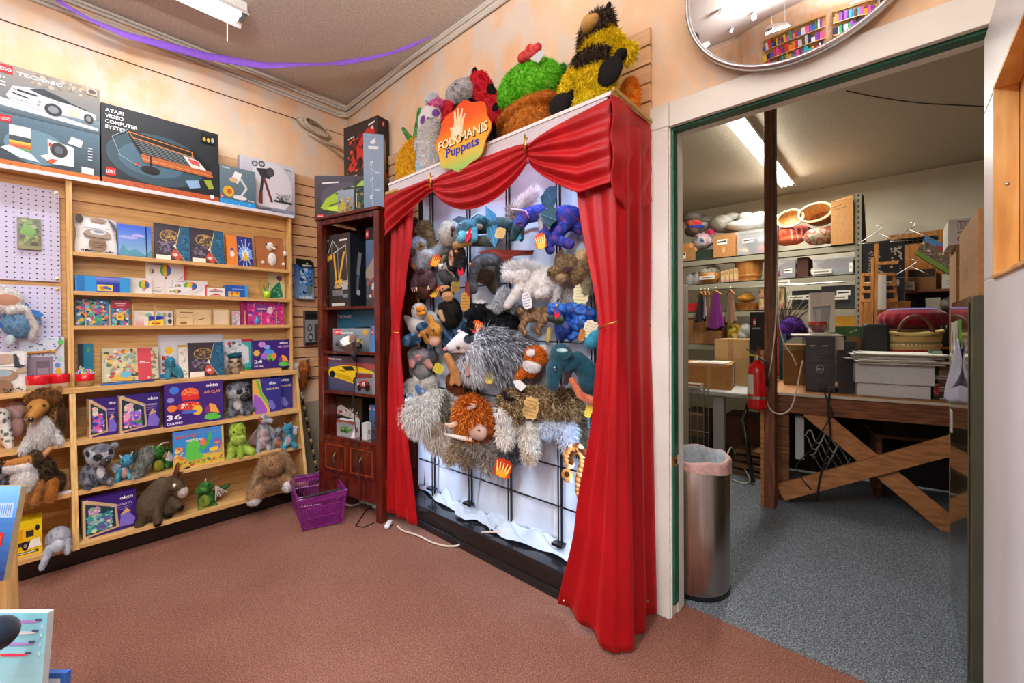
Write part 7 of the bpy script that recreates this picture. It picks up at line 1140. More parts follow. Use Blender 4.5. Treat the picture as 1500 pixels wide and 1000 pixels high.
pup('sea_serpent_puppet', 'dark teal velvet sea monster puppet with an orange edged fin by the right curtain', (842, 590), 1.52, [O(822, 522, 18, 20, TS, 8, 16), C(812, 540, 13, 810, 562, 10, TS, 16, 22), C(832, 534, 13, 846, 530, 13, TS, 4, 0), C(846, 528, 14, 862, 545, 18, TS, -2, -4), C(862, 545, 18, 862, 560, 16, TS, -4, 0), C(866, 500, 12, 872, 485, 10, '2a86a4 3a98b4', -6, -8), C(829, 560, 4, 834, 545, 5, '3a2024', 10, 4)],
    eyes=[(814, 538, 4, '20404a')], paint=[(824, 512, 8, 2.4, '9ab8bc c8d8d8')], parts=[('fin', 'soft', [C(838, 556, 5, 850, 576, 6, 'b0583a c06a48', 8, 12), C(850, 576, 6, 874, 586, 7, 'b0583a c46c4c', 12, 10)], None), ('ear', 'poly', [(822, 524, 24), (832, 514, 22), (840, 516, 22), (832, 524, 24)], 1.6, '123c44'), ('swing_tag', 'tag', 862, 598, 10, 22, 'd8c048 b89a30', 15, 0)], fur=(.7, 1.2, .05), mat=CLOTH)
CW_ = 'd8d6d0 ecebe6 c0beb6 e4e2dc'
pup('cat_puppet', 'white unicorn kitten puppet with a blue bow and a blue horn at the lower left', (612, 592), 1.565, [O(608, 568, 16, 13, CW_, 4), O(626, 560, 14, 12, CW_, -4)], parts=[('horn', 'tube', [(592, 574, 16), (586, 574, 18), (578, 575, 20)], [4, 2.6, .5], '7488b8'), ('ear', 'poly', [(606, 556, 10), (606, 546, 8), (611, 552, 8), (616, 560, 10)], 2, 'e0ded8'), ('bow', 'soft', [O(612, 566, 4, 6, '4a6a9c 6a8abc 8aa4cc', 18), O(616, 570, 6, 4, '4a6a9c 8aa4cc', 18), O(602, 579, 6, 3, '5a7aac', 16)], None)], fur=(3.4, 1.6, .2))
pup('cat_puppet', 'big fluffy white cat puppet with a grey brown patch at the lower left', (640, 662), 1.54, [O(614, 612, 28, 26, CW_, 6, 24), C(640, 594, 20, 655, 592, 16, CW_, 2, -4), C(642, 625, 24, 642, 640, 20, 'cfc6ba ddd4ca bdb0a2', -2, 0), C(655, 640, 14, 658, 655, 10, CW_, 2, 4)], paint=[(652, 596, 8, 20, '6a6458 5a5448 8a8274', -1), (640, 622, 12, 12, 'a08e80 b8a898', -1)], fur=(9, 1.4, .5, .9, .5, (0, 0), .2))
OM = 'b4561a d07028 964210 e08c3c'
pup('yak_puppet', 'orange shaggy horned beast puppet with a pink muzzle and dangling grey legs', (690, 676), 1.53, [O(693, 612, 26, 32, OM, 4, 22), O(700, 625, 14, 13, '_d8b4a4', 20, 12), O(700, 652, 26, 13, '8a8078 9a9088 767068', 0), C(675, 645, 7, 664, 662, 6, '8c7a62 a08e74', 6, 10), C(664, 662, 6, 658, 674, 5, '9a8a70', 10, 12), C(690, 656, 8, 682, 674, 7, '7a6858 8a7866', 8, 12), C(716, 652, 9, 712, 676, 7, '8a8078 9a9088', 8, 12), O(740, 655, 16, 14, '66686e 7a7c82 505258', -4)], paint=[(701, 621, 2, 1.6, '_2a1c18')],
    parts=[('horn', 'tube', [(688, 594, 24), (696, 588, 28), (690, 585, 30)], [4, 3, 1], 'c49a86'), ('horn', 'tube', [(672, 618, 14), (660, 623, 16), (652, 620, 18)], [5, 4, 1], 'd8b8a0'), ('tusk', 'tube', [(692, 638, 18), (676, 637, 22), (660, 635, 24), (650, 634, 24)], [4, 3.4, 2.4, .8], 'ded6ca'), ('swing_tag', 'tag', 733, 671, 22, 27, 'c83a1c e8a828 f8e080', 15)], fur=(8.5, 1.3, .3, 1.0, .8, (0, 0), .45))
HB = '77603f 9a8460 584228 b8a27c 463320'
pup('husky_puppet', 'brown and white long-haired wolf puppet with hanging paws at the lower right', (790, 640), 1.545, [O(750, 598, 24, 24, HB, 8, 20), C(740, 612, 10, 733, 606, 7, 'e4e0d8', 18, 24), C(780, 590, 22, 826, 592, 24, HB, 0, -6), C(742, 622, 13, 738, 648, 11, 'dcd4c8 ece6dc', 8, 12), C(772, 625, 13, 776, 655, 11, 'e0dacf ece8de c8c0b4', 6, 10), C(776, 655, 11, 774, 668, 8, 'c8b8a4 b8a690', 10, 12), C(800, 622, 14, 822, 618, 14, 'c0c8d4 d0d8e4 a8b2c0', 2, 0), C(828, 620, 13, 830, 645, 9, 'b8c4d4 d0d8e4', 2, 4), C(840, 598, 12, 848, 652, 9, '4f4636 6a5e48 3a3428', -8, -8)],
    eyes=[(728, 602, 2.4)], paint=[(742, 582, 6, 5, '2a2420 3a3028', -1), (746, 584, 9, 3, '1c1814', -1)], parts=[('ear', 'poly', [(733, 580, 16), (735, 572, 12), (742, 576, 12), (744, 584, 16)], 2, '1c1a1c'), ('swing_tag', 'tag', 778, 594, 22, 32, 'c8a468 a88448', 12), ('ribbon', 'poly', [(752, 558, 18), (762, 556, 18), (772, 564, 18), (764, 572, 20), (756, 566, 20)], 1.2, 'd8d8d8')], fur=(7.5, 1.4, .3, .9, .5, (.3, 0), .4))
SNK = ['8a5226 7a4420', 'd8b48c e4c8a4', '4a2812 3a1e0c', 'b07840 c08a50']
sp = [(834, 680), (832, 668), (838, 658), (848, 656), (855, 664), (856, 676), (852, 690), (848, 705), (848, 718), (851, 730), (857, 744)]; pr = []
for i in range(40):
    f = i/39*(len(sp)-1.001); k = int(f); f -= k; x, y = sp[k][0]*(1-f)+sp[k+1][0]*f, sp[k][1]*(1-f)+sp[k+1][1]*f; r = 8-3.5*(i/39)**2
    pr += [O(x, y, r, r, SNK[0 if i % 4 else 1], 0), O(x-3*(-1)**i, y, r*.55, r*.45, SNK[2 if i % 2 else 3], r*.72, r*.4)]
pup('snake_puppet', 'coiled brown patterned snake puppet hanging beside the right curtain', (845, 705), 1.55, pr+[O(831, 696, 9, 10, SNK[3], 8), O(831, 692, 4, 4, SNK[2], 15), O(836, 700, 3, 3, SNK[1], 15)], eyes=[(827, 699, 1.6)], fur=None, vox=.9, parts=[('swing_tag', 'tag', 861, 690, 9, 26, 'd8a040 c06a28', 0, 4)])
# ================================================================= store room seen through the doorway
def rb(xl, xr, yt, X, Z0):
    A = at(xl, yt+8, X=X); B_ = at(xr, yt+8, X=X); h = at((xl+xr)/2, yt, X=X).z-Z0; return Vector((X, A.y, Z0)), A.y-B_.y, h
def rcart(name, label, cat, xl, xr, yt, X, Z0, d, col, art=(), mat=None, group=None, da=0, **k):
    P, w, h = rb(xl, xr, yt, X, Z0); return carton(name, label, cat, P, -90+da, w, h, d, col, art, mat=mat, group=group, **k)
def rpt(x, y, X): return at(x, y, X=X)
def blob(name, label, cat, X, prims, mat=None, fur=None, paint=(), anc=None, vox=1.0):
    anc = anc or (prims[0][1], max(p[2]+p[5] if p[0] == 'o' else max(p[2]+p[4], p[6]+p[8]) for p in prims)); A = at(*anc, X=X); s = dep(A)/FOC
    f = lambda Q: np.array(A)+(np.asarray(Q, float)[:, 0:1]-anc[0])*s*np.array(PR)+(anc[1]-np.asarray(Q, float)[:, 1:2])*s*np.array(Zv)-np.asarray(Q, float)[:, 2:3]*s*np.array(PF)
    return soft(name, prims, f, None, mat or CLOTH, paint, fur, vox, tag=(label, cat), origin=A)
XS = 5.0; zs1, zs2, zs3 = at(1252, 356, X=XS).z, at(1252, 400, X=XS).z, at(1252, 450, X=XS).z; zs4 = at(1030, 503, X=XS).z; ysr = at(1262, 400, X=XS).y
cable('thin dark wire running across the store room ceiling', [at(x, y, Z=2.735) for x, y in ((1240, 133), (1290, 143), (1350, 151), (1445, 156))], .004, '3a342c')
S = thing('storage_shelves', 'long grey metal shelving unit on the far side of the store room', 'shelving', (XS+.25, 1.1, 0)); GM = '7c7868'
for y in (ysr, 2.5):
    for x in (XS, XS+.5):
        b = MB(); z1 = 2.38 if y == ysr else 2.2
        b.box(x, y-.004, 0, x+.004, y+.045, z1, GM); b.box(x, y-.004, 0, x+.045 if x == XS else x-.045, y, z1, GM)
        if y == ysr:
            for k in range(44): b.box(x-.001, y+.015, .2+k*.05, x+.0005, y+.027, .2+k*.05+.022, '1a1812')
        b.build('post', MATTE, S)
b = MB(); b.bar((XS+.02, ysr, 2.36), (XS+.5, ysr, 2.0), .03, .004, GM); b.bar((XS+.02, ysr, 2.0), (XS+.5, ysr, 2.0), .03, .004, GM); b.build('brace', MATTE, S)
SH = []
for z in (zs1, zs2, zs3, zs4, .12): b = MB(); b.box(XS+.004, ysr, z-.065, XS+.012, 2.5, z, '8e8975'); b.box(XS+.004, ysr, z-.012, XS+.5, 2.5, z-.002, '86775a'); SH.append(b.build('shelf', MATTE, S))
for x, y, w in ((1037, 405, 23), (1205, 396, 26), (1168, 434, 28), (1228, 434, 18), (1145, 412, 22)):
    p = rpt(x, y, XS+.002); b = MB(); b.box(XS+.001, p.y-.07, p.z-.03, XS+.004, p.y+.09, p.z+.01, 'd8d4c8'); b.box(XS, p.y-.05, p.z-.014, XS+.003, p.y+.07, p.z-.006, '6a665c'); b.build('shelf_label', PRINT, SH[2 if y > 420 else 1])
def label_art(x0, y0, x1, y1): return [('r', x0, y0, x1, y1, 'e8e6e0'), ('l', x0+.03, (y0+y1)/2, x1-.03, (y0+y1)/2+.02, (y1-y0)*.3, '3a3834')]
KB = 'b07e4a'
# first shelf
b = MB(); p = rpt(1004, 372, XS+.1); b.lathe((XS+.12, p.y, zs1), [(.001, 0), (.10, 0), (.13, .2), (.12, .2), (.09, .01)], 'b8783c', n=20); b.build('wooden_basket', OAKW, tag=('small wooden basket at the left end of the top metal shelf', 'basket'))
rcart('cardboard_box', 'low cardboard box with a white label at the left end of the top metal shelf', 'box', 996, 1018, 363, XS+.01, zs1, .2, KB, label_art(.0, .2, .4, .9), mat=CARD)
blob('fabric_bundle', 'flowery fabric bundle on the top metal shelf left of the cardboard box', 'fabric', XS+.15, [O(1028, 354, 14, 12, '6a7a58 c8a0a8 e0d8d0 4a5a8a'), O(1040, 350, 7, 9, '8a6a70 5a7a58 d0c8d0', 2), O(1038, 342, 7, 5, 'c02858 a02048', 4)], fur=(1.2, 1.4, .2))
rcart('storage_tray', 'dark green tray under the flowery fabric bundle', 'tray', 1019, 1045, 366, XS+.02, zs1, .25, '2c3a30')
blob('fabric_bundle', 'dark brown and rainbow fabrics piled at the left end of the top metal shelf', 'fabric', XS+.2, [O(1016, 338, 13, 9, '4a3a30 6a5040'), O(1014, 328, 12, 5, 'c82a3a d87a30', 4), O(1018, 334, 12, 3, '2840a0', 5), O(1030, 332, 10, 7, 'b0a898 989080')])
BG = clear('translucent_bag', 'c4c4bc', .72, .35)
blob('plastic_bag', 'dark translucent plastic bag at the left end on top of the fabrics', 'plastic bag', XS+.22, [O(1012, 318, 14, 9, '6a645c'), O(1028, 324, 13, 9, '5a554e')], mat=SATIN)
blob('plastic_bag', 'grey plastic bag slumped above the cardboard box on the top metal shelf', 'plastic bag', XS+.25, [O(1056, 328, 16, 13, '85837a 9a988e'), O(1072, 320, 14, 8, '8f8d84'), O(1066, 334, 22, 7, '7a776e')], mat=SATIN)
blob('plastic_bag', 'white plastic bag slumped above the clear bin beside the dark post', 'plastic bag', XS+.22, [O(1086, 330, 22, 7, 'c8c6bc'), O(1112, 322, 16, 12, 'd0cec6 bcbab0'), O(1092, 318, 12, 7, 'b0b0a8'), O(1130, 324, 14, 10, 'c4c2b8')], mat=SATIN)
rcart('cardboard_box', 'cardboard box with a white label on the top metal shelf', 'box', 1045, 1076, 343, XS+.0, zs1, .36, 'b8804a', label_art(.18, .56, .66, .78)+[('r', .42, .2, .56, .42, 'd0a878')], mat=CARD)
def binbox(label, xl, xr, yt, X, Z0, d, items, lab=None, group=None):
    P, w, h = rb(xl, xr, yt, X, Z0); T = thing('storage_bin', label, 'storage bin', Vector((X+d/2, P.y-w/2, Z0)), 0, group)
    b = MB(); b.frame(P, ((0, -1, 0), (1, 0, 0), Zv), (w, d, h*.9), 'c8ccd0'); b.build('bin', CLEARP, T)
    b = MB(); b.box(X-.01, P.y-w-.01, Z0+h*.9, X+d+.01, P.y+.01, Z0+h, '6a6e72'); b.build('lid', CLEARP, T)
    b = MB()
    for (u, v, r, c) in items: b.ell((X+.06+.3*r, P.y-w*u, Z0+.01+h*v*.8), (r*.8, r, r*.6), c)
    b.build('contents', CLOTH, T, smooth=True)
    if lab: b = MB(); b.art((X-.0015, P.y, Z0), (0, -1, 0), Zv, w, h, label_art(*lab)); b.build('paper_label', PRINT, T)
binbox('clear lidded bin with a white label on the top metal shelf beside the dark post', 1080, 1130, 337, XS+.02, zs1, .36, [(.2, .2, .07, 'd8c8a0'), (.5, .3, .1, '4a4a50'), (.7, .2, .1, 'c85a5a'), (.4, .6, .08, '2a3038'), (.8, .6, .1, 'b0b0b4')], (.16, .5, .5, .68))
blob('fabric_bag', 'red striped fabric bag on the top metal shelf right of the dark post', 'fabric', XS+.12, [O(1152, 346, 16, 14, 'a8321c c04a2a 8a2818'), O(1172, 342, 16, 12, '8a2c20 a03828'), O(1156, 352, 18, 8, 'c85a34', 4)], paint=[(1150+8*i, 346, .8, 12, 'd8a090') for i in range(4)])
blob('fabric_bag', 'pale floral fabric bag on the top metal shelf beside the tall cardboard box', 'fabric', XS+.1, [O(1198, 346, 18, 13, 'd0c0b0 b84a40 c8b8a0 8a9a78'), O(1214, 344, 12, 13, 'c8b09a c05a48 e0d0c0')], fur=(.8, 1.6, .1))
for i, (x, y, rx, ry, d, c) in enumerate(((1157, 320, 17, 13, .06, 'c88a3c'), (1194, 311, 21, 14, .25, 'a88a5c'))):
    p = rpt(x, y, XS+.05); s = dep(p)/FOC; T = thing('oval_basket', ['shallow oval wooden basket lying on its side beside the dark post', 'deep oval wooden basket lying on its side beside the tall cardboard box'][i], 'basket', p)
    ez_ = Vector((-1, .12, .1)).normalized(); ex_ = Vector((.1, -.98, .18)).normalized(); ey_ = ez_.cross(ex_)
    b = MB(); b.lathe(p, [(.8, -d), (1, 0), (.93, 0), (.72, -d+.01), (.001, -d+.01)], c, n=36, ex=ex_*(rx*s), ey=ey_*(ry*s), ez=ez_); b.build('basket', OAKW, T, smooth=True)
    b = MB(); b.tube([p+ex_*(rx*s*.97*math.cos(a))+ey_*(ry*s*.97*math.sin(a)) for a in np.linspace(0, 2*PI, 37)], .012, 'd8c49a', n=6, caps=False); b.build('rim', MATTE, T)
rcart('cardboard_box', 'tall open cardboard box at the right end of the top metal shelf', 'box', 1217, 1250, 293, XS-.02, zs1, .4, 'b5844e', [('l', .1, .86, .5, .9, .02, '8a6238'), ('l', .12, .8, .7, .84, .02, '8a6238')], mat=CARD)
P, w_, h_ = rb(1217, 1250, 293, XS-.02, zs1); b = MB(); b.poly([P+Zv*h_, P+Zv*h_+Vector((0, -w_, 0)), P+Zv*(h_+.06)+Vector((.1, -w_*.95, 0)), P+Zv*(h_+.03)+Vector((.1, -.05, 0))], (0, 0, -.004), 'a07240'); b.build('cardboard_flap', CARD, tag=('loose flap of the tall open cardboard box on the top metal shelf', 'flap'))
# second shelf
for i, x in enumerate((1011, 1021)):
    p = rpt(x, 414, XS+.1); T = thing('glass_jar', ['glass jar at the left end of the second metal shelf', 'glass jar beside the basket on the second metal shelf'][i], 'jar', (XS+.1, p.y, zs2)); b = MB(); b.lathe((XS+.1, p.y, zs2), [(.001, 0), (.05, 0), (.055, .08), (.04, .11), (.04, .13)], 'c8d0d0', n=18); b.build('jar', CLEARP, T, smooth=True); b = MB(); b.cyl((XS+.1, p.y, zs2+.128), (XS+.1, p.y, zs2+.145), .045, col='b0b0b0', n=18); b.build('lid', METAL, T)
p = rpt(1040, 412, XS+.12); T = thing('wicker_basket', 'tan basket heaped with white fluff on the second metal shelf', 'basket', (XS+.12, p.y, zs2)); b = MB(); b.lathe((XS+.12, p.y, zs2), [(.001, 0), (.08, 0), (.12, .12), (.11, .12)], 'b07a38', n=22); b.build('basket', OAKW, T, smooth=True)
blob('fleece', 'white fluffy wool heaped in the tan basket on the second metal shelf', 'wool', XS+.12, [O(1044, 396, 10, 8, 'd8d4c8 e8e4da'), O(1034, 398, 7, 5, 'c8c4b8')], fur=(2, 1.4, .2))
for i in range(4): rcart('wooden_block', 'small pale wooden block in a row of four on the second metal shelf', 'block', 1056+6.3*i, 1061.5+6.3*i, 397-1.5*i, XS+.03, zs2, .1, 'd0b080', [('r', .2, .6, .8, .9, 'b08a58'), ('r', 0, 0, 1, .2, 'c08a80')], group='pale blocks on the second metal shelf')
p = rpt(1097, 411, XS+.16); T = thing('bushel_basket', 'round slatted bushel basket on the second metal shelf', 'basket', (XS+.16, p.y, zs2)); rr_ = .145; b = MB(); b.lathe((XS+.16, p.y, zs2), [(.001, 0), (rr_*.75, 0), (rr_, .24), (rr_*.95, .24), (rr_*.7, .01)], 'b8803e', n=24); b.build('slats', OAKW, T)
for z in (.06, .22): b = MB(); r = rr_*(.75+.25*z/.24)+.004; b.lathe((XS+.16, p.y, zs2+z), [(r, -.014), (r+.003, 0), (r, .014)], 'a87034', n=24); b.build('hoop', OAKW, T)
binbox('clear bin of pink cloth on the second metal shelf right of the dark post', 1142, 1165, 378, XS+.03, zs2, .3, [(.3, .3, .08, '8a4a58'), (.7, .3, .09, '7a5a60'), (.5, .65, .09, '6a4a50')], (.3, .26, .8, .46))
rcart('wooden_crate', 'dark brown box between the clear bins on the second metal shelf', 'box', 1168, 1184, 377, XS+.05, zs2, .3, '4a2c1a', mat=CARD)
binbox('long clear bin of dark red cloth at the right end of the second metal shelf', 1192, 1250, 376, XS+.02, zs2, .34, [(.12, .35, .08, 'c8b8a8'), (.35, .6, .1, '5a1a20'), (.6, .6, .1, '4a1418'), (.5, .25, .1, '6a7078'), (.8, .3, .1, '5a6068'), (.8, .65, .09, '3a2a28')], (.9, .1, .98, .6))
# third shelf and costumes
rcart('gift_box', 'bright red box at the left end of the third metal shelf', 'box', 1008, 1024, 444, XS+.03, zs3, .2, 'c01a22')
p0, p1 = rpt(1010, 422, XS-.02), rpt(1127, 418, XS-.02); b = MB(); b.cyl((XS-.03, 2.4, zs2-.075), (XS-.03, ysr+.1, zs2-.075), .008, col='b8b8b4', n=8); b.build('hanging_rail', METAL, tag=('thin metal rail under the second metal shelf carrying the costumes', 'rail'))
def dress(label, x, w, y1, col, c2=None, dx=0):
    X = XS-.04-dx; p = rpt(x, 428, X); q = rpt(x, y1, X); s = dep(p)/FOC; zr = zs2-.075
    T = thing('costume', label, 'costume', (X, p.y, q.z)); b = MB(); b.tube([(X, p.y, zr+.012), (X, p.y-.008, zr+.004), (X, p.y, zr-.02)], .0025, 'b0a898', n=5); b.build('hook', METAL, T)
    b = MB(); b.tube([(X+.05, p.y+w*s*.5, zr-.07), (X, p.y, zr-.02), (X-.05, p.y-w*s*.5, zr-.07)], .008, 'b8803e', n=7); b.build('hanger', OAKW, T)
    H = zr-.05-q.z
    def f(u, v):
        a = 2*PI*u; ww = w*s*(.30+.32*v)*1.0; k = 1+.18*math.sin(a*6)*v; return (X+.5*ww*math.sin(a)*k+.03*math.cos(a), p.y+ww*math.cos(a)*k, zr-.05-H*v-.015*math.sin(a*3)*v)
    b = MB(); b.grid(f, 40, 12, col); b.build('garment', CLOTH, T, smooth=True)
dress('black child costume at the left end of the costume rail', 1026, 14, 470, '1c1a1e', dx=.02)
dress('white and purple patterned costume beside the black one on the rail', 1032, 7, 465, 'a89ab0', dx=.06)
dress('mustard yellow costume on the rail behind the purple dress', 1037, 10, 478, 'b8862a', dx=.0)
dress('purple party dress hanging lowest on the costume rail', 1048, 20, 480, '6a1a6c', dx=.1)
dress('brown and white strappy costume right of the purple dress on the rail', 1070, 14, 472, '8a6a50', dx=.06)
b = MB(); p = rpt(1094, 448, XS+.1)
b.lathe((XS+.14, p.y, zs3), [(.001, 0), (.1, 0), (.14, .08), (.13, .08)], '5a4a30', n=20); b.build('wicker_tray', OAKW, tag=('shallow basket with hats on the third metal shelf beside the dark post', 'basket'))
blob('straw_hat', 'yellow straw hat in the shallow basket on the third metal shelf', 'hat', XS+.1, [O(1093, 437, 13, 6, 'c8902a b07a20'), O(1094, 433, 8, 5, 'd0a034')])
for i, (xl, xr, yt) in enumerate(((1112, 1119, 422), (1120, 1128, 421), (1112, 1119, 438), (1120, 1128, 437), (1142, 1149, 420))): rcart('wooden_form', ['upper left pale wooden shoe form beside the dark post', 'upper right pale wooden shoe form beside the dark post', 'lower left pale wooden shoe form beside the dark post', 'lower right pale wooden shoe form beside the dark post', 'pale wooden shoe form just right of the dark post'][i], 'shoe form', xl, xr, yt, XS+.04+(.003 if i > 1 else 0), zs3 if i > 1 else zs3+.125, .1, 'c8a878', [('r', 0, 0, 1, .25, 'b87a78'), ('e', .1, .6, .3, .25, '8a6a44')]) if i > 1 else rcart('wooden_form', ['upper left pale wooden shoe form beside the dark post', 'upper right pale wooden shoe form beside the dark post'][i], 'shoe form', xl, xr, yt, XS+.04, zs3+.13, .1, 'c8a878', [('r', 0, 0, 1, .25, 'b87a78'), ('e', .1, .6, .3, .25, '8a6a44')])
rcart('storage_bin', 'dark bin with a white label on the third metal shelf behind the tall white box', 'storage bin', 1160, 1200, 425, XS+.06, zs3, .35, '2c2e30', label_art(.35, .5, .75, .75))
rcart('storage_bin', 'large dark bin with a white label at the right end of the third metal shelf', 'storage bin', 1203, 1253, 418, XS+.03, zs3, .36, '2a2c2e', label_art(.46, .55, .86, .78))
# bottom shelf
for i, (xl, xr, yt) in enumerate(((1000, 1016, 465), (1017, 1032, 462), (1030, 1056, 484), (1034, 1058, 468))): rcart('cardboard_box', ['cardboard box at the far left of the fourth metal shelf', 'upright cardboard box second from the left on the fourth metal shelf', 'low cardboard box under the purple dress on the fourth metal shelf', 'cardboard box behind the low one on the fourth metal shelf'][i], 'box', xl, xr, yt, XS+(.03, .03, .02, .25)[i], zs4, .2, ('9a6c3e', 'a87848', '9a6c40', 'a07244')[i], mat=CARD)
rcart('game_box', 'yellow printed box on the fourth metal shelf beside the white bag', 'box', 1066, 1083, 475, XS+.05, zs4, .1, 'c8a020', [('s', 30, 0, 0, 1, 1, .06, .14, '8a7018 e0c040 5a6a30 d8d0a0')])
blob('plastic_bag', 'white plastic bag beside the yellow printed box on the fourth metal shelf', 'plastic bag', XS+.1, [O(1093, 484, 10, 12, 'b8b8b4 a0a09c'), O(1088, 492, 8, 8, 'a8a8a4')], mat=SATIN)
# ---- timber post with a ledger board and fire extinguisher
PX, PY = 3.166, .652
T = thing('wooden_post', 'dark rough timber post standing from floor to ceiling in the store room', 'post', (PX+.05, PY-.03, 0)); b = MB(); b.box(PX, PY-.062, 0, PX+.09, PY-.004, ZC2); b.build('post', POSTM, T, bev=.003)
b = MB(); b.box(PX+.0, PY-.002, 0, PX+.02, PY+.018, at(1122, 513, X=PX).z); b.build('side_board', FIRL, T)
b = MB(); b.tube([(PX-.006, PY-.05, ZC2), (PX-.006, PY-.052, 1.6), (PX-.006, PY-.054, 1.3)], .005, '8c8880', n=6); b.build('conduit', METAL, T)
def loop(label, pts, r, col, X): return cable(label, [at(x, y, X=X) for x, y in pts], r, col)
loop('white cord hanging in a long loop beside the timber post', [(1140, 330), (1138, 420), (1136, 475), (1130, 530), (1124, 560), (1123, 585), (1130, 601), (1145, 606), (1158, 598), (1166, 575), (1173, 540), (1176, 528)], .0042, 'cfc8b8', PX-.012)
loop('short red cord beside the white cords on the timber post', [(1140, 470), (1141, 510), (1140, 550)], .006, 'b02018', PX+.02)
loop('thin white cord crossing behind the long loop at the bench', [(1139, 440), (1142, 480), (1150, 505), (1160, 520), (1166, 534)], .0035, 'c4bfae', PX+.0)
ex = at(1109, 598, X=3.10); ey_ = at(1109, 530, X=3.10); T = thing('fire_extinguisher', 'red fire extinguisher hanging on the timber post', 'fire extinguisher', ex); r = 12.5*dep(ex)/FOC; h = ey_.z-ex.z
b = MB(); b.lathe(ex, [(.001, .0), (r*.96, 0), (r, .02), (r, h*.80), (r*.86, h*.92), (r*.4, h*.99), (r*.3, h*1.05)], 'c40a10', n=28); b.build('cylinder', GLOSS, T, smooth=True)
b = MB(); b.cyl(ex+Zv*h*1.03, ex+Zv*h*1.14, r*.28, col='a8a8a0', n=12); b.build('valve', METAL, T)
b = MB(); b.bar(ex+Zv*h*1.13+Vector((0, .07, .01)), ex+Zv*h*1.13-Vector((0, .02, 0)), .02, .012, 'c8a82a'); b.bar(ex+Zv*h*1.2+Vector((0, .06, .02)), ex+Zv*h*1.14-Vector((0, .02, 0)), .02, .006, '2a2a2a'); b.build('handle', GLOSS, T)
b = MB(); b.tube([ex+Zv*h*1.08+Vector((0, -.02, 0)), ex+Zv*h*1.0+Vector((-.01, -r*1.0, 0)), ex+Zv*h*.5+Vector((-.01, -r*1.12, 0))], .008, '151515', n=8); b.build('hose', RUB, T, smooth=True)
b = MB(); b.lathe(ex, [(r*1.01, h*.22), (r*1.01, h*.28)], 'b8b4ac', n=28); b.build('band', METAL, T)
b = MB(); N_ = 9; b.grid(lambda u, v: (ex.x+r*1.012*math.cos(PI*(.62+.33*(1-u))), ex.y+r*1.012*math.sin(PI*(.62+.33*(1-u))), ex.z+h*(.32+.42*v)), N_, 2, 'd8d4c8'); b.build('paper_label', PRINT, T)
# ---- work bench with crossed braces
BP = Vector((3.285, .735, 0)); BA = -79.3; bU, bV, bN = axes(BA)
def bw(u, n, z): return BP+bU*u-bN*n+Zv*z
def bpx(x, y, n=0): p = atp(x, y, BP-bN*n, bN); return (p-BP).dot(bU), p.z
T = thing('work_bench', 'rough wooden work bench with crossed braces behind the doorway', 'work bench', bw(.8, .4, 0), math.radians(BA)); zb = .742
b = MB(); b.frame(bw(.09, -.004, zb-.135), (bU, -bN, Zv), (1.75, .045, .118)); b.build('front_beam', FIRB, T, bev=.002)
b = MB(); b.frame(bw(.09, -.012, zb-.02), (bU, -bN, Zv), (1.75, .80, .02)); b.build('top', FIRL, T, bev=.002)
b = MB(); b.frame(bw(.09, -.016, zb-.018), (bU, -bN, Zv), (1.75, .004, .016), 'c4beae'); b.build('edge_strip', MATTE, T)
for u in (.12, 1.72):
    for n in (.05, .72): b = MB(); b.frame(bw(u, n, 0), (bU, -bN, Zv), (.085, .07, zb-.02)); b.build('leg', FIRB, T, bev=.002)
def brace(p0, p1, n, w):
    (u0, z0), (u1, z1) = bpx(*p0, n), bpx(*p1, n); b = MB(); b.bar(bw(u0, n, z0), bw(u1, n, z1), w, .03, up=bN); b.build('brace', FIRL, T, bev=.002)
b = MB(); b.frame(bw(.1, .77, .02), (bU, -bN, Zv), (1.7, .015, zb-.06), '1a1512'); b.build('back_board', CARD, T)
brace((1186, 600), (1410, 786), .02, .105); brace((1143, 721), (1400, 650), -.012, .105)
cable('black cord trailing over the bench front to the floor', [bw(bpx(1216, y, -.03)[0]+du, -.03, bpx(1216, y, -.03)[1]) for y, du in ((570, 0), (600, -.01), (635, .0), (670, -.02), (700, -.05), (738, -.07))], .006, '141414')
cable('second black cord looping over the bench edge', [bw(bpx(1205, y, -.03)[0]+du, -.03, bpx(1205, y, -.03)[1]) for y, du in ((568, 0), (590, .03), (605, .05), (620, .02), (660, -.06), (690, -.14), (720, -.06))], .004, '1a1a1a')
b = MB(); p = bw(bpx(1165, 640, .1)[0], .1, bpx(1165, 672, .1)[1]); b.frame(p, (bU, -bN, Zv), (.05, .04, .3), 'b8b8b4'); b.frame(p+Zv*.28, (bU, -bN, Zv), (.05, .05, .06), '2a2a2a'); b.build('power_strip', MATTE, tag=('long white power strip screwed upright under the bench', 'power strip'), bev=.004)
for i in range(5): cable(['uppermost tangled white cord under the bench', 'second tangled white cord under the bench', 'third tangled white cord under the bench', 'fourth tangled grey cord under the bench', 'lowest tangled grey cord under the bench'][i], [bw(.30+.03*k+.015*i, .2+.02*i, .42-.05*i+.05*math.sin(k*1.9+i*2)) for k in range(8)], .004, ['c8c8c4', 'b0b0ac', '9a9a98', '707070', '606060'][i])
carton('paper_stack', 'stack of black folders on the floor under the bench', 'stack', bw(.75, .42, .44), BA, .5, .10, .25, '0e0e0f', [('r', 0, i/8, 1, i/8+.02, '242426') for i in range(8)])
b = MB(); b.frame(bw(.7, .40, .42), (bU, -bN, Zv), (.6, .34, .02), ); b.frame(bw(.72, .45, 0), (bU, -bN, Zv), (.03, .25, .42)); b.frame(bw(1.24, .45, 0), (bU, -bN, Zv), (.03, .25, .42)); b.build('low_shelf', FIRB, tag=('low wooden shelf under the bench holding the black folders', 'shelf'))
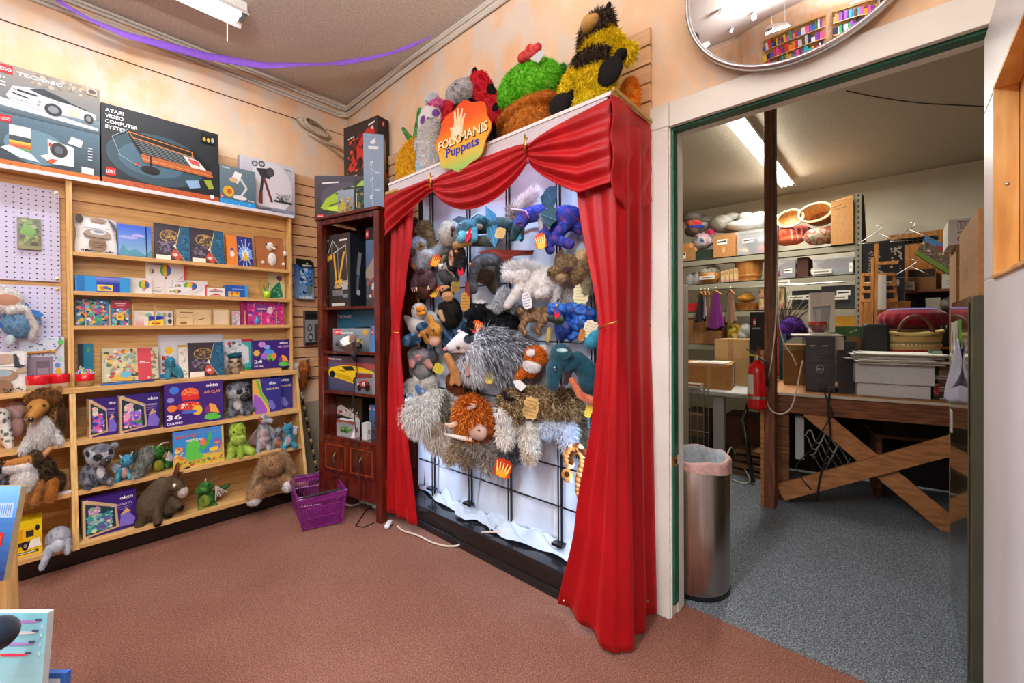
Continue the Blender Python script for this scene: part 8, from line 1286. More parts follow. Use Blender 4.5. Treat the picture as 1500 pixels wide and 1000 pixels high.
def bset(name, label, cat, xl, xr, yt, n, d, col, art=(), da=0, z0=None, mat=None, **k):
    z0 = zb+.0005 if z0 is None else z0; u0, u1 = bpx(xl, yt+20, n)[0], bpx(xr, yt+20, n)[0]; h = bpx((xl+xr)/2, yt, n)[1]-z0
    carton(name, label, cat, bw(u0, n, z0), BA+da, u1-u0, h, d, col, art, mat=mat, **k); return z0+h
zp = bset('computer_tower', 'black computer tower on the left end of the bench', 'computer', 1180, 1223, 492, .10, .40, '141517', [('r', 0, .0, 1, 1, '17181a'), ('r', .06, .76, .94, .96, '0e0f10'), ('r', .14, .82, .34, .84, '8a8c8e'), ('r', .56, .82, .76, .84, '8a8c8e'), ('r', .14, .80, .76, .81, '3a3c3e')]+[('r', .06, .06+.045*i, .94, .075+.045*i, '232527') for i in range(15)]+[('e', .5, .42, .13, .07, '9a9c9e'), ('e', .5, .42, .115, .06, '17181a'), ('t', .40, .395, .05, 'DELL', 'b0b2b4', .2)], mat=GLOSS, lside='1c1e20', lart=[('r', .7, .3, .8, .8, '2a2c2e')])
bset('cardboard_sheet', 'flat white board lying across the computer tower', 'board', 1160, 1235, 490, .12, .3, 'd8d4c8', z0=zp)
zq = zp+.012
bset('vase_box', 'tall white box printed with a glass vase standing on the computer tower', 'box', 1187, 1223, 428, .20, .16, 'd0ccc0', [('r', 0, 0, 1, 1, 'd4d0c4'), ('r', 0, 0, .46, 1, 'cac6ba'), ('p', [(.2, .02), (.1, .6), (.84, .62), (.74, .04)], '9aa0a0'), ('p', [(.3, .04), (.24, .56), (.44, .57), (.44, .04)], 'b4b8b6'), ('p', [(.1, .6), (.84, .62), (.84, .66), (.1, .64)], '7a8080')], z0=zq+.012)
p = bw(bpx(1198, 485, .12)[0], .13, zq+.012); T = thing('small_bowl', 'small dull red stacked bowls in front of the tall white box', 'bowl', p); b = MB(); b.lathe(p, [(.001, 0), (.035, 0), (.05, .035), (.052, .05)], '8a5a60', n=20); b.build('bowl', GLOSS, T, smooth=True); b = MB(); b.lathe(p+Zv*.05, [(.05, 0), (.052, .022), (.045, .022), (.03, .0)], 'a8301c', n=20); b.build('inner_bowl', GLOSS, T, smooth=True)
zt2 = bset('computer_tower', 'dark grey computer tower standing right of the black one', 'computer', 1228, 1256, 500, .16, .35, '26282a', [('r', 0, 0, 1, 1, '2a2c2e'), ('r', .1, .8, .9, .92, '1a1c1e')], mat=GLOSS)
bset('envelope', 'pale paper bag hanging between the two computer towers', 'paper', 1221, 1236, 494, .13, .006, 'a8a498', z0=zb+.28)
zc_ = bset('cardboard_box', 'cardboard box behind the dark grey tower', 'box', 1240, 1275, 493, .52, .3, '8a6238', mat=CARD)
bset('green_box', 'green box with a white top under yellow envelopes behind the towers', 'box', 1218, 1272, 478, .53, .25, '3a6030', [('l', .5, .4, .7, .7, .06, 'd8d8d0')], z0=zc_, topart=[('r', 0, 0, 1, 1, 'dcd8cc')])
bset('envelope', 'yellow padded envelope on top of the green box', 'envelope', 1222, 1252, 463, .60, .2, 'c8922a', z0=zc_+.075, mat=CARD)
p = bw(bpx(1281, 508, .45)[0], .45, zb); T = thing('speaker', 'black rounded desk speaker behind the paper stack', 'speaker', p); s = dep(p)/FOC; zt_ = bpx(1281, 474, .45)[1]
b = MB(); b.frame(p-bU*.075+bN*.05, (bU, -bN, Zv), (.16, .12, zt_-p.z), '121212', taper=.86); b.build('case', RUB, T, bev=.02)
b = MB(); b.box(p.x-.07, p.y-.1, zb, p.x+.03, p.y+.1, zb+.02, '1a1a1a'); b.build('foot', RUB, T)
T = thing('drawer_box', 'white two-tier storage box on the bench under a pile of papers', 'storage box', bw(1.0, .2, zb))
u0, u1 = bpx(1256, 570, .08)[0], bpx(1364, 570, .08)[0]; z2, z3 = bpx(1300, 562, .08)[1], bpx(1300, 533, .08)[1]
for q in ((0, 0, zb, .0), (-.012, -.02, z2, .012)): b = MB(); b.frame(bw(u0+q[0], .08+q[1], q[2]+.001), (bU, -bN, Zv), (u1-u0+q[3]*2, .34, (z2 if q[0] == 0 else z3)-q[2]-.002), 'd2d8da'); b.build('tier', MATTE, T, bev=.003)
for i in range(9):
    b = MB(); ua, ub = u0-.03+random.uniform(-.04, .03), u1+.06+random.uniform(-.08, .06); z = z3+.0005+.0072*i; k = random.uniform(-.04, .04)
    b.grid(lambda u, v: bw(ua+(ub-ua)*u, .02+k+.3*v, z+.004+.004*math.sin(5*u+i)*math.sin(3*v)+(.02*max(0, .2-u) if i > 4 else 0)), 16, 5, random.choice(['dcdad2', 'c8c6be', 'e4e2da', 'bcbcb4'])); b.build('paper', PRINT, solid=.0062, smooth=True, tag=(['bottom sheet of the papers piled on the white storage box', 'second sheet from the bottom of the pile on the white storage box', 'third sheet from the bottom of the pile on the white storage box', 'fourth sheet from the bottom of the pile on the white storage box', 'middle sheet of the papers piled on the white storage box', 'fourth sheet from the top of the pile on the white storage box', 'third sheet from the top of the pile on the white storage box', 'second sheet from the top of the pile on the white storage box', 'top sheet of the papers piled on the white storage box'][i], 'paper'))
bset('tea_box', 'dark green carton standing beside the white storage box', 'box', 1366, 1380, 514, .12, .08, '16402c', [('r', 0, .7, 1, 1, '8aa89a'), ('r', .2, .4, .8, .5, 'a8c0b0'), ('s', 12, .1, .05, .9, .35, .04, .08, 'c03028 d8d0c0')])
for i in range(5): bset('book', ['lowest book of the small pile at the right end of the bench', 'second book up in the small pile on the bench', 'middle book of the small pile on the bench', 'fourth book up in the small pile on the bench', 'top book of the small pile at the right end of the bench'][i], 'book', 1376, 1397, 574-9*i, .1+.01*(i % 2), .2, ('3a3430', '8a8478', '5a3a34', 'b0a898', '7a6a58')[i], [('r', 0, .1, 1, .2, 'c8c0b0')], z0=zb+.0005+.033*i)
# woven basket, cushion
zk = bset('cardboard_box', 'cardboard box under the round cushion behind the woven basket', 'box', 1300, 1378, 482, .62, .3, '8a6a48', mat=CARD)
p = bw(bpx(1336, 500, .48)[0], .48, zb); s = dep(p)/FOC; zt_ = bpx(1338, 487, .5)[1]; h = zt_-zb; T = thing('woven_basket', 'woven straw basket with red bands and an arched leather handle', 'basket', p)
b = MB(); rows = 14; prof = [(.001, 0)]+[(.115+.035*(i/rows)**1.4, h*i/rows) for i in range(rows+1)]; cols = ['a89858']+[('a8381c' if i in (7, 9) else ['b09058', '94783e', 'c0a468', '7e7440'][i % 4]) for i in range(rows)]
b.lathe(p, prof, cols, n=40, ex=bU, ey=-bN, sx=1.0, sy=.7)
for i in range(88):
    a = 2*PI*(i//2)/44; q = p+Zv*(h*.13*(i % 2))+bU*.139*math.cos(a)-bN*.098*math.sin(a)+Zv*h*.66; b.ell(q, (.010, .010, .011), ['c03a18', 'c8a878', 'a02c14'][(i//2+i) % 3], n=1)
b.build('weave', MATTE, T, smooth=False)
b = MB(); b.tube([p+bU*.150*math.cos(a)-bN*.105*math.sin(a)+Zv*(h+.0+.012*math.cos(2*a)) for a in np.linspace(0, 2*PI, 40)], .011, 'b09a5a', n=7, caps=False); b.build('rim', MATTE, T, smooth=True)
b = MB(); b.tube([p+bU*(.0-.085*math.cos(t))+bN*.08+Zv*(h-.02+.13*math.sin(t)) for t in np.linspace(0, PI, 18)], .011, '5a2a1c', n=8); b.build('handle', RUB, T, smooth=True)
p = bw(bpx(1336, 476, .74)[0], .74, zk); T = thing('cushion', 'round dark red cushion with a blue top above the woven basket', 'cushion', p); rC = 43*dep(p)/FOC*.92; hC = bpx(1339, 451, .74)[1]-zk
b = MB(); n = 60; pr = [(.001, 0), (.6, .02), (.93, .2), (1, .48), (.94, .72), (.72, .92)]
def cush(u, v): 
    i = min(int(v*5), 4); f = v*5-i; r = pr[i][0]*(1-f)+pr[i+1][0]*f; z = pr[i][1]*(1-f)+pr[i+1][1]*f; k = 1+.02*math.sin(38*PI*u)*math.sin(PI*min(1, v)); a = 2*PI*u; return p+bU*(rC*r*k*math.cos(a))-bN*(rC*.8*r*k*math.sin(a))+Zv*(hC*z)
b.grid(cush, 152, 15, '7a1428'); b.build('body', CLOTH, T, smooth=True)
b = MB(); b.lathe(p+Zv*hC*.915, [(rC*.735, 0), (rC*.6, hC*.07), (.001, hC*.09)], '5a5a9a', n=48, ex=bU, ey=-bN, sy=.8); b.build('top_panel', CLOTH, T, smooth=True)
# ---- wooden stools and frames behind the bench
XK = 4.75
def stick(b, x0, y0, x1, y1, X0, X1, w):
    q = at(x1, y1, X=X1)
    if y1 > 580: q.z = .003
    b.bar(at(x0, y0, X=X0), q, w, .025)
T = thing('step_stool', 'folding wooden step stool leaning upright in front of the black board', 'stool', at(1290, 480, X=XK))
for x0, x1 in ((1264, 1259), (1310, 1317)): b = MB(); x2 = x0+(x1-x0)*5; stick(b, x0, 403, x1+(x1-x0)*1.6, 590, XK, XK, .035); b.build('leg', OAKW, T)
for y, a, c in ((402, 1263, 1311), (417, 1263, 1312), (427, 1262, 1313), (440, 1261, 1315)): b = MB(); stick(b, a, y, c, y-.5, XK-.01, XK-.01, .035 if y == 402 else .05); b.build('rung', OAKW, T)
b = MB(); p = at(1265, 416, X=XK-.03); q = at(1306, 414, X=XK-.03); b.bar(p, q, .004, .03, 'd8d4c8'); p = at(1289, 450, X=XK-.04); b.box(XK-.045, p.y-.04, p.z-.02, XK-.042, p.y+.04, p.z+.27, 'd0ccc0'); b.build('paper_sign', PRINT, T)
T = thing('easel', 'narrow wooden easel standing in front of the step stool', 'easel', at(1282, 482, X=XK-.15))
for x0, x1, y0 in ((1279, 1277, 377), (1284, 1281, 357)): b = MB(); stick(b, x0, y0, x1-2, 590, XK-.15, XK-.15, .035); b.build('leg', OAKW, T)
b = MB(); stick(b, 1282, 386, 1316, 384, XK-.16, XK-.16, .02); b.build('rung', OAKW, T)
T = thing('chalkboard', 'black board with chalk drawings leaning behind the wooden stool', 'board', at(1295, 440, X=XK+.15)); A = at(1264, 400, X=XK+.12); w_ = A.y-at(1325, 400, X=XK+.12).y; z0, z1 = at(1290, 442, X=XK+.12).z, at(1290, 353, X=XK+.12).z
b = MB(); P_ = Vector((XK+.12, A.y, z0)); b.frame(P_, ((0, -1, 0), (1, 0, 0), Zv), (w_, .03, z1-z0), '16181a'); b.art(P_, (0, -1, 0), Zv, w_, z1-z0, [('r', 0, .96, 1, 1, '0c0c0c'), ('s', 60, .1, .4, .5, .85, .008, .02, '8a8884 6a6a68'), ('s', 44, .66, .5, .96, .9, .008, .022, 'b09a80 8a8a88'), ('e', .2, .4, .04, .05, '9a4a50'), ('e', .85, .3, .03, .06, '8a8a8c')]); b.build('panel', PRINT, T)
for i, (x, y) in enumerate(((1284, 340), (1332, 336), (1334, 390))):
    p = at(x, y, X=XK); b = MB(); b.tube([p+Vector((0, .0, .05)), p+Vector((0, -.03, .06)), p+Vector((0, -.035, .03)), p+Vector((0, 0, 0)), p+Vector((0, .12, -.08)), p+Vector((.0, -.14, -.10)), p], .004, 'a8a8a8', n=6); b.build('wire_hanger', METAL, smooth=True, tag=(['wire coat hanger above the black board', 'wire coat hanger on the plywood rack', 'wire coat hanger over the open cardboard box'][i], 'hanger'))
LS = thing('low_bookcase', 'low brown wooden shelves with bottles behind the cushion', 'shelves', (5.1, .0, 0)); yl, yr = at(1326, 420, X=4.95).y, at(1440, 420, X=4.95).y; zl = at(1350, 424, X=4.95).z
for z in (.5, at(1390, 508, X=4.95).z, at(1390, 458, X=4.95).z, zl): b = MB(); b.box(4.95, yr, z-.02, 5.2, yl, z); b.build('shelf', FIRB, LS)
b = MB(); b.box(5.19, yr, 0, 5.2, yl, zl, '2a1c12'); b.build('back_panel', CARD, LS)
b = MB(); b.box(4.86, at(1334, 440, X=4.86).y, 0, 5.19, at(1262, 440, X=4.86).y, at(1290, 442, X=4.87).z-.001); b.build('side_cabinet', OAKW, bev=.004, tag=('plain orange brown wooden cabinet under the chalkboard behind the stool', 'cabinet'))
T = thing('plywood_rack', 'plywood rack board with a row of holes behind the tilted picture box', 'board', at(1345, 400, X=5.2)); A, B_ = at(1300, 370, X=5.2), at(1392, 370, X=5.2); zt_, z0 = at(1345, 340, X=5.2).z, zl
b = MB(); b.box(5.2, B_.y, z0, 5.22, A.y, zt_); b.build('panel', OAKW, T)
b = MB()
for k in range(7): y = A.y-.1-(A.y-B_.y-.2)*k/6; b.lathe((5.199, y, zt_-.07), [(.001, 0), (.03, 0)], '14100c', n=14, ex=(0, 1, 0), ey=(0, 0, 1), ez=(-1, 0, 0))
b.build('holes', MATTE, T)
rcart('cardboard_box', 'open cardboard box on the low brown shelves under the wire hanger', 'box', 1330, 1371, 394, 4.97, zl, .22, '8a5e34', [('r', .04, .62, .96, .98, '3a2414')], mat=CARD)
rcart('white_box', 'white box with scribbled marks beside the open cardboard box', 'box', 1380, 1400, 401, 4.96, zl, .15, 'c8c4b8', [('l', .3, .5, .9, .6, .05, '5a5854'), ('l', .4, .3, .8, .5, .05, '5a5854')])
rcart('white_box', 'small pale carton in front of the open cardboard box', 'box', 1325, 1340, 412, 4.94, zl, .1, 'b8b0a0', [('r', .2, .3, .8, .6, '8a8478')])
zm_ = at(1390, 458, X=4.95).z
rcart('white_box', 'white box on the middle of the low brown shelves', 'box', 1356, 1378, 436, 4.97, zm_, .15, 'b8b4a4')
blob('plastic_bag', 'crumpled grey plastic bag on the low brown shelves', 'plastic bag', 5.0, [O(1389, 447, 11, 11, '5a5650 7a7670'), O(1394, 440, 7, 7, '8a8680')], mat=SATIN)
zn = at(1390, 508, X=4.95).z
for i, x in enumerate((1380, 1387, 1393)): p = at(x, 500, X=5.02); b = MB(); b.lathe((5.02, p.y, zn), [(.001, 0), (.034, 0), (.036, .02), (.036, .2), (.014, .28), (.014, .33), (.001, .33)], '0e1a10', n=16); b.build('glass_bottle', GLOSS, smooth=True, tag=('dark green glass bottle standing on the low brown shelves', 'bottle', 'dark bottles on the low brown shelves'))
A = at(1340, 372, X=4.9); U_ = (at(1389, 401, X=4.9)-A); hh = at(1357, 344, X=4.9)-A; b = MB(); b.poly([A, A+U_, A+U_+hh, A+hh], (.06, 0, 0), '5a4a40'); b.art(A, U_.normalized(), hh.normalized(), U_.length, hh.length, [('r', 0, 0, 1, 1, '6a5a50'), ('r', 0, 0, 1, .2, '6a8a3a'), ('r', .0, .74, 1, 1, '4a7ab0'), ('s', 70, 0, .15, 1, .8, .03, .07, '8a5a58 b08a80 4a3a34 c8b8a8 7a8a58'), ('e', .6, .8, .25, .08, 'a83030')], N=(-1, 0, 0)); b.build('puzzle_box', PRINT, tag=('colourful picture box lying tilted against the plywood rack', 'box'))
# ---- tall dark steel cabinet by the right jamb with boxes on it
T = thing('steel_cabinet', 'tall dark glossy cabinet just inside the doorway on the right', 'cabinet', (2.3, -.45, 0)); zf = 1.285
DKG = ramped('dark_enamel', [(.3, '3a3b2c'), (.7, '4a4a38')], 3, rough=.12, spec=.6, coat=.6)
b = MB(); b.box(2.0, -.75, 0, 2.66, -.172, zf); b.build('body', DKG, T, bev=.006)
b = MB(); b.box(2.02, -.171, .02, 2.64, -.168, zf-.02); b.build('door', DKG, T)
for i, (x, y, w, h, c) in enumerate(((2.52, 1.12, .12, .16, 'd0ccc4'), (2.38, 1.13, .1, .15, 'c8c0b4'), (2.56, .93, .08, .14, '2a7a4a'), (2.28, 1.15, .09, .12, '5a9a3a'), (2.45, .98, .07, .1, 'b8b0a4'), (2.6, .78, .07, .09, 'c0c0bc'))):
    b = MB(); b.box(x-w/2, -.168, y-h/2, x+w/2, -.166, y+h/2, c); b.art((x+w/2, -.166, y-h/2), (-1, 0, 0), Zv, w, h, [('e', .5, .6, .2, .2, '6a6a68'), ('r', .2, .2, .8, .3, '8a6a58')], N=(0, 1, 0)); b.build('magnet_note', PRINT, T)
b = MB(); b.grid(lambda u, v: (2.34-.17*u+.02*v, -.160+.03*math.sin(5*u+2*v)*v, 1.12-.22*v*(1-.35*u)-.02*math.sin(7*u)), 14, 14, 'b8bcd0'); b.build('paper_sheets', PRINT, smooth=True, solid=.002, tag=('pale curled papers clipped to the dark glossy cabinet', 'paper'))
P = Vector((2.03, -.19, zf+.001)); b = MB(); b.frame(P, ((1, 0, 0), (0, -1, 0), Zv), (.55, .4, .28), 'b0804c'); b.art(P+Vector((.55, 0, 0)), (-1, 0, 0), Zv, .55, .28, [('r', .3, .25, .55, .45, '9a6c3e'), ('l', .2, .2, .2, .8, .03, '8a5e34'), ('l', .6, .3, .6, .7, .02, '7a5230'), ('l', .7, .2, .7, .5, .02, '7a5230'), ('r', 0, .46, 1, .54, 'a87a48')], N=(0, 1, 0)); b.build('cardboard_box', CARD, tag=('brown cardboard carton on top of the dark glossy cabinet', 'box'), bev=.002)
XQ = 2.82; A = at(1389, 359, X=XQ); zA_ = A.z; yq = at(1401, 400, X=XQ).y
b = MB(); b.box(XQ+.01, yq-.45, .001, XQ+.36, yq, zA_-.002, '9a6e40'); b.build('tall_carton', CARD, tag=('tall brown carton standing behind the dark glossy cabinet', 'box'))
carton('white_box', 'white carton with a barcode and red zeros on the tall brown carton', 'box', Vector((XQ, A.y, zA_)), -90, .19, at(1410, 320, X=XQ).z-zA_, .3, 'd0cec8', [('r', .16, .58, .9, .9, '2a2a2a'), ('r', .175, .61, .885, .87, 'd8d6d0')]+[('r', .2+.026*i, .62, .2+.026*i+(.006 if i % 3 else .013), .86, '2a2a2a') for i in range(26)]+[('t', .15, .12, .26, '000', 'b02838', .3), ('r', .15, .45, .5, .5, '5a5a58')])
# ---- steel bin with liner
BC = Vector((2.025, .705, 0)); T = thing('waste_bin', 'tall brushed steel waste bin just inside the doorway', 'waste bin', BC); R0 = .152
STEEL = ramped('brushed_steel', [(.3, '9c9188'), (.7, 'b8ada4')], 6, (30, 30, .6), rough=.27, metal=1)
b = MB(); b.lathe(BC, [(R0, .02), (R0, .585), (R0-.004, .592)], 'b4a79c', n=48); b.build('body', STEEL, T, smooth=True)
b = MB(); b.lathe(BC, [(.001, 0), (R0-.004, 0), (R0+.002, .005), (R0+.002, .022)], '161616', n=40); b.build('base_ring', RUB, T, smooth=True)
b = MB()
def liner(u, v):
    a = 2*PI*u; w = 1+.012*math.sin(a*9)+.008*math.sin(a*17)
    if v < .35: t = v/.35; r, z = R0+.006, .55+.05*t-.02*math.sin(a+2.2)*(1-t)
    elif v < .45: r, z = R0+.004-(v-.35)*.14, .602+.004*math.sin(a*7)
    else: t = (v-.45)/.55; r, z = R0-.012-.02*t+.004*math.sin(a*14), .60-.28*t
    return BC+Vector((math.cos(a)*r*w, math.sin(a)*r*w, z))
b.grid(liner, 90, 16, 'd0a8a0'); 
for i in range(len(b.f)):
    if (i % 16) >= 7: b.c[i] = lin('c2ccd6')
b.build('bin_liner', SATIN, T, smooth=True)
# ---- folding table and boxes on the left
XT = 3.70; zt_ = at(1095, 577, X=XT).z; yT0, yT1 = at(1098, 578, X=XT).y, 2.2
T = thing('folding_table', 'grey folding table behind the fire extinguisher', 'table', (XT+.35, 1.4, 0))
b = MB(); b.box(XT, yT0, zt_-.04, XT+.72, yT1, zt_, 'a8a8a4'); b.build('top', MATTE, T, bev=.01)
b = MB(); b.tube([(XT+.1, yT0+.02, zt_-.05), (XT-.02, yT0+.04, .45), (XT-.16, yT0-.06, .02)], .016, '1c1c1c', n=8); b.build('leg', GLOSS, T, smooth=True)
b = MB(); b.tube([(XT+.62, yT0+.05, zt_-.05), (XT+.6, yT0+.05, .02)], .016, '1c1c1c', n=8); b.build('leg', GLOSS, T, smooth=True)
for y in (1.9,): b = MB(); b.tube([(XT+.3, y, zt_-.05), (XT+.3, y, .02)], .016, '1c1c1c', n=8); b.build('leg', GLOSS, T, smooth=True)
b = MB(); p = at(1052, 640, X=XT+.1); b.box(XT+.10, p.y-.045, 0, XT+.17, p.y+.045, zt_-.04, 'b0b0aa'); b.build('support_column', MATTE, T, bev=.012)
rcart('cardboard_box', 'wide taped cardboard box on the grey folding table', 'box', 1001, 1069, 533, XT+.05, zt_+.001, .34, 'a8763f', [('r', .5, 0, .58, 1, 'b88a52'), ('r', 0, .9, .96, 1, 'c09058'), ('r', .0, .3, .3, .34, '8a5e30'), ('r', .9, .1, .97, .4, '96693a')], mat=CARD, side='96693a', sideart=[('r', .3, .1, .6, .9, 'b8b4a8')], da=10)
rcart('cardboard_box', 'plain cardboard carton standing behind the wide taped box', 'box', 1047, 1097, 497, XT+.45, zt_+.001, .3, 'c09a66', [('r', .4, .55, .56, 1, 'a88254')], mat=CARD)
for i in range(3): P, w_, h_ = rb(1010+8*i, 1062, 526, XT+.12, zt_+.24+.004*i); b = MB(); z = at(1030, 533, X=XT+.05).z+.003+.003*i; b.box(XT+.1+.03*i, P.y-w_, z, XT+.34, P.y-.02*i, z+.002, ['d8d4c8', 'c8c8c8', 'e0dcd4'][i]); b.build('paper', PRINT, tag=(['lowest loose sheet on the wide taped cardboard box', 'middle loose sheet on the wide taped cardboard box', 'top loose sheet on the wide taped cardboard box'][i], 'paper'))
rcart('toy_box', 'tall black boxed set behind the fire extinguisher', 'box', 1098, 1128, 457, XT+.10, zt_+.001, .2, '121214', [('r', 0, 0, 1, 1, '141416')]+LOGO(.18, .83, .09, .26*6)+[('r', .12, .79, .55, .81, '8a8a88'), ('e', .45, .36, .24, .22, '5a2c1c'), ('s', 26, .25, .2, .65, .55, .02, .04, '7a3a24 3a1c12'), ('l', .3, .12, .75, .32, .03, 'c8c4bc')])
rcart('magazine_pile', 'pile of magazines at the left end of the grey folding table', 'magazines', 1000, 1025, 562, XT-.02, zt_+.001, .2, 'b8a898', [('r', 0, .7, 1, .95, 'b84a3a'), ('r', 0, .4, 1, .6, 'd8d0c4'), ('r', 0, .1, 1, .3, '8a8a88')])
T = thing('metal_locker', 'grey brown locker edge behind the left door jamb', 'locker', (2.9, 1.25, 0)); b = MB(); yk = at(1008.5, 500, X=3.25).y; b.box(2.85, yk, 0, 3.25, yk+.45, at(1004, 410, X=2.85).z, '8f8674'); b.build('body', MATTE, T, bev=.004)
rcart('cardboard_box', 'large dark cardboard box under the grey folding table', 'box', 1058, 1118, 612, XT+.3, 0.001, .35, '5c3c22', mat=CARD)
rcart('cardboard_box', 'brown box on the floor behind the locker edge', 'box', 1000, 1032, 604, XT+.05, .18, .3, '6e5038', [('r', 0, .92, 1, 1, 'a88a68')], mat=CARD)
rcart('wooden_crate', 'low crate under the brown box behind the locker edge', 'box', 1000, 1034, 640, XT+.04, .001, .32, '3a2a20', mat=CARD)
for i in range(4): b = MB(); z = .001+.05*i; b.box(XT+.0+.03*i, at(1118, 660, X=XT).y, z, XT+.29, at(1072, 660, X=XT).y, z+.03, ['6a4a2c', '7a5634', '5e4228', '8a6440'][i]); b.build('flat_carton', CARD, tag=(['lowest flattened carton under the grey folding table', 'second flattened carton under the grey folding table', 'third flattened carton under the grey folding table', 'top flattened carton under the grey folding table'][i], 'carton'))
T = thing('wire_rack', 'white wire rack under the left end of the grey folding table', 'rack', (XT+.02, 1.3, 0)); b = MB()
for x in (1012, 1022, 1031, 1038): p = at(x, 640, X=XT+.0); b.cyl((XT, p.y, .1), (XT, p.y, .68), .005, col='b0b0a8', n=6)
for z in (.3, .66, .1): b.cyl((XT, at(1010, 600, X=XT).y, z), (XT, at(1039, 600, X=XT).y, z), .005, col='b0b0a8', n=6)
b.cyl((XT, at(1012, 640, X=XT).y, 0), (XT, at(1012, 640, X=XT).y, .1), .006, col='b0b0a8', n=6); b.cyl((XT, at(1038, 640, X=XT).y, 0), (XT, at(1038, 640, X=XT).y, .1), .006, col='b0b0a8', n=6)
b.build('frame', METAL, T)
cable('pale cord lying on the grey carpet under the folding table', [at(1066, 664, Z=.2), at(1072, 655, Z=.2), at(1080, 670, Z=.1), at(1098, 700, Z=.01), at(1090, 708, Z=.008), at(1072, 702, Z=.008)], .006, 'b8b8b0')
# plants and purple fluff between post and computer
b = MB(); base = at(1150, 488, X=4.2)
for i in range(46):
    a = random.uniform(-.5, .9); L = random.uniform(.25, .5); d = Vector((random.uniform(-.1, .1), -math.sin(a)*.55, math.cos(a)*.8)); b.tube([base+Vector((0, random.uniform(-.03, .03), -.02)), base+d*L*.6, base+d*L+Vector((0, -.03, -.02*random.random()))], [.004, .003, .001], random.choice(['5a4a34', '6a5a40', '3f3626', '8a7a5a']), n=4)
b.build('dried_twigs', RUB, tag=('bunch of dried twigs beside the timber post', 'twigs'))
blob('feather_boa', 'purple fluffy boa between the timber post and the computer', 'boa', 4.2, [O(1160, 478, 14, 14, '5a2a90 6c38a8 441c70'), O(1150, 486, 9, 12, '5a2a90 6c38a8'), O(1172, 484, 9, 8, '4a2080')], fur=(2.6, 1.6, .2))
bset('cardboard_box', 'open cardboard box lying beside the black computer tower', 'box', 1148, 1178, 505, .42, .3, '8a6238', [('r', 0, .86, 1, 1, 'a8865c')], mat=CARD)
bset('binder', 'teal folder standing behind the white cord near the timber post', 'binder', 1141, 1152, 490, .75, .1, '2a6a7a')
# ================================================================= near the camera and behind it
P = CO+ray(5, 850)*.9; U, V, N = axes(math.degrees(PHI), 10.8)
carton('picture_book', 'blue picture book leaning at the left edge of the frame in the foreground', 'book', P-U*.26, math.degrees(PHI), .26, .19, .012, 'a8946a', [('g', 0, .0, 1, 1, '1c2f66', '4a8ad0'), ('g', 0, .66, 1, 1, '4a86d8', '7ab8e8'), ('r', .82, .66, .97, .82, 'a8c4e8')]+[('r', .84+.018*i, .68, .846+.018*i, .8, '4a78b8') for i in range(7)]+[('r', .78, .36, .93, .5, 'd02a20'), ('r', .8, .4, .91, .46, 'f0e8e0'), ('e', .84, .22, .06, .08, 'd8e4f0'), ('e', .84, .22, .05, .066, '1c2f66')], tilt=10.8)
T = thing('display_stand', 'maple display stand at the left edge of the frame in the foreground', 'stand', P-U*.3)
b = MB(); q = P-U*.012; b.frame(P-U*.5-PF*0-Zv*.022, (U, PF, Zv), (.45, .05, .02)); b.build('top', MAPLE, T, bev=.002)
L0 = CO+ray(9, 900)*1.12; b = MB(); b.frame(Vector((L0.x, L0.y, 0))-U*.05, (U, PF, Zv), (.05, .03, P.z-.03)); b.build('leg', MAPLEV, T, bev=.002)
def lean(label, br, dpt, tr, wd, th, col, art):
    B0 = CO+ray(*br)*dpt; U, V, N = axes(math.degrees(PHI)); t0 = ray(*tr); d1 = dpt*(br[0]-750)/(tr[0]-750); T1 = CO+t0*d1; V = (T1-B0); h = V.length; V.normalize(); N = U.cross(V); b = MB()
    b.frame(B0-U*wd, (U, V, -N), (wd, h, th), col); b.art(B0-U*wd, U, V, wd, h, art, N=N); return b.build('activity_box', PRINT, tag=(label, 'toy box')), B0
_, B0 = lean('light blue box printed with little coloured dolls in the foreground corner', (55, 1087), .85, (70, 897), .24, .012, 'c8d8d8', [('g', 0, 0, 1, 1, 'b8e4ee', '84d0e0'), ('p', [(.5, .0), (.86, .1), (.88, .3), (.8, .44), (.5, .3)], 'd8f0f4')]+[q for k in range(4) for q in (('e', .82-.03*k, .93-.085*k, .13, .012, ['b08ad0', 'e8e8ec', 'b090d8', 'e83a58'][k]), ('e', .68-.03*k, .925-.085*k, .05, .016, ['8a5a4a', '58505a', '8a4a40', 'f0c850'][k]), ('e', .93-.02*k, .945-.085*k, .03, .01, '4a5a70'), ('r', .955, .88-.07*k, .97, .91-.07*k, 'd8f0f4'))])
lean('small dark blue box showing its corner beside the light blue box in the foreground', (92, 1060), .9, (96, 986), .10, .012, '3a6ac0', [('g', 0, 0, 1, 1, '2a50b0', '3a78d0'), ('r', .5, .8, .9, .9, 'e8f0f8')])
b = MB(); b.frame(Vector((B0.x, B0.y, 0))-U*.3, (U, PF, Zv), (.36, .12, B0.z-.002)); b.build('display_table', MAPLE, tag=('low maple plinth under the light blue box in the foreground', 'table'))
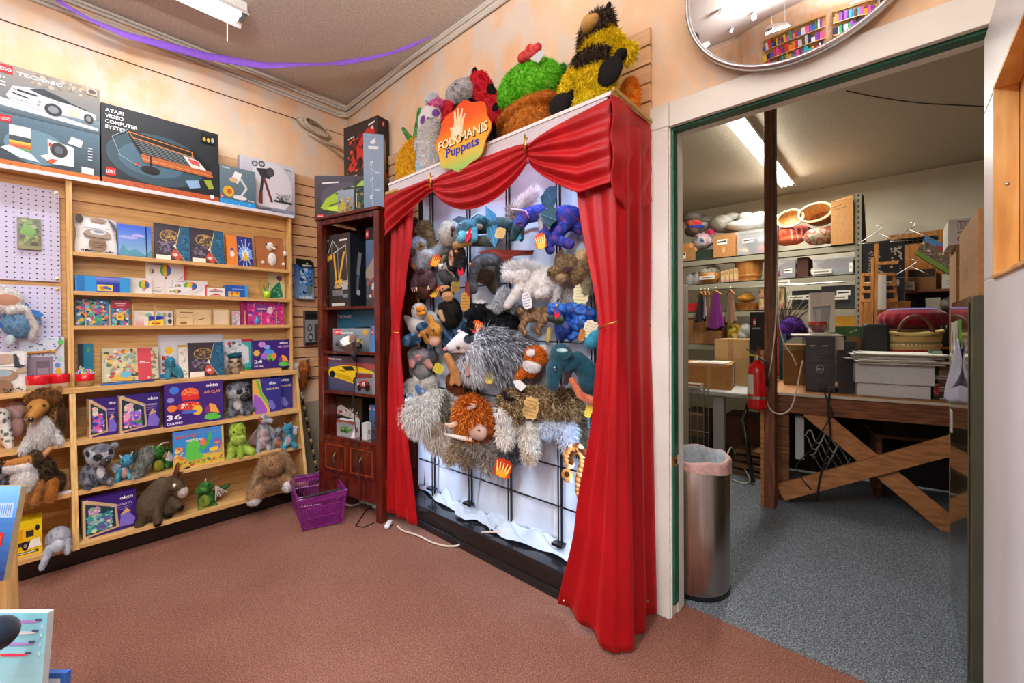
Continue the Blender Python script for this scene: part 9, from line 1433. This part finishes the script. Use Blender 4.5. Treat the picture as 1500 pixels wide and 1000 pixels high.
q = CO+ray(-4, 928)*.80; b = MB(); b.ell(q, .030, '14202e', n=3); b.cyl(q, q-U*.25, .006, col='14202e', n=8); b.cyl(q-U*.25, Vector(((q-U*.25).x, (q-U*.25).y, 0)), .012, col='14202e', n=8); b.build('hanging_ball', CLOTH, smooth=True, tag=('dark blue fuzzy ball on a stem at the left frame edge', 'ball'))
# shop shelves behind the viewer (they show in the round mirror)
rnd = random.Random(5); BK_ = 'c83a3a 3a6ac8 e8c030 48a058 8a4ab0 e88a30 f0f0f0 2a3a5a d85a9a 40b8c0 6a4a30'.split()
def shop(label, x0, y0, x1, y1, h=2.2):
    a = Vector((x0, y0, 0)); d = Vector((x1, y1, 0))-a; L = d.length; d.normalize(); n = Vector((-d.y, d.x, 0)); T = thing('shop_shelves', label, 'shelves', a+d*L/2)
    b = MB(); b.frame(a, (d, n, Zv), (L, .02, h)); b.build('back_panel', MAPLE, T)
    for k in range(6): b = MB(); b.frame(a+Zv*(.1+k*(h-.15)/5), (d, n, Zv), (L, .32, .02)); b.build('shelf', MAPLEV, T)
    b = MB()
    for k in range(5):
        u = .02
        while u < L-.15:
            w = rnd.uniform(.03, .16); hh = rnd.uniform(.15, (h-.15)/5-.05); b.frame(a+d*u+n*(.03+rnd.random()*.08)+Zv*(.121+k*(h-.15)/5), (d, n, Zv), (w*.94, .18, hh), rnd.choice(BK_)); u += w
    o = stuff(b.build('goods', PRINT, tag=('rows of colourful goods on the shelves seen only in the round mirror, '+label[:28], 'goods')))
shop('maple shop shelves far behind the viewer, left in the mirror', -3.18, 2.2, -3.18, -.2)
shop('maple shop shelves along the wall facing the bookcases', -1.2, -2.58, .9, -2.58)
shop('maple shop shelves in the far corner of the shop', -3.18, -.4, -3.18, -2.5)
SC.view_settings.view_transform = 'Standard'; SC.view_settings.look = 'None'; SC.view_settings.gamma = 1; SC.view_settings.use_curve_mapping = False
SC.view_settings.exposure = 0
SC.cycles.max_bounces = 8; SC.cycles.sample_clamp_indirect = 6
